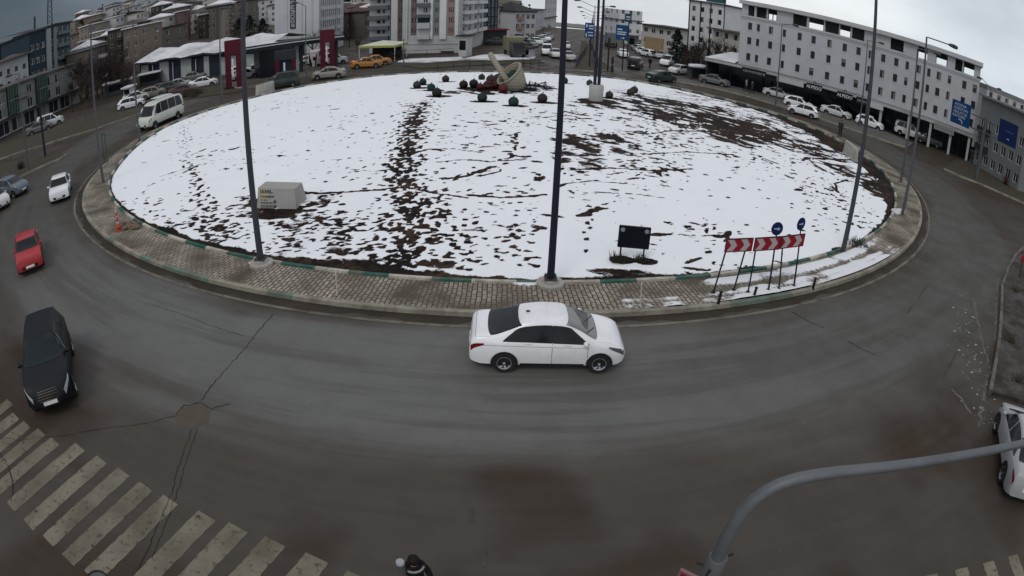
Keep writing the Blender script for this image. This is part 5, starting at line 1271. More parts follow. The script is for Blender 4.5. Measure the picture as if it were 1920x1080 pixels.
for k, (kind, u, v, h, lab, c) in enumerate([('saloon', 1459, 184, HA, 'white saloon nearest the shop fronts beside the street lamp', OFFW), ('hatch', 1497, 203, HA, 'white hatchback parked between a white saloon and moving white van', WHITE),
    ('saloon', 1568, 219, HA-.12, 'white saloon nosing out by the dark shop corner', OFFW), ('hatch', 1630, 239, HA, 'white car half behind the right-hand tall mast', WHITE), ('van', 1704, 257, HA, 'white people carrier parked before the pillars of the grey block', OFFW),
    ('boxy', 1740, 270, HA+.1, 'dark car parked beside the white people carrier', DGREY), ('saloon', 1772, 279, HA+.15, 'pale saloon in front of the second pillar', SILV), ('saloon', 1818, 291, HA+.15, 'silver saloon under the blue direction sign', SILV),
    ('hatch', 1868, 300, HA+.2, 'dark hatchback parked under the right blue gantry sign', GREY), ('hatch', 1848, 280, HA+.2, 'white hatchback in the row behind the sign mast', OFFW), ('hatch', 1885, 282, HA+.2, 'grey car in the row at far right', SILV), ('saloon', 1905, 312, HA+.2, 'dark car by the railing at far right', DGREY),
    ('saloon', 1340, 159, HA+.05, 'dark grey saloon parked at the left end of shops', GREY)]):
    car(kind, at(u, v, .1 if u > 1650 or u < 1420 else 0), h, lab, c, group='cars parked at the shops')
car('hatch', at(1506, 217), HA+PI, 'white hatchback driving past the parked white cars', WHITE, name='moving_car')
car('saloon', at(1240, 153), head(1290, 152, 1200, 150)+PI, 'dark green saloon driving round the far right of the ring', GREENP, name='moving_car')
AV = math.atan2(1, .06)
for kind, u, v, h, lab, c, nm in [('hatch', 1272, 139, -2.4, 'white car facing out of the side street', OFFW, 'parked_car'), ('van', 1253, 124, -2.2, 'white van parked by the conifer', WHITE, 'parked_car'), ('hatch', 1240, 110, -2.1, 'silver van higher up by the conifer', SILV, 'parked_car'),
    ('van', 1191, 129, 1.2, 'dark grey van driving away up the avenue', DGREY, 'moving_car'), ('saloon', 1167, 107, AV, 'white saloon driving away up the right carriageway', WHITE, 'moving_car'),
    ('saloon', 1180, 86, AV+.25, 'white car farthest in the row along the right carriageway', WHITE, 'parked_car'), ('hatch', 1188, 90, AV+.25, 'white car second farthest in the row on the right', OFFW, 'parked_car'), ('saloon', 1196, 96, AV+.3, 'grey roofed car in the middle of the right-hand row', SILV, 'parked_car'), ('saloon', 1205, 102, AV+.4, 'white car at the near end of the right-hand row', WHITE, 'parked_car'), ('hatch', 1213, 106, AV+.5, 'long white car nearest in the right-hand row', WHITE, 'parked_car'),
    ('van', 1025, 103, -1.6, 'white van coming down the left carriageway', WHITE, 'moving_car'), ('saloon', 1060, 92, -1.6, 'white car far up the left carriageway', OFFW, 'moving_car'), ('saloon', 1041, 108, -1.5, 'white car behind the dark mast on the left carriageway', OFFW, 'moving_car'), ('saloon', 1064, 113, -1.4, 'silver car leaving the left carriageway', SILV, 'moving_car'),
    ('hatch', 1005, 84, -1.2, 'pale car first in the parked row left of the avenue', OFFW, 'parked_car'), ('hatch', 1013, 80, -1.2, 'pale car second in the parked row left of the avenue', SILV, 'parked_car'), ('saloon', 1020, 77, -1.2, 'white car third in the parked row left of the avenue', WHITE, 'parked_car'), ('hatch', 1027, 74, -1.2, 'grey car last in the parked row left of the avenue', GREY, 'parked_car'), ('saloon', 993, 88, -1.0, 'grey car at the near end of the row left of the avenue', GREY, 'parked_car'),
    ('saloon', 905, 79, .2, 'white car parked under the red shop front', OFFW, 'parked_car'), ('hatch', 950, 79, .3, 'white car between the red shop front and cream flats', WHITE, 'parked_car'), ('saloon', 930, 84, .1, 'dark car in the parking area below the flats', DGREY, 'parked_car'), ('hatch', 975, 75, .1, 'silver car before the dark awning', SILV, 'parked_car'),
    ('saloon', 688, 127, .12, 'yellow taxi parked left of the green tent', YEL, 'taxi'), ('saloon', 706, 122, .12, 'second yellow taxi under the edge of the green tent', YEL, 'taxi'), ('van', 626, 121, .3, 'white van behind the right leg of the right red gate', OFFW, 'parked_car'), ('minibus', 610, 120, 1.2, 'pinkish white ambulance under the fuel canopy', paint('pinkwhite', (.5, .42, .43)), 'parked_car'), ('hatch', 583, 121, .5, 'white car in the shade of fuel canopy', OFFW, 'parked_car'),
    ('saloon', 616, 147, PI+.25, 'muddy pale car driving round the far left of the ring', paint('mudpale', (.26, .25, .22)), 'moving_car'), ('van', 527, 164, PI+.5, 'dark green van driving past the middle red gate', GREENP, 'moving_car'),
    ('saloon', 382, 163, .35, 'white pickup like car parked before the snow roofed hall', WHITE, 'parked_car'), ('hatch', 365, 151, .2, 'grey car at the steps of the snow roofed hall', GREY, 'parked_car'), ('hatch', 318, 172, .5, 'dark car with snow on its roof above the minibus', DGREY, 'parked_car'), ('saloon', 300, 175, .5, 'dark saloon with snowy bonnet in the left car park', DGREY, 'parked_car'), ('hatch', 287, 182, .5, 'dull green car in the left car park', BEIGE, 'parked_car'), ('saloon', 335, 166, .5, 'silver car tucked behind snow topped cars', SILV, 'parked_car'), ('saloon', 256, 190, .6, 'white car nose out by the pole at the left car park', OFFW, 'parked_car'), ('hatch', 246, 203, .6, 'snow covered car left of the pole', WHITE, 'parked_car'), ('saloon', 345, 178, .4, 'reddish brown car behind the hedge', paint('maroon', (.08, .03, .03)), 'parked_car'),
    ('hatch', 450, 141, .6, 'white car beside the first red gate', WHITE, 'parked_car'), ('saloon', 458, 148, .7, 'silver car in the forecourt beside the first red gate', SILV, 'parked_car'), ('van', 95, 238, .75, 'white van parked along the left shop row', OFFW, 'parked_car'), ('saloon', 75, 248, .75, 'grey car parked in front of the left shop row', GREY, 'parked_car')]:
    q = at(u, v)
    if q.length > 150: q = pt(u, v, 150); q.z = 0
    car(kind, (q.x, q.y, .02), h, lab, c, 'taxi' if nm == 'taxi' else 'van' if kind in ('van',) else 'ambulance' if 'ambulance' in lab else 'car', name=nm, detail=False, group=None)
# box truck and a yellowish lorry
def truck(p, h, label, boxm, cabm):
    t = empty('lorry', p, h, label, 'lorry')
    mb = MB(); mb.box(-3.2, 1.2, -1.15, 1.15, .95, 3.1); mb.build('box', boxm, t)
    c = MB(); c.extr([(1.3, .6), (3.1, .6), (3.15, 1.4), (2.75, 2.5), (1.3, 2.55)], -1.05, 1.05); o = c.build('cab', cabm, t); fix_normals(o.data)
    w = MB(); w.quad((3.16, -.9, 1.5), (3.16, .9, 1.5), (2.80, .9, 2.4), (2.80, -.9, 2.4)); w.build('windscreen', GLASS, t)
    ch = MB(); ch.box(-3.1, 3.0, -.5, .5, .55, .92); ch.build('chassis', BLACKP, t)
    for x in (-2.1, 2.2):
        for y in (-.95, .95): MB().lathe([(.3, -.14), (.46, -.13), (.48, 0), (.46, .13), (.3, .14)], 16, (x, y, .48), 'y').build('wheel', TYRE, t)
    for y in (-.8, .8): MB().box(-3.23, -3.2, y-.15, y+.15, .95, 1.15).build('tail_light', TAILRED, t)
q = pt(1145, 80, 130); q.z = 0; truck(q, AV, 'grey box lorry driving away far up the right carriageway', mat('lorry_grey', (.12, .14, .145), .7, 0, .2, 1), SILV)
q = at(964, 106); truck(q, -1.35, 'lorry with yellowish top standing left of the avenue', mat('lorry_yellow', (.17, .16, .10), .7, 0, .3, 1), DGREY)
# ================================================================== buildings
FRAMEW = mat('window_frame_white', (.45, .45, .46), .6, 0, .08); FRAMEB = mat('window_frame_brown', (.10, .075, .06), .6)
PANE = mat('window_pane', (.022, .026, .032), .08, 0, .5, .35); CURT = mat('window_curtain', (.16, .155, .15), .3, 0, .35, 2.0)
WIN = {}
def win_mesh(w, h, style=0):
    w, h = round(w, 1), round(h, 1); w = max(w, .2); h = max(h, .2); var = random.choice((0, 0, 0, 1, 2)); k = (w, h, style, var)
    if k in WIN: return WIN[k]
    mb = MB(); f = min(.07, w*.1)
    for q in ((0, w, 0, f), (0, w, h-f, h), (0, f, f, h-f), (w-f, w, f, h-f)): mb.box(q[0], q[1], -.03, .03, q[2], q[3])
    if w > .8: mb.box(w/2-f*.5, w/2+f*.5, -.025, .025, f, h-f)
    mb.k = 1
    if var == 0: mb.quad((f, .01, f), (w-f, .01, f), (w-f, .01, h-f), (f, .01, h-f))
    elif var == 1: mb.quad((f, .01, f), (w*.5, .01, f), (w*.5, .01, h-f), (f, .01, h-f)); mb.k = 2; mb.quad((w*.5, .01, f), (w-f, .01, f), (w-f, .01, h-f), (w*.5, .01, h-f))
    else: mb.quad((f, .01, f), (w-f, .01, f), (w-f, .01, h*.6), (f, .01, h*.6)); mb.k = 2; mb.quad((f, .01, h*.6), (w-f, .01, h*.6), (w-f, .01, h-f), (f, .01, h-f))
    if style == 2: mb.k = 0; mb.box(-.1, w+.1, -.10, .02, -.1, 0)
    WIN[k] = mb.mesh('window', [FRAMEB if style == 1 else FRAMEW, PANE, CURT]); return WIN[k]
def facade(mb, o, ux, w, z0, z1, ops, dep=.18):
    ny = Vector((-ux.y, ux.x, 0))                       # inwards
    ev = lambda x, z, d=0: o + ux*x + ny*d + Vector((0, 0, z))
    xs = sorted({0.0, w} | {round(v, 3) for q in ops for v in q[:2]}); zs = sorted({z0, z1} | {round(v, 3) for q in ops for v in q[2:4]})
    xi = {v: i for i, v in enumerate(xs)}; zi = {v: i for i, v in enumerate(zs)}; hole = set()
    for q in ops:
        for i in range(xi[round(q[0], 3)], xi[round(q[1], 3)]):
            for j in range(zi[round(q[2], 3)], zi[round(q[3], 3)]): hole.add((i, j))
    for j in range(len(zs)-1):                          # merge runs of solid cells
        i = 0
        while i < len(xs)-1:
            if (i, j) in hole: i += 1; continue
            k = i
            while k < len(xs)-1 and (k, j) not in hole: k += 1
            mb.quad(ev(xs[i], zs[j]), ev(xs[k], zs[j]), ev(xs[k], zs[j+1]), ev(xs[i], zs[j+1])); i = k
    for x0, x1, a, b in [q[:4] for q in ops]:
        mb.quad(ev(x0, a), ev(x0, a, dep), ev(x0, b, dep), ev(x0, b)); mb.quad(ev(x1, a, dep), ev(x1, a), ev(x1, b), ev(x1, b, dep))
        mb.quad(ev(x0, a), ev(x1, a), ev(x1, a, dep), ev(x0, a, dep)); mb.quad(ev(x0, b, dep), ev(x1, b, dep), ev(x1, b), ev(x0, b))
def grid(w, cols, z0, fh, rows, ww, wh, sill=.9, m=None, skip=()):
    "window openings in a regular grid"
    m = m if m is not None else w/cols/2; out = []
    for r in range(rows):
        for c in range(cols):
            if (c, r) in skip: continue
            x = m+(w-2*m)*(c/(cols-1) if cols > 1 else .5); z = z0+r*fh+sill
            out.append((round(x-ww/2, 3), round(x+ww/2, 3), round(z, 3), round(z+wh, 3)))
    return out
def building(name, label, p, rz, w, d, h, wall, front=(), right=(), left=(), roof='flat', roofm=None, style=0, cat='building', group=None, zb=-1.0, balc=(), balm=None, rise=2.2, oh=.4, windows=True, trim=None):
    t = empty(name, p, rz, label, cat, group); X = Vector((1, 0, 0)); Y = Vector((0, 1, 0)); mb = MB()
    facade(mb, Vector((0, 0, 0)), X, w, zb, h, front); facade(mb, Vector((w, 0, 0)), Y, d, zb, h, right); facade(mb, Vector((0, d, 0)), -Y, d, zb, h, left); facade(mb, Vector((w, d, 0)), -X, w, zb, h, ())
    mb.build('wall', wall, t)
    for ops, o, r, in ((front, (0, 0), 0), (right, (w, 0), PI/2), (left, (0, d), -PI/2)):
        ca, sa = math.cos(r), math.sin(r)
        for k, q in enumerate(ops):
            ww, wh = q[1]-q[0], q[3]-q[2]; x, y = q[0], .12
            me = win_mesh(ww, wh, style); wo = inst('window', me, t, (o[0]+ca*x-sa*y, o[1]+sa*x+ca*y, q[2]), r); wo.scale = (ww/max(round(ww, 1), .2), 1, wh/max(round(wh, 1), .2))
    rm = roofm or CONC; mb = MB()
    if roof == 'flat':
        mb.box(-oh, w+oh, -oh, d+oh, h, h+.25); mb.build('roof', rm, t)
    elif roof == 'parapet':
        for q in ((-.05, w+.05, -.05, .2), (-.05, w+.05, d-.2, d+.05), (-.05, .2, .2, d-.2), (w-.2, w+.05, .2, d-.2)): mb.box(q[0], q[1], q[2], q[3], h, h+.7)
        mb.box(.2, w-.2, .2, d-.2, h-.05, h+.08); mb.build('roof', rm, t)
    elif roof in ('hip', 'gable'):
        s = d/2 if roof == 'hip' else -oh
        s = min(s, w*.48); z = h+.02; b = [(-oh, -oh, z), (w+oh, -oh, z), (w+oh, d+oh, z), (-oh, d+oh, z)]; r = [(s, d/2, z+rise), (w-s, d/2, z+rise)]
        mb.poly([b[0], b[1], r[1], r[0]]); mb.poly([b[2], b[3], r[0], r[1]]); mb.poly([b[1], b[2], r[1]]); mb.poly([b[3], b[0], r[0]]); mb.poly([b[3], b[2], b[1], b[0]])
        mb.box(-oh, w+oh, -oh, d+oh, z-.22, z-.01) ; mb.build('roof', rm, t)
    elif roof == 'shed':
        mb.poly([(-oh, -oh, h), (w+oh, -oh, h), (w+oh, d+oh, h+rise), (-oh, d+oh, h+rise)]); mb.box(-oh, w+oh, -oh, d+oh, h-.25, h-.01); mb.build('roof', rm, t)
    for x0, x1, z, dp, hh in balc:
        q = MB(); q.box(x0, x1, -dp, -.005, z-.15, z); q.box(x0, x1, -dp, -dp+.1, z, z+hh); q.box(x0, x0+.1, -dp+.1, -.005, z, z+hh); q.box(x1-.1, x1, -dp+.1, -.005, z, z+hh); q.build('balcony', balm or wall, t)
    return t
def front_px(uL, vL, DL, uR, vR, DR):
    a, b = pt(uL, vL, DL), pt(uR, vR, DR); a.z = b.z = 0; d = b-a; return a, math.atan2(d.y, d.x), d.length
def W_(name, c, **k): return mat('wall_'+name, c, .9, 0, .10, .5, .15, dirt=tuple(q*.62 for q in c), dirt_amt=.45, **k)
GREYW = W_('grey', (.40, .41, .43)); CREAMW = W_('cream', (.46, .44, .40)); TANW = W_('tan', (.22, .19, .16)); BROWNW = W_('brown', (.095, .07, .06)); WHITEW = W_('white', (.56, .57, .58)); TEALW = W_('teal', (.022, .038, .052)); DARKW = W_('dark', (.03, .033, .04)); GREENW = W_('sage', (.17, .18, .175)); REDW = W_('brick', (.13, .088, .08)); CONCW = W_('render', (.42, .425, .43)); OCHRE = W_('ochre', (.27, .20, .12)); PINKW = W_('pink', (.26, .18, .16))
TILE = mat('roof_tile', (.085, .05, .045), .9, 0, .3, 1.2, .3, dirt=(.06, .05, .045), dirt_amt=.6); BROOF = mat('roof_brown', (.06, .048, .042), .9, 0, .3, .8, .2, dirt=(.3, .3, .31), dirt_amt=.35); SROOF = mat('roof_snow', (.62, .63, .66), .85, 0, .12, .5, .2, dirt=(.12, .10, .09), dirt_amt=.6); DROOF = mat('roof_dark', (.03, .03, .035), .8, 0, .2, .8); GROOF = mat('roof_grey', (.17, .175, .18), .8, 0, .2, .6)

# ---- the grey block with shops along the right
def grey_block():
    K = 1.045; az = math.radians(-44.295); o = Vector((23.739*K, 80.583*K, 0)); ux = Vector((math.cos(az), math.sin(az), 0)); s0 = 7.7*K; p = o+ux*s0
    S_ = lambda s: s*K-s0; Z_ = lambda z: 9.7+(z-9.7)*K; Wd = S_(41.1); D = 11.0
    t = empty('grey_block', p, az, 'long grey block with small windows, open loft and dark shops beneath', 'building')
    wm = GREYW; mb = MB(); ww, wh = .62, 1.02
    cols = [9.1, 10.3, 12.1, 14.0, 16.15, 18.1, 20.3, 22.4, 24.3, 25.9, 27.7, 29.5, 31.0, 32.6, 34.0, 35.4, 36.9, 39.0, 40.5]; ops = []
    for z in (4.95, 7.12, 9.1):
        for k, s in enumerate(cols):
            w2 = ww*(.78 if k in (1, 3, 9, 12, 14, 16) else 1)
            x = S_(s); zc = Z_(z); ops.append((round(x-w2/2, 3), round(x+w2/2, 3), round(zc-wh/2, 3), round(zc+wh/2, 3)))
    z0, z1 = Z_(3.72), Z_(10.42)
    facade(mb, Vector((0, 0, 0)), Vector((1, 0, 0)), Wd, z0, z1, ops); facade(mb, Vector((0, D, 0)), Vector((0, -1, 0)), D, z0, z1, ()); facade(mb, Vector((Wd, 0, 0)), Vector((0, 1, 0)), D, z0, z1, ()); facade(mb, Vector((Wd, D, 0)), Vector((-1, 0, 0)), Wd, z0, z1, ())
    mb.quad((0, 0, z0), (0, D, z0), (Wd, D, z0), (Wd, 0, z0)); mb.build('wall', wm, t)
    for q in ops:
        me = win_mesh(q[1]-q[0], q[3]-q[2], 1); wo = inst('window', me, t, (q[0], .12, q[2])); wo.scale = ((q[1]-q[0])/round(q[1]-q[0], 1), 1, (q[3]-q[2])/round(q[3]-q[2], 1))
        su = MB(); su.box(q[0]-.07, q[1]+.07, -.03, -.004, q[2]-.10, q[2]-.01)
    sm = MB()
    for q in ops: sm.box(q[0]-.08, q[1]+.08, -.05, -.003, q[2]-.11, q[2]-.02)
    sm.build('sill_course', CONCW, t)
    # loft: front and back walls pierced, slab roof above
    zl0, zl1 = z1+.02, Z_(12.0); fo = [(8.6, 9.5), (9.8, 11.25), (11.45, 12.75), (15.0, 16.95), (17.25, 19.3), (19.5, 21.4), (21.55, 23.0), (23.2, 24.9), (28.5, 30.3), (32.3, 33.6), (34.8, 36.4), (37.5, 38.5), (38.7, 40.2)]
    F = [(round(S_(a), 3), round(S_(b), 3), zl0+.10, zl1-.08) for a, b in fo]; lb = MB(); facade(lb, Vector((0, .3, 0)), Vector((1, 0, 0)), Wd, zl0, zl1, F, .22)
    sky = [(8.6, 9.4), (11.5, 12.75), (17.3, 19.3), (21.55, 23.0), (32.4, 33.6), (34.9, 36.3), (38.8, 40.2)]; B = []
    for a, b in sky:
        q = []
        for s in (a, b):
            w3 = p+ux*S_(s); v = Vector((w3.x, w3.y, 0)).normalized(); al = v.dot(ux); bk = v.dot(Vector((-ux.y, ux.x, 0))); q.append(S_(s)+(D-.6)*al/bk)
        if q[0] > .2: B.append((q[0], q[1]))
        else: B.append((max(q[0], .25), max(q[1], .9)))
    B = sorted(B); Bo = []
    for a, b in B:
        if Bo and a < Bo[-1][1]+.1: a = Bo[-1][1]+.1
        if b > a+.2: Bo.append((a, b))
    Bo = [(round(Wd-b, 3), round(Wd-a, 3), zl0+.06, zl1-.55) for a, b in Bo][::-1]
    facade(lb, Vector((Wd, D-.3, 0)), Vector((-1, 0, 0)), Wd, zl0, zl1, Bo, .22); facade(lb, Vector((0, D-.3, 0)), Vector((0, -1, 0)), D-.6, zl0, zl1, [(.8, 3.2, zl0+.3, zl1-.3)] if False else (), .2); facade(lb, Vector((Wd, .3, 0)), Vector((0, 1, 0)), D-.6, zl0, zl1, (), .2)
    lb.build('loft', wm, t)
    fl = MB(); fl.box(.1, Wd-.1, .6, D-.6, zl0, zl0+.05); fl.build('loft_floor', DARKW, t)
    r = MB(); r.box(-.25, Wd+.3, -.25, D+.25, zl1+.005, zl1+.55); r.build('roof', CONCW, t)
    pp = MB()
    for x in (S_(9.65), S_(11.35), S_(17.1), S_(19.4), S_(21.47), S_(23.1)): pp.box(x-.05, x+.05, .32, .42, zl0, zl1)
    pp.build('loft_posts', CONCW, t)
    co = MB(); co.box(-.15, Wd+.15, -.14, -.002, z1-.14, z1+.10); co.box(-.08, Wd+.08, -.08, -.003, z1-.34, z1-.20); co.build('cornice', CONCW, t)
    # ground floor: canopy edge, dark shop fronts, fascias, pillars
    x0 = -4.4; ze = z0
    c = MB(); c.box(x0, Wd+.6, -1.5, -.01, ze-.18, ze+.05); c.build('canopy', mat('canopy_grey', (.13, .13, .13), .8, 0, .3, 1.2, dirt=(.4, .4, .42), dirt_amt=.5), t)
    e = MB(); e.box(x0-.02, Wd+.6, -1.56, -1.5, ze-.36, ze-.02); e.build('canopy_edge', mat('fascia_pale', (.34, .34, .35), .7, 0, .25, .7, dirt=(.12, .12, .12), dirt_amt=.7), t)
    wr_ = MB(); wr_.poly([(x0-.3, -1.2, ze+.10), (-.02, -1.2, ze+.10), (-.02, 4.5, ze+1.35), (x0+1.2, 4.5, ze+1.2)]); wr_.poly([(x0-.3, -1.2, ze+.06), (x0+1.2, 4.5, ze+1.15), (x0+1.2, 4.5, ze), (x0-.3, -1.2, ze)]); wr_.build('wing_roof', SROOF, t)
    sf = MB(); sf.box(x0, Wd, .9, 1.0, -.05, ze-.2); sf.build('shop_front', mat('shop_glass', (.006, .009, .014), .12, 0, .4, .3), t)
    se = MB()
    for k in range(16): x = x0+.5+k*(Wd-x0)/16; se.box(x, x+.12, .84, .895, 0, ze-.2)
    se.build('shop_mullions', DARKW, t)
    sw_ = MB(); sw_.box(x0, x0+.2, -1.0, D, 0, ze-.2); sw_.box(x0, .0, 1.2, D*.7, ze+.05, ze+.12); sw_.box(Wd-.15, Wd, 1.0, D, 0, ze); sw_.box(x0, Wd, D-.2, D, 0, ze); sw_.build('shop_wall', DARKW, t)
    for s in (28.3, 32.15, 35.15, 38.0, 40.6): MB().box(S_(s)-.17, S_(s)+.17, -1.35, -1.0, 0, ze-.19).build('pillar', mat('pillar_grey', (.34, .34, .34), .8, 0, .15, 1), t)
    fb = MB(); fb.box(S_(14.0), S_(17.7), -1.66, -1.57, ze-.95, ze-.28); fb.build('blank_fascia', CONCW, t)
    fb = MB(); fb.box(S_(26.8), S_(28.6), -1.66, -1.57, ze-.95, ze-.28); fb.build('blank_fascia', CONCW, t)
    sb = mat('shop_sign_dark', (.008, .010, .016), .5)
    for sA, sB, txt in ((9.0, 12.4, None), (18.1, 20.2, 'ALPEDO'), (22.3, 24.4, 'ALPEDO'), (24.9, 26.5, None), (35.6, 38.4, None)):
        b = MB(); xa, xb = S_(sA), S_(sB); b.box(xa, xb, -1.68, -1.565, ze-.95, ze-.12); sgn = b.build('shop_sign', sb if sA < 30 else mat('shop_sign_pale', (.2, .2, .2), .6), t)
        if txt:
            me = font_mesh(txt, .58); o = inst('lettering', me, sgn, ((xa+xb)/2, -1.69, ze-.58)); o.rotation_euler = (PI/2, 0, 0); me.materials.append(mat('letter_white', (.62, .63, .66), .5))
            lg = MB(); lg.tube([((xa+xb)/2-.25, -1.69, ze+.03), ((xa+xb)/2, -1.69, ze+.30), ((xa+xb)/2+.25, -1.69, ze+.03)], .05, 5); lg.build('emblem', sb, sgn)
        else:
            lm = MB(); random.seed(int(sA*10)); x = xa+.2
            while x < xb-.3:
                w3 = random.uniform(.12, .26); hh = random.uniform(.22, .34); lm.box(x, x+w3, -1.70, -1.681, ze-.55-hh/2, ze-.55+hh/2); x += w3+random.uniform(.05, .14)
            lm.build('lettering', mat('letter_dim', (.16, .16, .15), .6), sgn)
grey_block()
# snow roofed lean-to left of it, small cream house and the tall white block with a roof sign
a, rz, w = front_px(1336, 60, 98, 1388, 72, 94); z = toppx(a, 1338, 55); building('cream_house', 'small cream house with brown eaves between the white block and grey block', a, rz, w, 7, z, CREAMW, front=grid(w, 3, z-6.0, 2.1, 3, .8, 1.0, .6), left=grid(7, 2, z-6.0, 2.1, 3, .7, 1.0, .6), roof='flat', roofm=BROOF, oh=.7, style=0)
a, rz, w = front_px(1292, 40, 112, 1357, 40, 108); z = toppx(a, 1292, 1)
t = building('white_block', 'tall white block with dark band corner and a roof sign behind the bare trees', a, rz, w, 9, z, WHITEW, front=grid(w, 4, z-10.0, 1.9, 5, .8, 1.0, .5), left=grid(9, 3, z-10.0, 1.9, 5, .5, 1.1, .5), roof='flat', roofm=BROOF, oh=.35)
q = MB(); 
for x in (-.02, w*.33, w*.62): q.box(x-.12, x+.12, -.06, -.003, 0, z-.02)
q.build('dark_band', DARKW, t)
q = MB(); q.box(w*.45, w*1.0, .3, .5, z+.3, z+2.2); q.build('roof_sign', mat('roof_sign_teal', (.03, .09, .10), .6), t); q = MB(); q.tube([(w*.9+.8, 0, z-7), (w*.9+.8, 0, z+2.5)], .09, 6); q.build('mast', POLED, t)
# row on the far right
a, rz, w = front_px(1838, 170, 71, 1925, 205, 72); z = toppx(a, 1838, 176); a2, rz2, w2 = front_px(1842, 180, 76, 1930, 215, 70)
building('grey_workshop', 'grey two storey building with flat roof at right edge behind the blue signs', a2, rz2, w2, 9, toppx(a2, 1842, 180), GREENW, front=grid(w2, 6, .2, 2.1, 3, .9, 1.1, .5), roof='flat', roofm=GROOF, style=0, balc=[(w2*.05, w2*.28, 2.3, .8, .6), (w2*.05, w2*.28, 4.4, .8, .6)], balm=DARKW)
a2, rz2, w2 = front_px(1852, 160, 96, 1925, 190, 100); building('stepped_roof_house', 'house with stepped grey rooftop rising behind the far right building', a2, rz2, w2, 9, toppx(a2, 1853, 168), CONCW, front=grid(w2, 5, 3.5, 2.2, 3, .8, 1.0, .5), roof='parapet', roofm=GROOF)
# ---- far end of the avenue
a, rz, w = front_px(1160, 55, 165, 1203, 55, 168); building('white_office', 'white low office block behind the blue direction sign', a, rz, w, 10, toppx(a, 1160, 37), WHITEW, front=grid(w, 3, 1, 2.6, 3, .9, 1.2, .6), left=grid(10, 3, 1, 2.6, 3, .8, 1.2, .6), roof='flat', roofm=GROOF)
a, rz, w = front_px(1204, 50, 140, 1262, 55, 135); building('cream_hall', 'cream two storey building with a flat grey roof right of white office', a, rz, w, 9, toppx(a, 1204, 46), CREAMW, front=grid(w, 4, .5, 2.4, 2, 1.1, 1.1, .7), roof='flat', roofm=DROOF, oh=.8)
a, rz, w = front_px(1208, 85, 117, 1242, 88, 114); t = building('ochre_hoarding', 'ochre plywood hoarding round a building plot', a, rz, w, .3, toppx(a, 1208, 68), OCHRE, roof='none', cat='hoarding')
a = pt(1055, 48, 245); b = pt(1190, 52, 235); a.z = b.z = 0; d = b-a; L = d.length; t = empty('overpass', a, math.atan2(d.y, d.x), 'pale concrete road bridge crossing the far end of the avenue', 'bridge'); z1 = toppx(a, 1055, 43); z0 = toppx(a, 1055, 51)
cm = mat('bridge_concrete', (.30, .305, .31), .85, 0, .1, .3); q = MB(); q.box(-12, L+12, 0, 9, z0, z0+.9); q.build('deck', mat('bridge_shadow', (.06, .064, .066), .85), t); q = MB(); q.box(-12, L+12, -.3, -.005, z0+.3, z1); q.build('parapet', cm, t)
for k in range(5): MB().box(-8+k*(L+16)/4, -7+k*(L+16)/4, 2, 7, -.5, z0-.01).build('pier', cm, t)
# blue direction signs over the avenue
def gantry_sign(u0, v0, u1, v1, D, label, rows, m=BLUEG, yaw=0, group='blue direction signs'):
    c = pt((u0+u1)/2, v1, D); zt = pt((u0+u1)/2, v0, D).z; a = pt(u0, v0, D); b = pt(u1, v0, D); w = (b-a).length; rz = math.atan2(b.y-a.y, b.x-a.x)+yaw
    t = empty('direction_sign', (c.x, c.y, 0), rz, label, 'road sign', group); h = zt-c.z
    q = MB(); q.box(-w/2, w/2, -.04, .04, c.z, zt); q.build('panel', m, t); q = MB()
    for z in (c.z+h*.2, c.z+h*.8): q.box(-w/2, w*.5, .045, .12, z-.05, z+.05)
    q.tube([(w*.18, .2, 0), (w*.18, .2, zt-.2)], .10, 8); q.build('support', POLED, t)
    for k, (fz, x0, x1, hh, txt) in enumerate(rows):
        mm = mat('sign_letter', (.42, .47, .55), .5)
        if txt:
            s = hh*h*1.25; me = font_mesh(txt, s, ext=.004); xs = [v.co.x for v in me.vertices]; wl = max(xs)-min(xs); want = (x1-x0)*w
            o = inst('lettering', me, t, ((x0+x1)/2*w-w/2, -.05, c.z+fz*h)); o.rotation_euler = (PI/2, 0, 0); o.scale = (min(1.3, want/wl), 1, 1); me.materials.append(mm)
        else:
            l = MB(); l.box(x0*w-w/2, x1*w-w/2, -.048, -.041, c.z+(fz-hh/2)*h, c.z+(fz+hh/2)*h); l.build('lettering', mm, t)
    return t, w, c.z, h
t, w, z, h = gantry_sign(1154, 47, 1177, 75, 86, 'blue direction sign with white lines right of the twin masts', [(.70, .12, .52, .09, None), (.52, .10, .86, .07, None), (.38, .10, .80, .07, None)])
ar = MB(); ar.poly([(-.2*w, -.05, z+.12*h), (.1*w, -.05, z+.10*h), (.1*w, -.05, z+.05*h), (.25*w, -.05, z+.14*h), (.1*w, -.05, z+.2*h), (.1*w, -.05, z+.15*h)]); ar.build('arrow', mat('sign_letter', (.42, .47, .55), .5), t)
gantry_sign(1096, 43, 1113, 71, 86, 'blue direction sign half hidden behind the twin masts', [(.80, .42, .95, .10, None), (.62, .42, .95, .08, None), (.80, .12, .28, .22, None), (.36, .30, .9, .06, None), (.18, .10, .24, .22, None), (.16, .42, .92, .08, None)])
gantry_sign(1171, 26, 1184, 41, 100, 'small dark teal sign panel high above the right blue sign', [(.6, .2, .8, .18, None), (.3, .2, .8, .1, None)], mat('sign_teal', (.02, .05, .075), .5), .25)
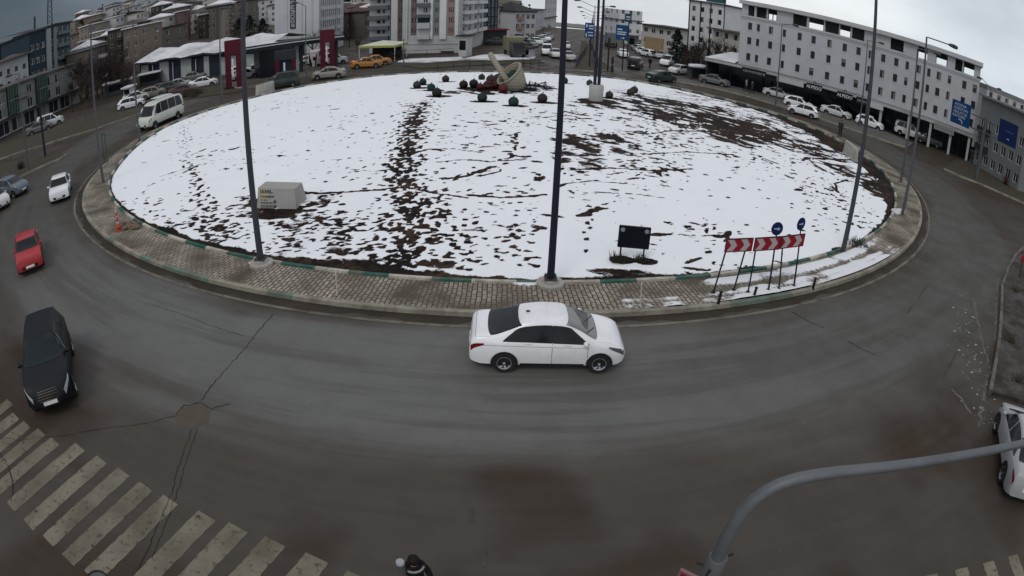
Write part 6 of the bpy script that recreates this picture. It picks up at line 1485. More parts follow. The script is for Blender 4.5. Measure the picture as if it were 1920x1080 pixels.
# cantilever gantry on the right: two signs on one mast
def right_gantry():
    f = at(1829, 340, .12); D = math.hypot(f.x, f.y); t = empty('sign_gantry', f, 0, 'thick dark gantry mast with two crossbars carrying blue signs', 'sign gantry'); top = along(f, 1849, 219)-f
    MB().tube([(0, 0, 0), top], [.20, .17], 14).build('pole', POLEM, t, 60)
    b0, b1 = pt(1822, 213, D+.6)-f, pt(1872, 236, D-.6)-f; c0, c1 = pt(1818, 237, D+.6)-f, pt(1868, 259, D-.6)-f
    for a, b in ((b0, b1), (c0, c1)): MB().tube([a, b], .06, 8).build('crossbar', POLEM, t)
    return f, D
gf, gD = right_gantry()
def quad_sign(c, label, D, rows, arrow):
    "a sign whose four corners are sighted; it hangs vertically on the gantry"
    a, b = pt(*c[0], D+.8), pt(*c[1], D-.4); w = math.hypot(b.x-a.x, b.y-a.y); rz = math.atan2(b.y-a.y, b.x-a.x); zt = (a.z+toppx(b, *c[1]))/2; zb = toppx(a, *c[3])
    t = empty('direction_sign', (a.x, a.y, 0), rz, label, 'road sign', 'blue direction signs'); q = MB(); q.box(0, w, -.04, .04, zb, zt); q.build('panel', BLUEG if rows else BLUE, t); h = zt-zb
    fr = MB(); fr.box(-.03, w+.03, -.03, .03, zb-.05, zb-.001); fr.box(w*.2, w*.3, .05, .12, zb, zt); fr.box(w*.7, w*.8, .05, .12, zb, zt); fr.build('frame', POLEM, t); mm = mat('sign_letter', (.42, .47, .55), .5)
    for fz, txt, x0 in rows:
        me = font_mesh(txt, h*.17, ext=.004); xs = [v.co.x for v in me.vertices]; wl = max(xs)-min(xs); s = min(1.15, w*.72/wl); o = inst('lettering', me, t, (x0*w+wl*s/2, -.05, zb+fz*h)); o.rotation_euler = (PI/2, 0, 0); o.scale = (s, 1, 1); me.materials.append(mm)
    if not rows:
        l = MB(); l.box(w*.36, w*.80, -.047, -.041, zb+.56*h, zb+.58*h); l.build('lettering', mat('sign_line_dim', (.12, .16, .24), .5), t); l = MB(); l.poly([(w*.46, -.046, zb+.24*h), (w*.60, -.046, zb+.20*h), (w*.60, -.046, zb+.27*h)]); l.build('arrow', mm, t)
    if arrow:
        l = MB(); l.tube([(w*.62, -.05, zb+.06*h), (w*.62, -.05, zb+.16*h), (w*.56, -.05, zb+.2*h), (w*.42, -.05, zb+.22*h)], .05, 6); l.build('arrow', mm, t)
quad_sign([(1787, 185), (1822, 198), (1818, 239), (1782, 226)], 'blue direction sign with four white place names on the right gantry', gD, [(.84, 'ADANA', .14), (.67, 'ELB\u0130STAN', .14), (.50, 'MALATYA', .12), (.34, 'KAYSER\u0130', .10)], True)
quad_sign([(1876, 222), (1910, 236), (1905, 277), (1871, 263)], 'plain dark blue sign hanging on right arm of the right gantry', gD-2, [], False)
# ---- middle: flats
a, rz, w = front_px(733, 60, 101, 862, 60, 100); z = 15.0; fh = (toppx(a, 733, 22)-toppx(a, 733, 59.3))/2
t = empty('apartment_block', a, rz, 'large pale grey apartment block with brown and red window strips', 'building'); zb1 = toppx(a, 735, 76)
def ux_(u): return (u-733)/(862-733)*w
ops = []; zr = [toppx(a, 790, v) for v in (62.5, 43.5, 24.5, 5.5)]
for u0, u1 in ((748, 750.5), (751.2, 753.8), (772.5, 775.5), (777.5, 780), (794, 797), (798, 801.5), (816, 818.5), (820, 822), (841.5, 843.5), (845, 847), (848.4, 850)):
    for k, zz in enumerate(zr + [zr[-1]+fh]):
        if 793 < u0 < 802 and k in (0, 1, 2): 
            if k != 2: continue
        ops.append((round(ux_(u0), 3), round(ux_(u1), 3), round(zz, 3), round(zz+.92, 3)))
mb = MB(); facade(mb, Vector((0, 0, 0)), Vector((1, 0, 0)), w, -1, z, ops); facade(mb, Vector((0, 14, 0)), Vector((0, -1, 0)), 14, -1, z, ()); facade(mb, Vector((w, 14, 0)), Vector((-1, 0, 0)), w, -1, z, ()); ro = grid(12, 4, zr[0]-.9, fh, 5, 1.2, .95, .9); facade(mb, Vector((w, 0, 0)), Vector((0, 1, 0)), 14, -1, z, ro); mb.build('wall', CONCW, t)
for q in ops: wo = inst('window', win_mesh(q[1]-q[0], q[3]-q[2]), t, (q[0], .12, q[2])); wo.scale = ((q[1]-q[0])/max(.2, round(q[1]-q[0], 1)), 1, 1)
for q in ro: inst('window', win_mesh(q[1]-q[0], q[3]-q[2]), t, (w-.12, q[0], q[2]), PI/2)
st = {}
for u0, u1, m in ((745.5, 754.6, BROWNW), (770.5, 781.3, mat('strip_brown', (.13, .105, .10), .9)), (813.2, 823, mat('strip_slate', (.16, .17, .185), .9)), (838.8, 851.2, PINKW)):
    q = MB(); x0, x1 = ux_(u0), ux_(u1); o_ = [(round(p_[0]-x0, 3), round(p_[1]-x0, 3), p_[2], p_[3]) for p_ in ops if x0 < p_[0] < x1]; zlo = toppx(a, u0, 84 if u0 < 760 else 66); facade(q, Vector((x0, -.05, 0)), Vector((1, 0, 0)), x1-x0, zlo, z, o_, .05); q.build('facade_strip', m, t)
pil = MB()
for u0, u1, zl in ((763, 764.2, 72), (807.5, 811.5, 73), (825, 836.5, 73), (853, 859, 66)): pil.box(ux_(u0), ux_(u1), -.35, -.003, toppx(a, u0, zl), z)
pil.build('pilaster', WHITEW, t)
for v0, v1, m in ((66, 73, GREYW), (43, 53, GREYW), (27, 33, W_('slate', (.10, .11, .125))), (6, 13, W_('slate', (.10, .11, .125)))):
    q = MB(); q.box(ux_(782.5), ux_(806.5), -.8, -.004, toppx(a, 790, v1), toppx(a, 790, v0)); q.build('balcony', m, t)
q = MB(); q.box(ux_(783), ux_(806), -.05, -.004, toppx(a, 790, 42.5), toppx(a, 790, 33.5)); q.build('balcony_glazing', TEALW, t)
q = MB(); q.box(ux_(828), ux_(852), -.06, -.004, -.2, toppx(a, 828, 95)); q.build('garage_door', DARKW, t); q = MB(); q.box(ux_(760), w+.1, -.10, -.005, toppx(a, 800, 82.5), toppx(a, 800, 81.5)); q.build('string_course', GREYW, t)
q = MB(); q.box(-.4, w+.4, -.4, 14.4, z, z+.4); q.build('roof', GROOF, t)
# its recessed wing with balconies on the left, and the receding wing on the right
a, rz, w = front_px(693, 60, 104, 731, 60, 103); zt_ = [toppx(a, 700, v) for v in (64.5, 45.5, 26.5, 7.5)]; fh = zt_[1]-zt_[0]
building('balcony_wing', 'left wing of flats with four grey balconies above the green tent', a, rz, w, 8, 13.5, CONCW, front=[(round(x0*w, 3), round(x1*w, 3), round(q, 3), round(q+.85, 3)) for q in zt_+[zt_[3]+fh] for x0, x1 in ((.34, .55), (.64, .76))], roof='flat', balc=[(-.1, w*.98, q-.42-.45, .9, .55) for q in zt_+[zt_[3]+fh]], balm=W_('slate', (.10, .11, .125)))
a, rz, w = front_px(863, 60, 101, 906, 60, 118); fh = 1.75; z0_ = toppx(a, 864, 62)
building('corner_flats', 'receding corner flats with long pale balconies beside the red shop front', a, rz, w, 8, 13, CONCW, front=grid(w, 4, z0_-.8, fh, 5, 1.4, .9, .8), roof='flat', balc=[(w*.08, w*.47, z0_-.2+k*fh, .9, .5) for k in range(5)]+[(w*.55, w*.97, z0_-.2+k*fh, .9, .5) for k in range(5)], balm=WHITEW)
a, rz, w = front_px(906, 60, 122, 933, 60, 128); building('glass_tower', 'teal glazed narrow tower between corner flats and cream flats', a, rz, w, 8, 13, TEALW, front=grid(w, 4, 1.5, 1.9, 6, .75, 1.5, .2), roof='flat', style=0)
a, rz, w = front_px(905, 72, 119, 950, 72, 124); t = building('shop_row', 'low shop row with a red sign band below the glazed tower', a, rz, w, 2.2, 2.6, DARKW, roof='flat', roofm=W_('red_band', (.16, .03, .035)), oh=.3)
a, rz, w = front_px(934, 40, 150, 968, 42, 156); zt1 = toppx(a, 934, 12); building('cream_flats', 'cream four storey flats with a cluttered flat roof left of the avenue', a, rz, w, 11, zt1, CREAMW, front=grid(w, 4, zt1-10.5, 2.5, 4, .9, 1.2, .8), roof='hip', roofm=BROOF, rise=1.2, right=grid(11, 3, zt1-10.5, 2.5, 4, .8, 1.2, .8))
a, rz, w = front_px(966, 50, 146, 1004, 52, 150); zt1 = toppx(a, 966, 21); building('pink_flats', 'flats with pink strip and dark gable top left of the avenue', a, rz, w, 11, zt1, CONCW, front=grid(w, 4, zt1-10, 2.4, 4, 1.0, 1.2, .8), right=grid(11, 4, zt1-10, 2.4, 4, .8, 1.2, .8), roof='hip', roofm=DROOF, rise=2.3, balc=[(w*.08, w*.34, zt1-9.3+k*2.4, .8, .8) for k in range(4)], balm=PINKW)
a, rz, w = front_px(1003, 55, 168, 1020, 57, 185); zt1 = toppx(a, 1003, 20); building('tall_flats', 'grey tall flats farthest in the row left of the avenue', a, rz, w, 11, zt1, GREYW, front=grid(w, 4, zt1-12, 2.5, 5, .8, 1.2, .8), right=grid(11, 3, zt1-12, 2.5, 5, .8, 1.2, .8), roof='flat', roofm=DROOF)
random.seed(31); mb = MB()
for k in range(26):
    q = pt(random.uniform(940, 996), random.uniform(6, 16), 156); mb.tube([(q.x, q.y, q.z-1.5), (q.x, q.y, q.z)], .07, 5)
    if k % 2: mb.sphere((q.x, q.y, q.z), .38, 6, 4, (1, 1, .7))
tag(mb.build('roof_tanks', DARKW), 'cluster of aerials and tanks on the cream flats roof', 'aerials')
a, rz, w = front_px(1020, 60, 190, 1042, 60, 215); building('far_terrace', 'hazy terrace at the bend beside the dark mast', a, rz, w, 10, toppx(a, 1020, 34), CONCW, front=grid(w, 5, 1, 3, 3, 1.2, 1.4, .8), roof='hip', roofm=BROOF)
# ---- grey school-like block behind the canopy
a, rz, w = front_px(515, 60, 122, 598, 60, 112); t = empty('grey_office', a, rz, 'grey windowless block with vertical dark sign and white windowed side behind the fuel station', 'building'); z = 13.5; D = 13
b = pt(644, 40, 124); b.z = 0; dv = b-(a+Vector((math.cos(rz), math.sin(rz), 0))*w); D = dv.length; mb = MB(); sx, sy = math.cos(-rz)*dv.x-math.sin(-rz)*dv.y, math.sin(-rz)*dv.x+math.cos(-rz)*dv.y
uy = Vector((sx, sy, 0)).normalized(); facade(mb, Vector((0, 0, 0)), Vector((1, 0, 0)), w, -1, z, [(w*.40, w*.46, 5.0, 6.3)]); zr_ = [toppx(b, 640, v) for v in (57, 43, 25, 8)]
zr_ = [zr_[0]-.1, zr_[1]-.2, zr_[2]-.2, zr_[3]]; fh = zr_[2]-zr_[1]; ro = [(round(x, 3), round(x+.55, 3), round(q_, 3), round(q_+1.35, 3)) for q_ in (zr_[0], zr_[1], zr_[2], zr_[3], zr_[3]+fh) for x in [.9+k*1.05 for k in range(int((D-1.6)/1.05))]]
facade(mb, Vector((w, 0, 0)), uy, D, -1, z, ro); e2 = Vector((w, 0, 0))+uy*D; mb.quad((0, 0, -1), (0, 0, z), (e2.x-w, e2.y, z), (e2.x-w, e2.y, -1)); mb.quad((e2.x-w, e2.y, -1), (e2.x-w, e2.y, z), (e2.x, e2.y, z), (e2.x, e2.y, -1)); mb.quad((0, 0, z), (w, 0, z), (e2.x, e2.y, z), (e2.x-w, e2.y, z)); mb.build('wall', W_('office_grey', (.47, .48, .51)), t)
for q in ro: o = uy*q[0]; inst('window', win_mesh(q[1]-q[0], q[3]-q[2]), t, (w+o.x-uy.y*.12, o.y+uy.x*.12, q[2]), math.atan2(uy.y, uy.x))
q = MB()
for zz in (zr_[1]-.75, zr_[2]-.75, zr_[3]-.75):
    for s0_, s1_ in ((.08, .62), (.70, .98)):
        A = Vector((w, 0, 0))+uy*D*s0_; B = Vector((w, 0, 0))+uy*D*s1_; n_ = Vector((uy.y, -uy.x, 0))*.06; q.poly([(A.x+n_.x, A.y+n_.y, zz), (B.x+n_.x, B.y+n_.y, zz), (B.x+n_.x, B.y+n_.y, zz+.6), (A.x+n_.x, A.y+n_.y, zz+.6)])
q.build('white_band', WHITEW, t)
sg = MB(); x0 = w*.38; x1 = w*.505; zz0, zz1 = toppx(a, 550, 52), z-.6; sg.box(x0, x1, -.14, -.004, zz0, zz1); sgo = sg.build('vertical_sign', TEALW, t); lm = MB(); random.seed(4); zc = zz0+.35
while zc < zz1-.5:
    hh = random.uniform(.55, .8); xa, xb = x0+.28, x1-.28
    for q in random.sample([(xa, xb, zc, zc+.1), (xa, xb, zc+hh-.1, zc+hh), (xa, xa+.12, zc+.1, zc+hh-.1), (xb-.12, xb, zc+.1, zc+hh-.1), (xa+.12, xb-.12, zc+hh*.45, zc+hh*.58)], 4): lm.box(q[0], q[1], -.17, -.141, q[2], q[3])
    zc += hh+.25
lm.build('lettering', WHITEP, sgo); st_ = MB(); st_.box(w*.62, w*.66, -.08, -.004, 0, z); st_.box(w*.84, w*.88, -.10, -.004, 0, z); st_.box(w*.30, w*.32, -.06, -.004, 0, z); st_.build('downpipe', CONCW, t)
# ---- snow roofed hall on the left
def hall():
    a, b = at(263, 158), at(500, 134); a, b = pt(263, 150, math.hypot(a.x, a.y)), pt(500, 128, math.hypot(b.x, b.y)); a.z = b.z = 0; d = b-a; w = d.length; rz = math.atan2(d.y, d.x); zL = toppx(a, 263, 121); zR = toppx(b, 500, 82)
    t = empty('snow_roofed_hall', a, rz, 'long low hall of dark and white panels with snow on its wavy roof', 'building'); h = (zL+zR)/2; dp = 12
    n = 9; mb = MB(); mb.box(0, w, 0, dp, -.5, h-.05); mb.build('wall', mat('hall_navy', (.022, .03, .045), .5, 0, .2, .4), t)
    for s0_, s1_ in ((.015, .085), (.19, .27), (.375, .46), (.56, .60), (.68, .86), (.87, .92)): q = MB(); q.box(w*s0_, w*s1_, -.10, -.004, 0, h*(.86 if s0_ < .6 else .74)); q.build('white_panel', mat('hall_white', (.34, .36, .36), .7, 0, .1, .5), t)
    q = MB(); m = 24; row = []
    for k in range(m+1):
        x = -.8+(w+1.6)*k/m; wv = .28*math.sin(k*1.05)+.12*math.sin(k*2.3); row.append([q.P((x, -1.2, h+wv*.5)), q.P((x, dp*.45, h+1.5+wv)), q.P((x, dp+.6, h+.4+wv*.4))])
    for k in range(m):
        for j in range(2): q.F([row[k][j], row[k+1][j], row[k+1][j+1], row[k][j+1]])
    q.build('roof', SROOF, t, 'all'); f = MB()
    for k in range(m): 
        A, B = q.v[row[k][0]], q.v[row[k+1][0]]; f.quad((A[0], A[1]-.003, A[2]-.32), (B[0], B[1]-.003, B[2]-.32), (B[0], B[1]-.003, B[2]-.01), (A[0], A[1]-.003, A[2]-.01))
    f.build('eaves', DARKW, t)
    for s_ in (.13, .31, .5): q = MB(); q.box(w*s_, w*s_+.10, -.3, -.2, 0, h*.8); q.build('door_post', WHITEP, t)
hall()
# ---- fuel station: canopy between three red gates
def gate(u0, u1, vb, vt, label, D=None, dark=False):
    a = at(u0, vb); b = at(u1, vb-1); D = math.hypot(a.x, a.y); a = pt(u0, vb, D); b = pt(u1, vb, D); a.z = b.z = 0; d = b-a; w = d.length; t = empty('red_gate', a, math.atan2(d.y, d.x), label, 'gate', 'red gates of the fuel station'); z = toppx(a, u0, vt)
    rm = mat('gate_red', (.075, .006, .014), .5, 0, .15, .6, dirt=(.035, .006, .012), dirt_amt=.5); lw = w*(.2 if dark else .36)
    for x in (0, w-lw): MB().box(x, x+lw, 0, .9, 0, z*.70).build('leg', rm, t)
    q = MB(); q.box(-.03, w+.03, -.03, .93, z*.70+.002, z); q.build('lintel', DARKW if dark else rm, t)
    if dark: q = MB(); q.box(lw+.01, w-lw-.01, .4, .5, .15, z*.69); q.build('panel', TEALW, t)
    s = MB(); s.box(w*.40, w*.44+.12, -.10, -.04, z*.25, z*.62); s.build('light_strip', WHITEP, t); f = MB(); f.box(-.2, w+.2, -.3, 1.2, .0, .12); f.build('plinth', CONC, t)
    return a, z, w
gate(424, 456, 169, 77, 'left red gate of the fuel station, beside the tall left mast')
gate(601, 628, 137, 57, 'right red gate of the fuel station, standing before the grey office')
gate(517, 556, 156, 97, 'middle red gate framing dark panel under the canopy', dark=True)
def canopy():
    A = at(440, 160); B = at(645, 128); A = pt(440, 120, math.hypot(A.x, A.y)+1.5); B = pt(645, 90, math.hypot(B.x, B.y)+1.5); A.z = B.z = 0; d = B-A; w = d.length; t = empty('fuel_canopy', A, math.atan2(d.y, d.x), 'dark flat canopy of the fuel station joining the red gates', 'canopy'); z0, z1 = toppx(A, 445, 103), toppx(A, 445, 92)
    q = MB(); q.box(-.3, w, 0, 3.4, z0, z1); q.build('roof', mat('canopy_navy', (.012, .016, .024), .5, 0, .2, .6), t); e = MB(); e.box(-.3, w, -.04, -.004, z1-.28, z1-.16); e.build('white_stripe', WHITEP, t)
    for x in (w*.33, w*.62, w*.95):
        for y in (.8, 2.7): MB().box(x-.2, x+.2, y, y+.4, 0, z0-.01).build('column', WHITEP if y > 2 else DARKW, t)
    q = MB(); q.box(w*.23, w*.44, .5, 3.8, 0, z0-.01); q.build('kiosk', mat('kiosk_dark', (.012, .014, .02), .3, 0, .2, .5), t); s = MB(); s.poly([(-.1, 1.2, z1+.012), (w*.42, 1.2, z1+.012), (w*.40, 3.3, z1+.03), (0, 3.3, z1+.03)]); s.build('snow_cover', SROOF, t)
canopy()
def pump(u, v, label):
    p = at(u, v); t = empty('fuel_pump', p, .4, label, 'fuel pump', 'fuel pumps'); MB().box(-.35, .35, -.25, .25, 0, 1.7).build('body', WHITEP, t); q = MB(); q.box(-.25, .25, -.262, -.252, .95, 1.5); q.build('screen', BLACKP, t); q = MB(); q.tube([(.36, 0, 1.2), (.55, 0, .8), (.40, 0, .4)], .03, 6); q.build('hose', BLACKP, t)
pump(475, 142, 'left white pump under the fuel canopy'); pump(590, 125, 'right white pump under the fuel canopy')
# flat kiosk roof, tent and small things beyond
def tent():
    a = at(668, 117); D = math.hypot(a.x, a.y); A, B = pt(672, 90, D), pt(741, 90, D-2); A.z = B.z = 0; d = B-A; w = d.length; t = empty('tent', A, math.atan2(d.y, d.x), 'taxi rank tent with a yellow green hem and pale sloping roof', 'tent'); z0, z1, zp = toppx(A, 672, 91), toppx(A, 672, 87), toppx(A, 705, 78); gm = mat('tent_green', (.30, .31, .10), .8, 0, .15, 2); dp = 6
    q = MB(); 
    for P_ in ([(0, 0), (w, 0)], [(w, 0), (w, dp)], [(w, dp), (0, dp)], [(0, dp), (0, 0)]): q.poly([(P_[0][0], P_[0][1], z1), (P_[1][0], P_[1][1], z1), (w/2, dp/2, zp)])
    q.build('roof', mat('tent_pale', (.5, .52, .42), .8, 0, .12, 1), t); h = MB()
    for q_ in ((-.02, w+.02, -.03, -.001), (-.02, w+.02, dp, dp+.03), (-.03, -.001, 0, dp), (w, w+.03, 0, dp)): h.box(q_[0], q_[1], q_[2], q_[3], z0, z1)
    h.build('hem', gm, t)
    for x, y in ((.1, .1), (w-.1, .1), (.1, dp-.1), (w-.1, dp-.1)): MB().tube([(x, y, 0), (x, y, z1)], .05, 6).build('pole', WHITEP, t)
    q = MB(); q.box(.5, w-.5, dp-1.5, dp-1.4, 0, z0); q.build('back_wall', DARKW, t)
tent()
def kiosk(u0, u1, v, vt, label, m, D=None, roofm=None, glass=True):
    a = at(u0, v); D = math.hypot(a.x, a.y); A, B = pt(u0, v, D), pt(u1, v, D-.5); A.z = B.z = 0; d = B-A; w = d.length; z = toppx(A, u0, vt); t = empty('kiosk', A, math.atan2(d.y, d.x), label, 'kiosk'); q = MB(); q.box(0, w, 0, 2.2, 0, z-.2); q.build('wall', m, t)
    if glass: q = MB(); q.box(w*.08, w*.92, -.03, -.004, z*.3, z*.75); q.build('window', GLASS, t)
    q = MB(); q.box(-.3, w+.3, -.4, 2.5, z-.199, z); q.build('roof', roofm or SROOF, t); return t
kiosk(978, 992, 108, 88, 'grey kiosk at the left kerb of the avenue', GREYW, roofm=DROOF)
kiosk(1178, 1190, 90, 64, 'grey round cabin behind the right blue sign', mat('cabin_grey', (.12, .12, .13), .8), roofm=CONC)
kiosk(262, 300, 163, 140, 'low hut with snow on its roof beside the hall', DARKW); kiosk(196, 246, 183, 158, 'blue and white containers with snowy top in the left car park', mat('container_blue', (.05, .07, .10), .7, 0, .3, .6)); kiosk(232, 244, 184, 164, 'pale container end beside the blue containers', WHITEW)
kiosk(860, 874, 106, 66, 'slim gate house with dark flat roof before corner flats', CONCW, roofm=DROOF)
# bus shelter with snow on top
a = at(1296, 151); b = at(1332, 154); d = b-a; w = d.length; t = empty('bus_shelter', a, math.atan2(d.y, d.x), 'glass bus shelter with thick white snow on its roof', 'bus shelter'); z = toppx(a, 1297, 124); q = MB(); q.box(0, w, 1.3, 1.36, .2, z-.3); q.box(0, .06, 0, 1.3, .2, z-.3); q.box(w-.06, w, 0, 1.3, .2, z-.3); q.build('glass', mat('shelter_glass', (.05, .06, .06), .15, 0, .3, 1), t)
for x in (.05, w*.35, w*.68, w-.05): MB().box(x-.04, x+.04, .0, .08, 0, z-.3).build('post', POLED, t)
q = MB(); q.box(-.2, w+.2, -.3, 1.5, z-.3, z-.15); q.build('roof', POLED, t); q = MB(); q.tube([(-.15, .6, z-.05), (w*.5, .6, z), (w+.15, .6, z-.06)], [.3, .33, .28], 10); q.build('snow_cap', SROOF, t, 'all')
# ---- left: shop row, tower, white house
X0 = -70.0; w = 38.5; a = Vector((X0, 41, 0)); zt1 = toppx(Vector((X0, 77, 0)), 143, 127); zt1 = 6.75; zf = [2.55, 4.35, 6.05]
ops = [];
for k in range(10):
    x = 1.6+k*3.75
    for r, z in enumerate((2.6, 4.7)):
        ops.append((round(x, 3), round(x+(2.4 if k % 3 == 1 else 1.3), 3), z, z+1.5))
sh = [(round(.6+k*3.2, 3), round(.6+k*3.2+2.6, 3), .1, 2.1) for k in range(11)]
t = building('shop_terrace', 'grey three storey shop terrace with dark glazed bays along the left road', a, PI/2, w, 11, zt1, W_('terrace', (.20, .205, .2)), front=ops+sh, roof='flat', roofm=BROOF, oh=.5, right=grid(11, 3, .5, 2.3, 3, .9, 1.2, .7), balc=[(20.5, 24.4, 4.65, .6, .5), (9, 13, 4.65, .6, .5)], balm=GREENW)
q = MB(); q.box(26.2, 29.0, -.6, -.004, 2.6, 7.0); q.box(19.0, 21.4, -.6, -.004, 2.6, 7.0); q.build('bay', mat('bay_green', (.025, .05, .042), .3, 0, .3, 1), t); q = MB(); q.box(0, w, -1.2, -.004, 2.3, 2.45); q.build('awning', DARKW, t)
bp_ = MB()
for x0_ in (26.2, 19.0):
    for k in range(5): bp_.box(x0_+k*.65-.03, x0_+k*.65+.03, -.64, -.601, 2.6, 7.0)
    bp_.box(x0_, x0_+2.6, -.64, -.601, 4.7, 4.85)
bp_.build('bay_frame', GREENW, t)
a, rz, w = front_px(-6, 140, 112, 53, 128, 112); building('white_house', 'white rendered house with brown eaves above the shop terrace', a, rz, w, 9, toppx(a, 10, 113), W_('whitewash', (.30, .315, .33)), front=grid(w, 4, 5.4, 2.3, 2, .8, 1.1, .8), right=grid(9, 3, 4.6, 2.3, 2, .7, 1.1, .8), roof='hip', roofm=BROOF, rise=.7, oh=.9)
a, rz, w = front_px(55, 80, 112, 104, 70, 116); zt2 = toppx(a, 56, 60); t = building('dark_tower', 'dark blue grey tower block with pale central strip on the left skyline', a, rz, w, 12, zt2, TEALW, front=grid(w, 5, zt2-12, 2.5, 4, 1.0, 1.1, .9), right=grid(12, 4, zt2-12, 2.5, 4, 1.3, 1.0, .9), roof='shed', roofm=DROOF, rise=1.2, oh=.3, style=0)
q = MB(); q.box(w*.62, w*.80, -.3, -.004, 2, zt2-.3); q.build('pale_strip', W_('strip_pale', (.24, .26, .28)), t); q = MB(); q.box(w*.9, w+.15, -.25, -.004, 1, zt2-.1); q.build('corner_strip', GREENW, t)
a, rz, w = front_px(103, 75, 116, 132, 72, 124); zt2 = toppx(a, 104, 46); building('teal_flats', 'teal flats with pale balcony lines joined to the dark tower', a, rz, w, 10, zt2, W_('teal_grey', (.05, .075, .085)), front=grid(w, 3, zt2-12, 2.4, 5, 1.1, 1.0, .9), roof='flat', roofm=DROOF, balc=[(.4, w-.6, zt2-11.6+k*2.4, .8, .5) for k in range(5)], balm=W_('teal_balc', (.10, .13, .14)))
a, rz, w = front_px(-8, 95, 125, 32, 88, 128); building('red_front_house', 'house with a red panel at the left edge above the white house', a, rz, w, 8, toppx(a, 0, 82), DARKW, roof='shed', roofm=DROOF, rise=.6, front=grid(w, 3, 6.5, 2.2, 2, 1.2, 1.0, .6)); a, rz, w = front_px(33, 90, 122, 56, 84, 124); building('green_attic', 'green rooftop storey left of the dark tower', a, rz, w, 8, toppx(a, 34, 76), GREENW, roof='shed', roofm=DROOF, rise=1.0, front=grid(w, 3, 7, 2.2, 2, 1.2, 1.2, .6))
for k, (u, v0, v1, lab) in enumerate([(90, 46, -40, 'left leg of the lattice mast'), (65, 53, 31, 'stub chimney left of the lattice mast')]):
    if k == 0:
        t = empty('lattice_mast', (0, 0, 0), 0, 'tall lattice mast on the dark tower roof', 'mast'); A, B = pt(89, 46, 117), pt(98, 46, 117); C1, C2 = pt(91.5, -40, 117), pt(96.5, -40, 117)
        for a_, b_ in ((A, C1), (B, C2)): MB().tube([a_, b_], .10, 6).build('leg', POLED, t)
        br = MB()
        for q in range(9): s0_, s1_ = q/9, (q+1)/9; br.tube([A+(C1-A)*s0_, B+(C2-B)*s1_], .04, 4); br.tube([B+(C2-B)*s0_, A+(C1-A)*s1_], .04, 4)
        br.build('bracing', POLED, t)
    else:
        A, B = pt(65, 54, 118), pt(65, 31, 118); tag(MB().tube([A, B], .2, 8).build('chimney', DARKW), 'lone chimney pipe left of the lattice mast', 'chimney')
# ---- hillside houses
ONES = 'first second third fourth fifth sixth seventh eighth ninth tenth eleventh twelfth thirteenth fourteenth fifteenth sixteenth seventeenth eighteenth nineteenth'.split()
def ordinal(n):
    if n < 20: return ONES[n-1]
    t, o = divmod(n, 10); return ['twentieth', 'thirtieth', 'fortieth', 'fiftieth'][t-2] if o == 0 else ['twenty', 'thirty', 'forty', 'fifty'][t-2]+'-'+ONES[o-1]
def hill_houses():
    random.seed(12); n = 0; palette = [('tan', TANW), ('brown', BROWNW), ('grey', GREYW), ('cream', CREAMW), ('render', CONCW), ('brick red', REDW), ('ochre', W_('ochre_dull', (.16, .13, .10))), ('dark', W_('umber', (.06, .05, .045))), ('drab', W_('drab', (.125, .11, .098)))]
    roofs = [('red tiled', TILE, 'hip'), ('brown hipped', BROOF, 'hip'), ('snowy', SROOF, 'hip'), ('flat grey', GROOF, 'flat'), ('dark flat', DROOF, 'flat'), ('snowy flat', SROOF, 'flat')]
    rows = [(120, 133, 292, 27, 4, 5, 'lowest'), (140, 132, 290, 21, 3, 4, 'second'), (165, 132, 430, 16, 3, 4, 'third'), (200, 140, 520, 14, 3, 4, 'fourth'), (245, 150, 690, 12.5, 3, 4, 'fifth'), (300, 160, 690, 11.5, 3, 4, 'sixth'), (365, 175, 690, 10.5, 2, 4, 'topmost'), (128, 648, 693, 15, 2, 3, 'lower gap'), (150, 646, 692, 14, 3, 3, 'middle gap'), (175, 646, 690, 13, 3, 4, 'upper gap')]
    for D0, u0, u1, du, f0, f1, rn in rows:
        u = u0; k = 0
        while u < u1:
            wpx = du*random.uniform(.8, 1.25)*(1.0 if D0 > 130 else 1.1)
            D = D0*random.uniform(.95, 1.06); uc = u+wpx/2
            vh = 60; c = pt(uc, vh, D); zg = zhill(c.x, c.y)
            vis = not (508 < uc < 645)
            if vis and random.random() < .93:
                A = pt(u, vh, D); B = pt(u+wpx*.92, vh, D*random.uniform(.97, 1.06)); A.z = B.z = 0; d = B-A; w = d.length; rz = math.atan2(d.y, d.x); fl = random.randint(f0, f1); fh = 1.95; h = fl*fh+.5; dep = random.uniform(6, 8)
                pn, pm = random.choice(palette[:2]+palette[7:]+palette[6:7]) if D0 < 150 else random.choice(palette+[palette[3], palette[4], ('whitewashed', WHITEW), palette[0]]); rn_, rm, rt = random.choice(roofs); cols = 3 if w > 9 else 2
                k += 1
                fr = grid(w, cols, .2, fh, fl, min(1.2, w/cols*.40), 1.0, .6); rg = grid(dep, 2, .2, fh, fl, .9, 1.0, .6)
                bl = [(w*.55, w*.98, .25+r*fh, .7, .5) for r in range(1, fl)] if random.random() < .55 else []
                lab = '%s %s-storey house with %s roof, %s from left in %s hillside row' % (pn if pn != 'render' else 'pale', ['one', 'two', 'three', 'four', 'five', 'six'][fl-1], rn_, ordinal(k), rn)
                building('hillside_house', lab, (A.x, A.y, zg), rz, w, dep, h, pm, front=fr, right=rg, roof=rt, roofm=rm, rise=random.uniform(.9, 1.5), oh=.4, zb=-6, group='houses on the hillside', balc=bl, balm=random.choice((WHITEW, pm, CONCW)))
            u += wpx*random.uniform(.95, 1.12)
hill_houses()
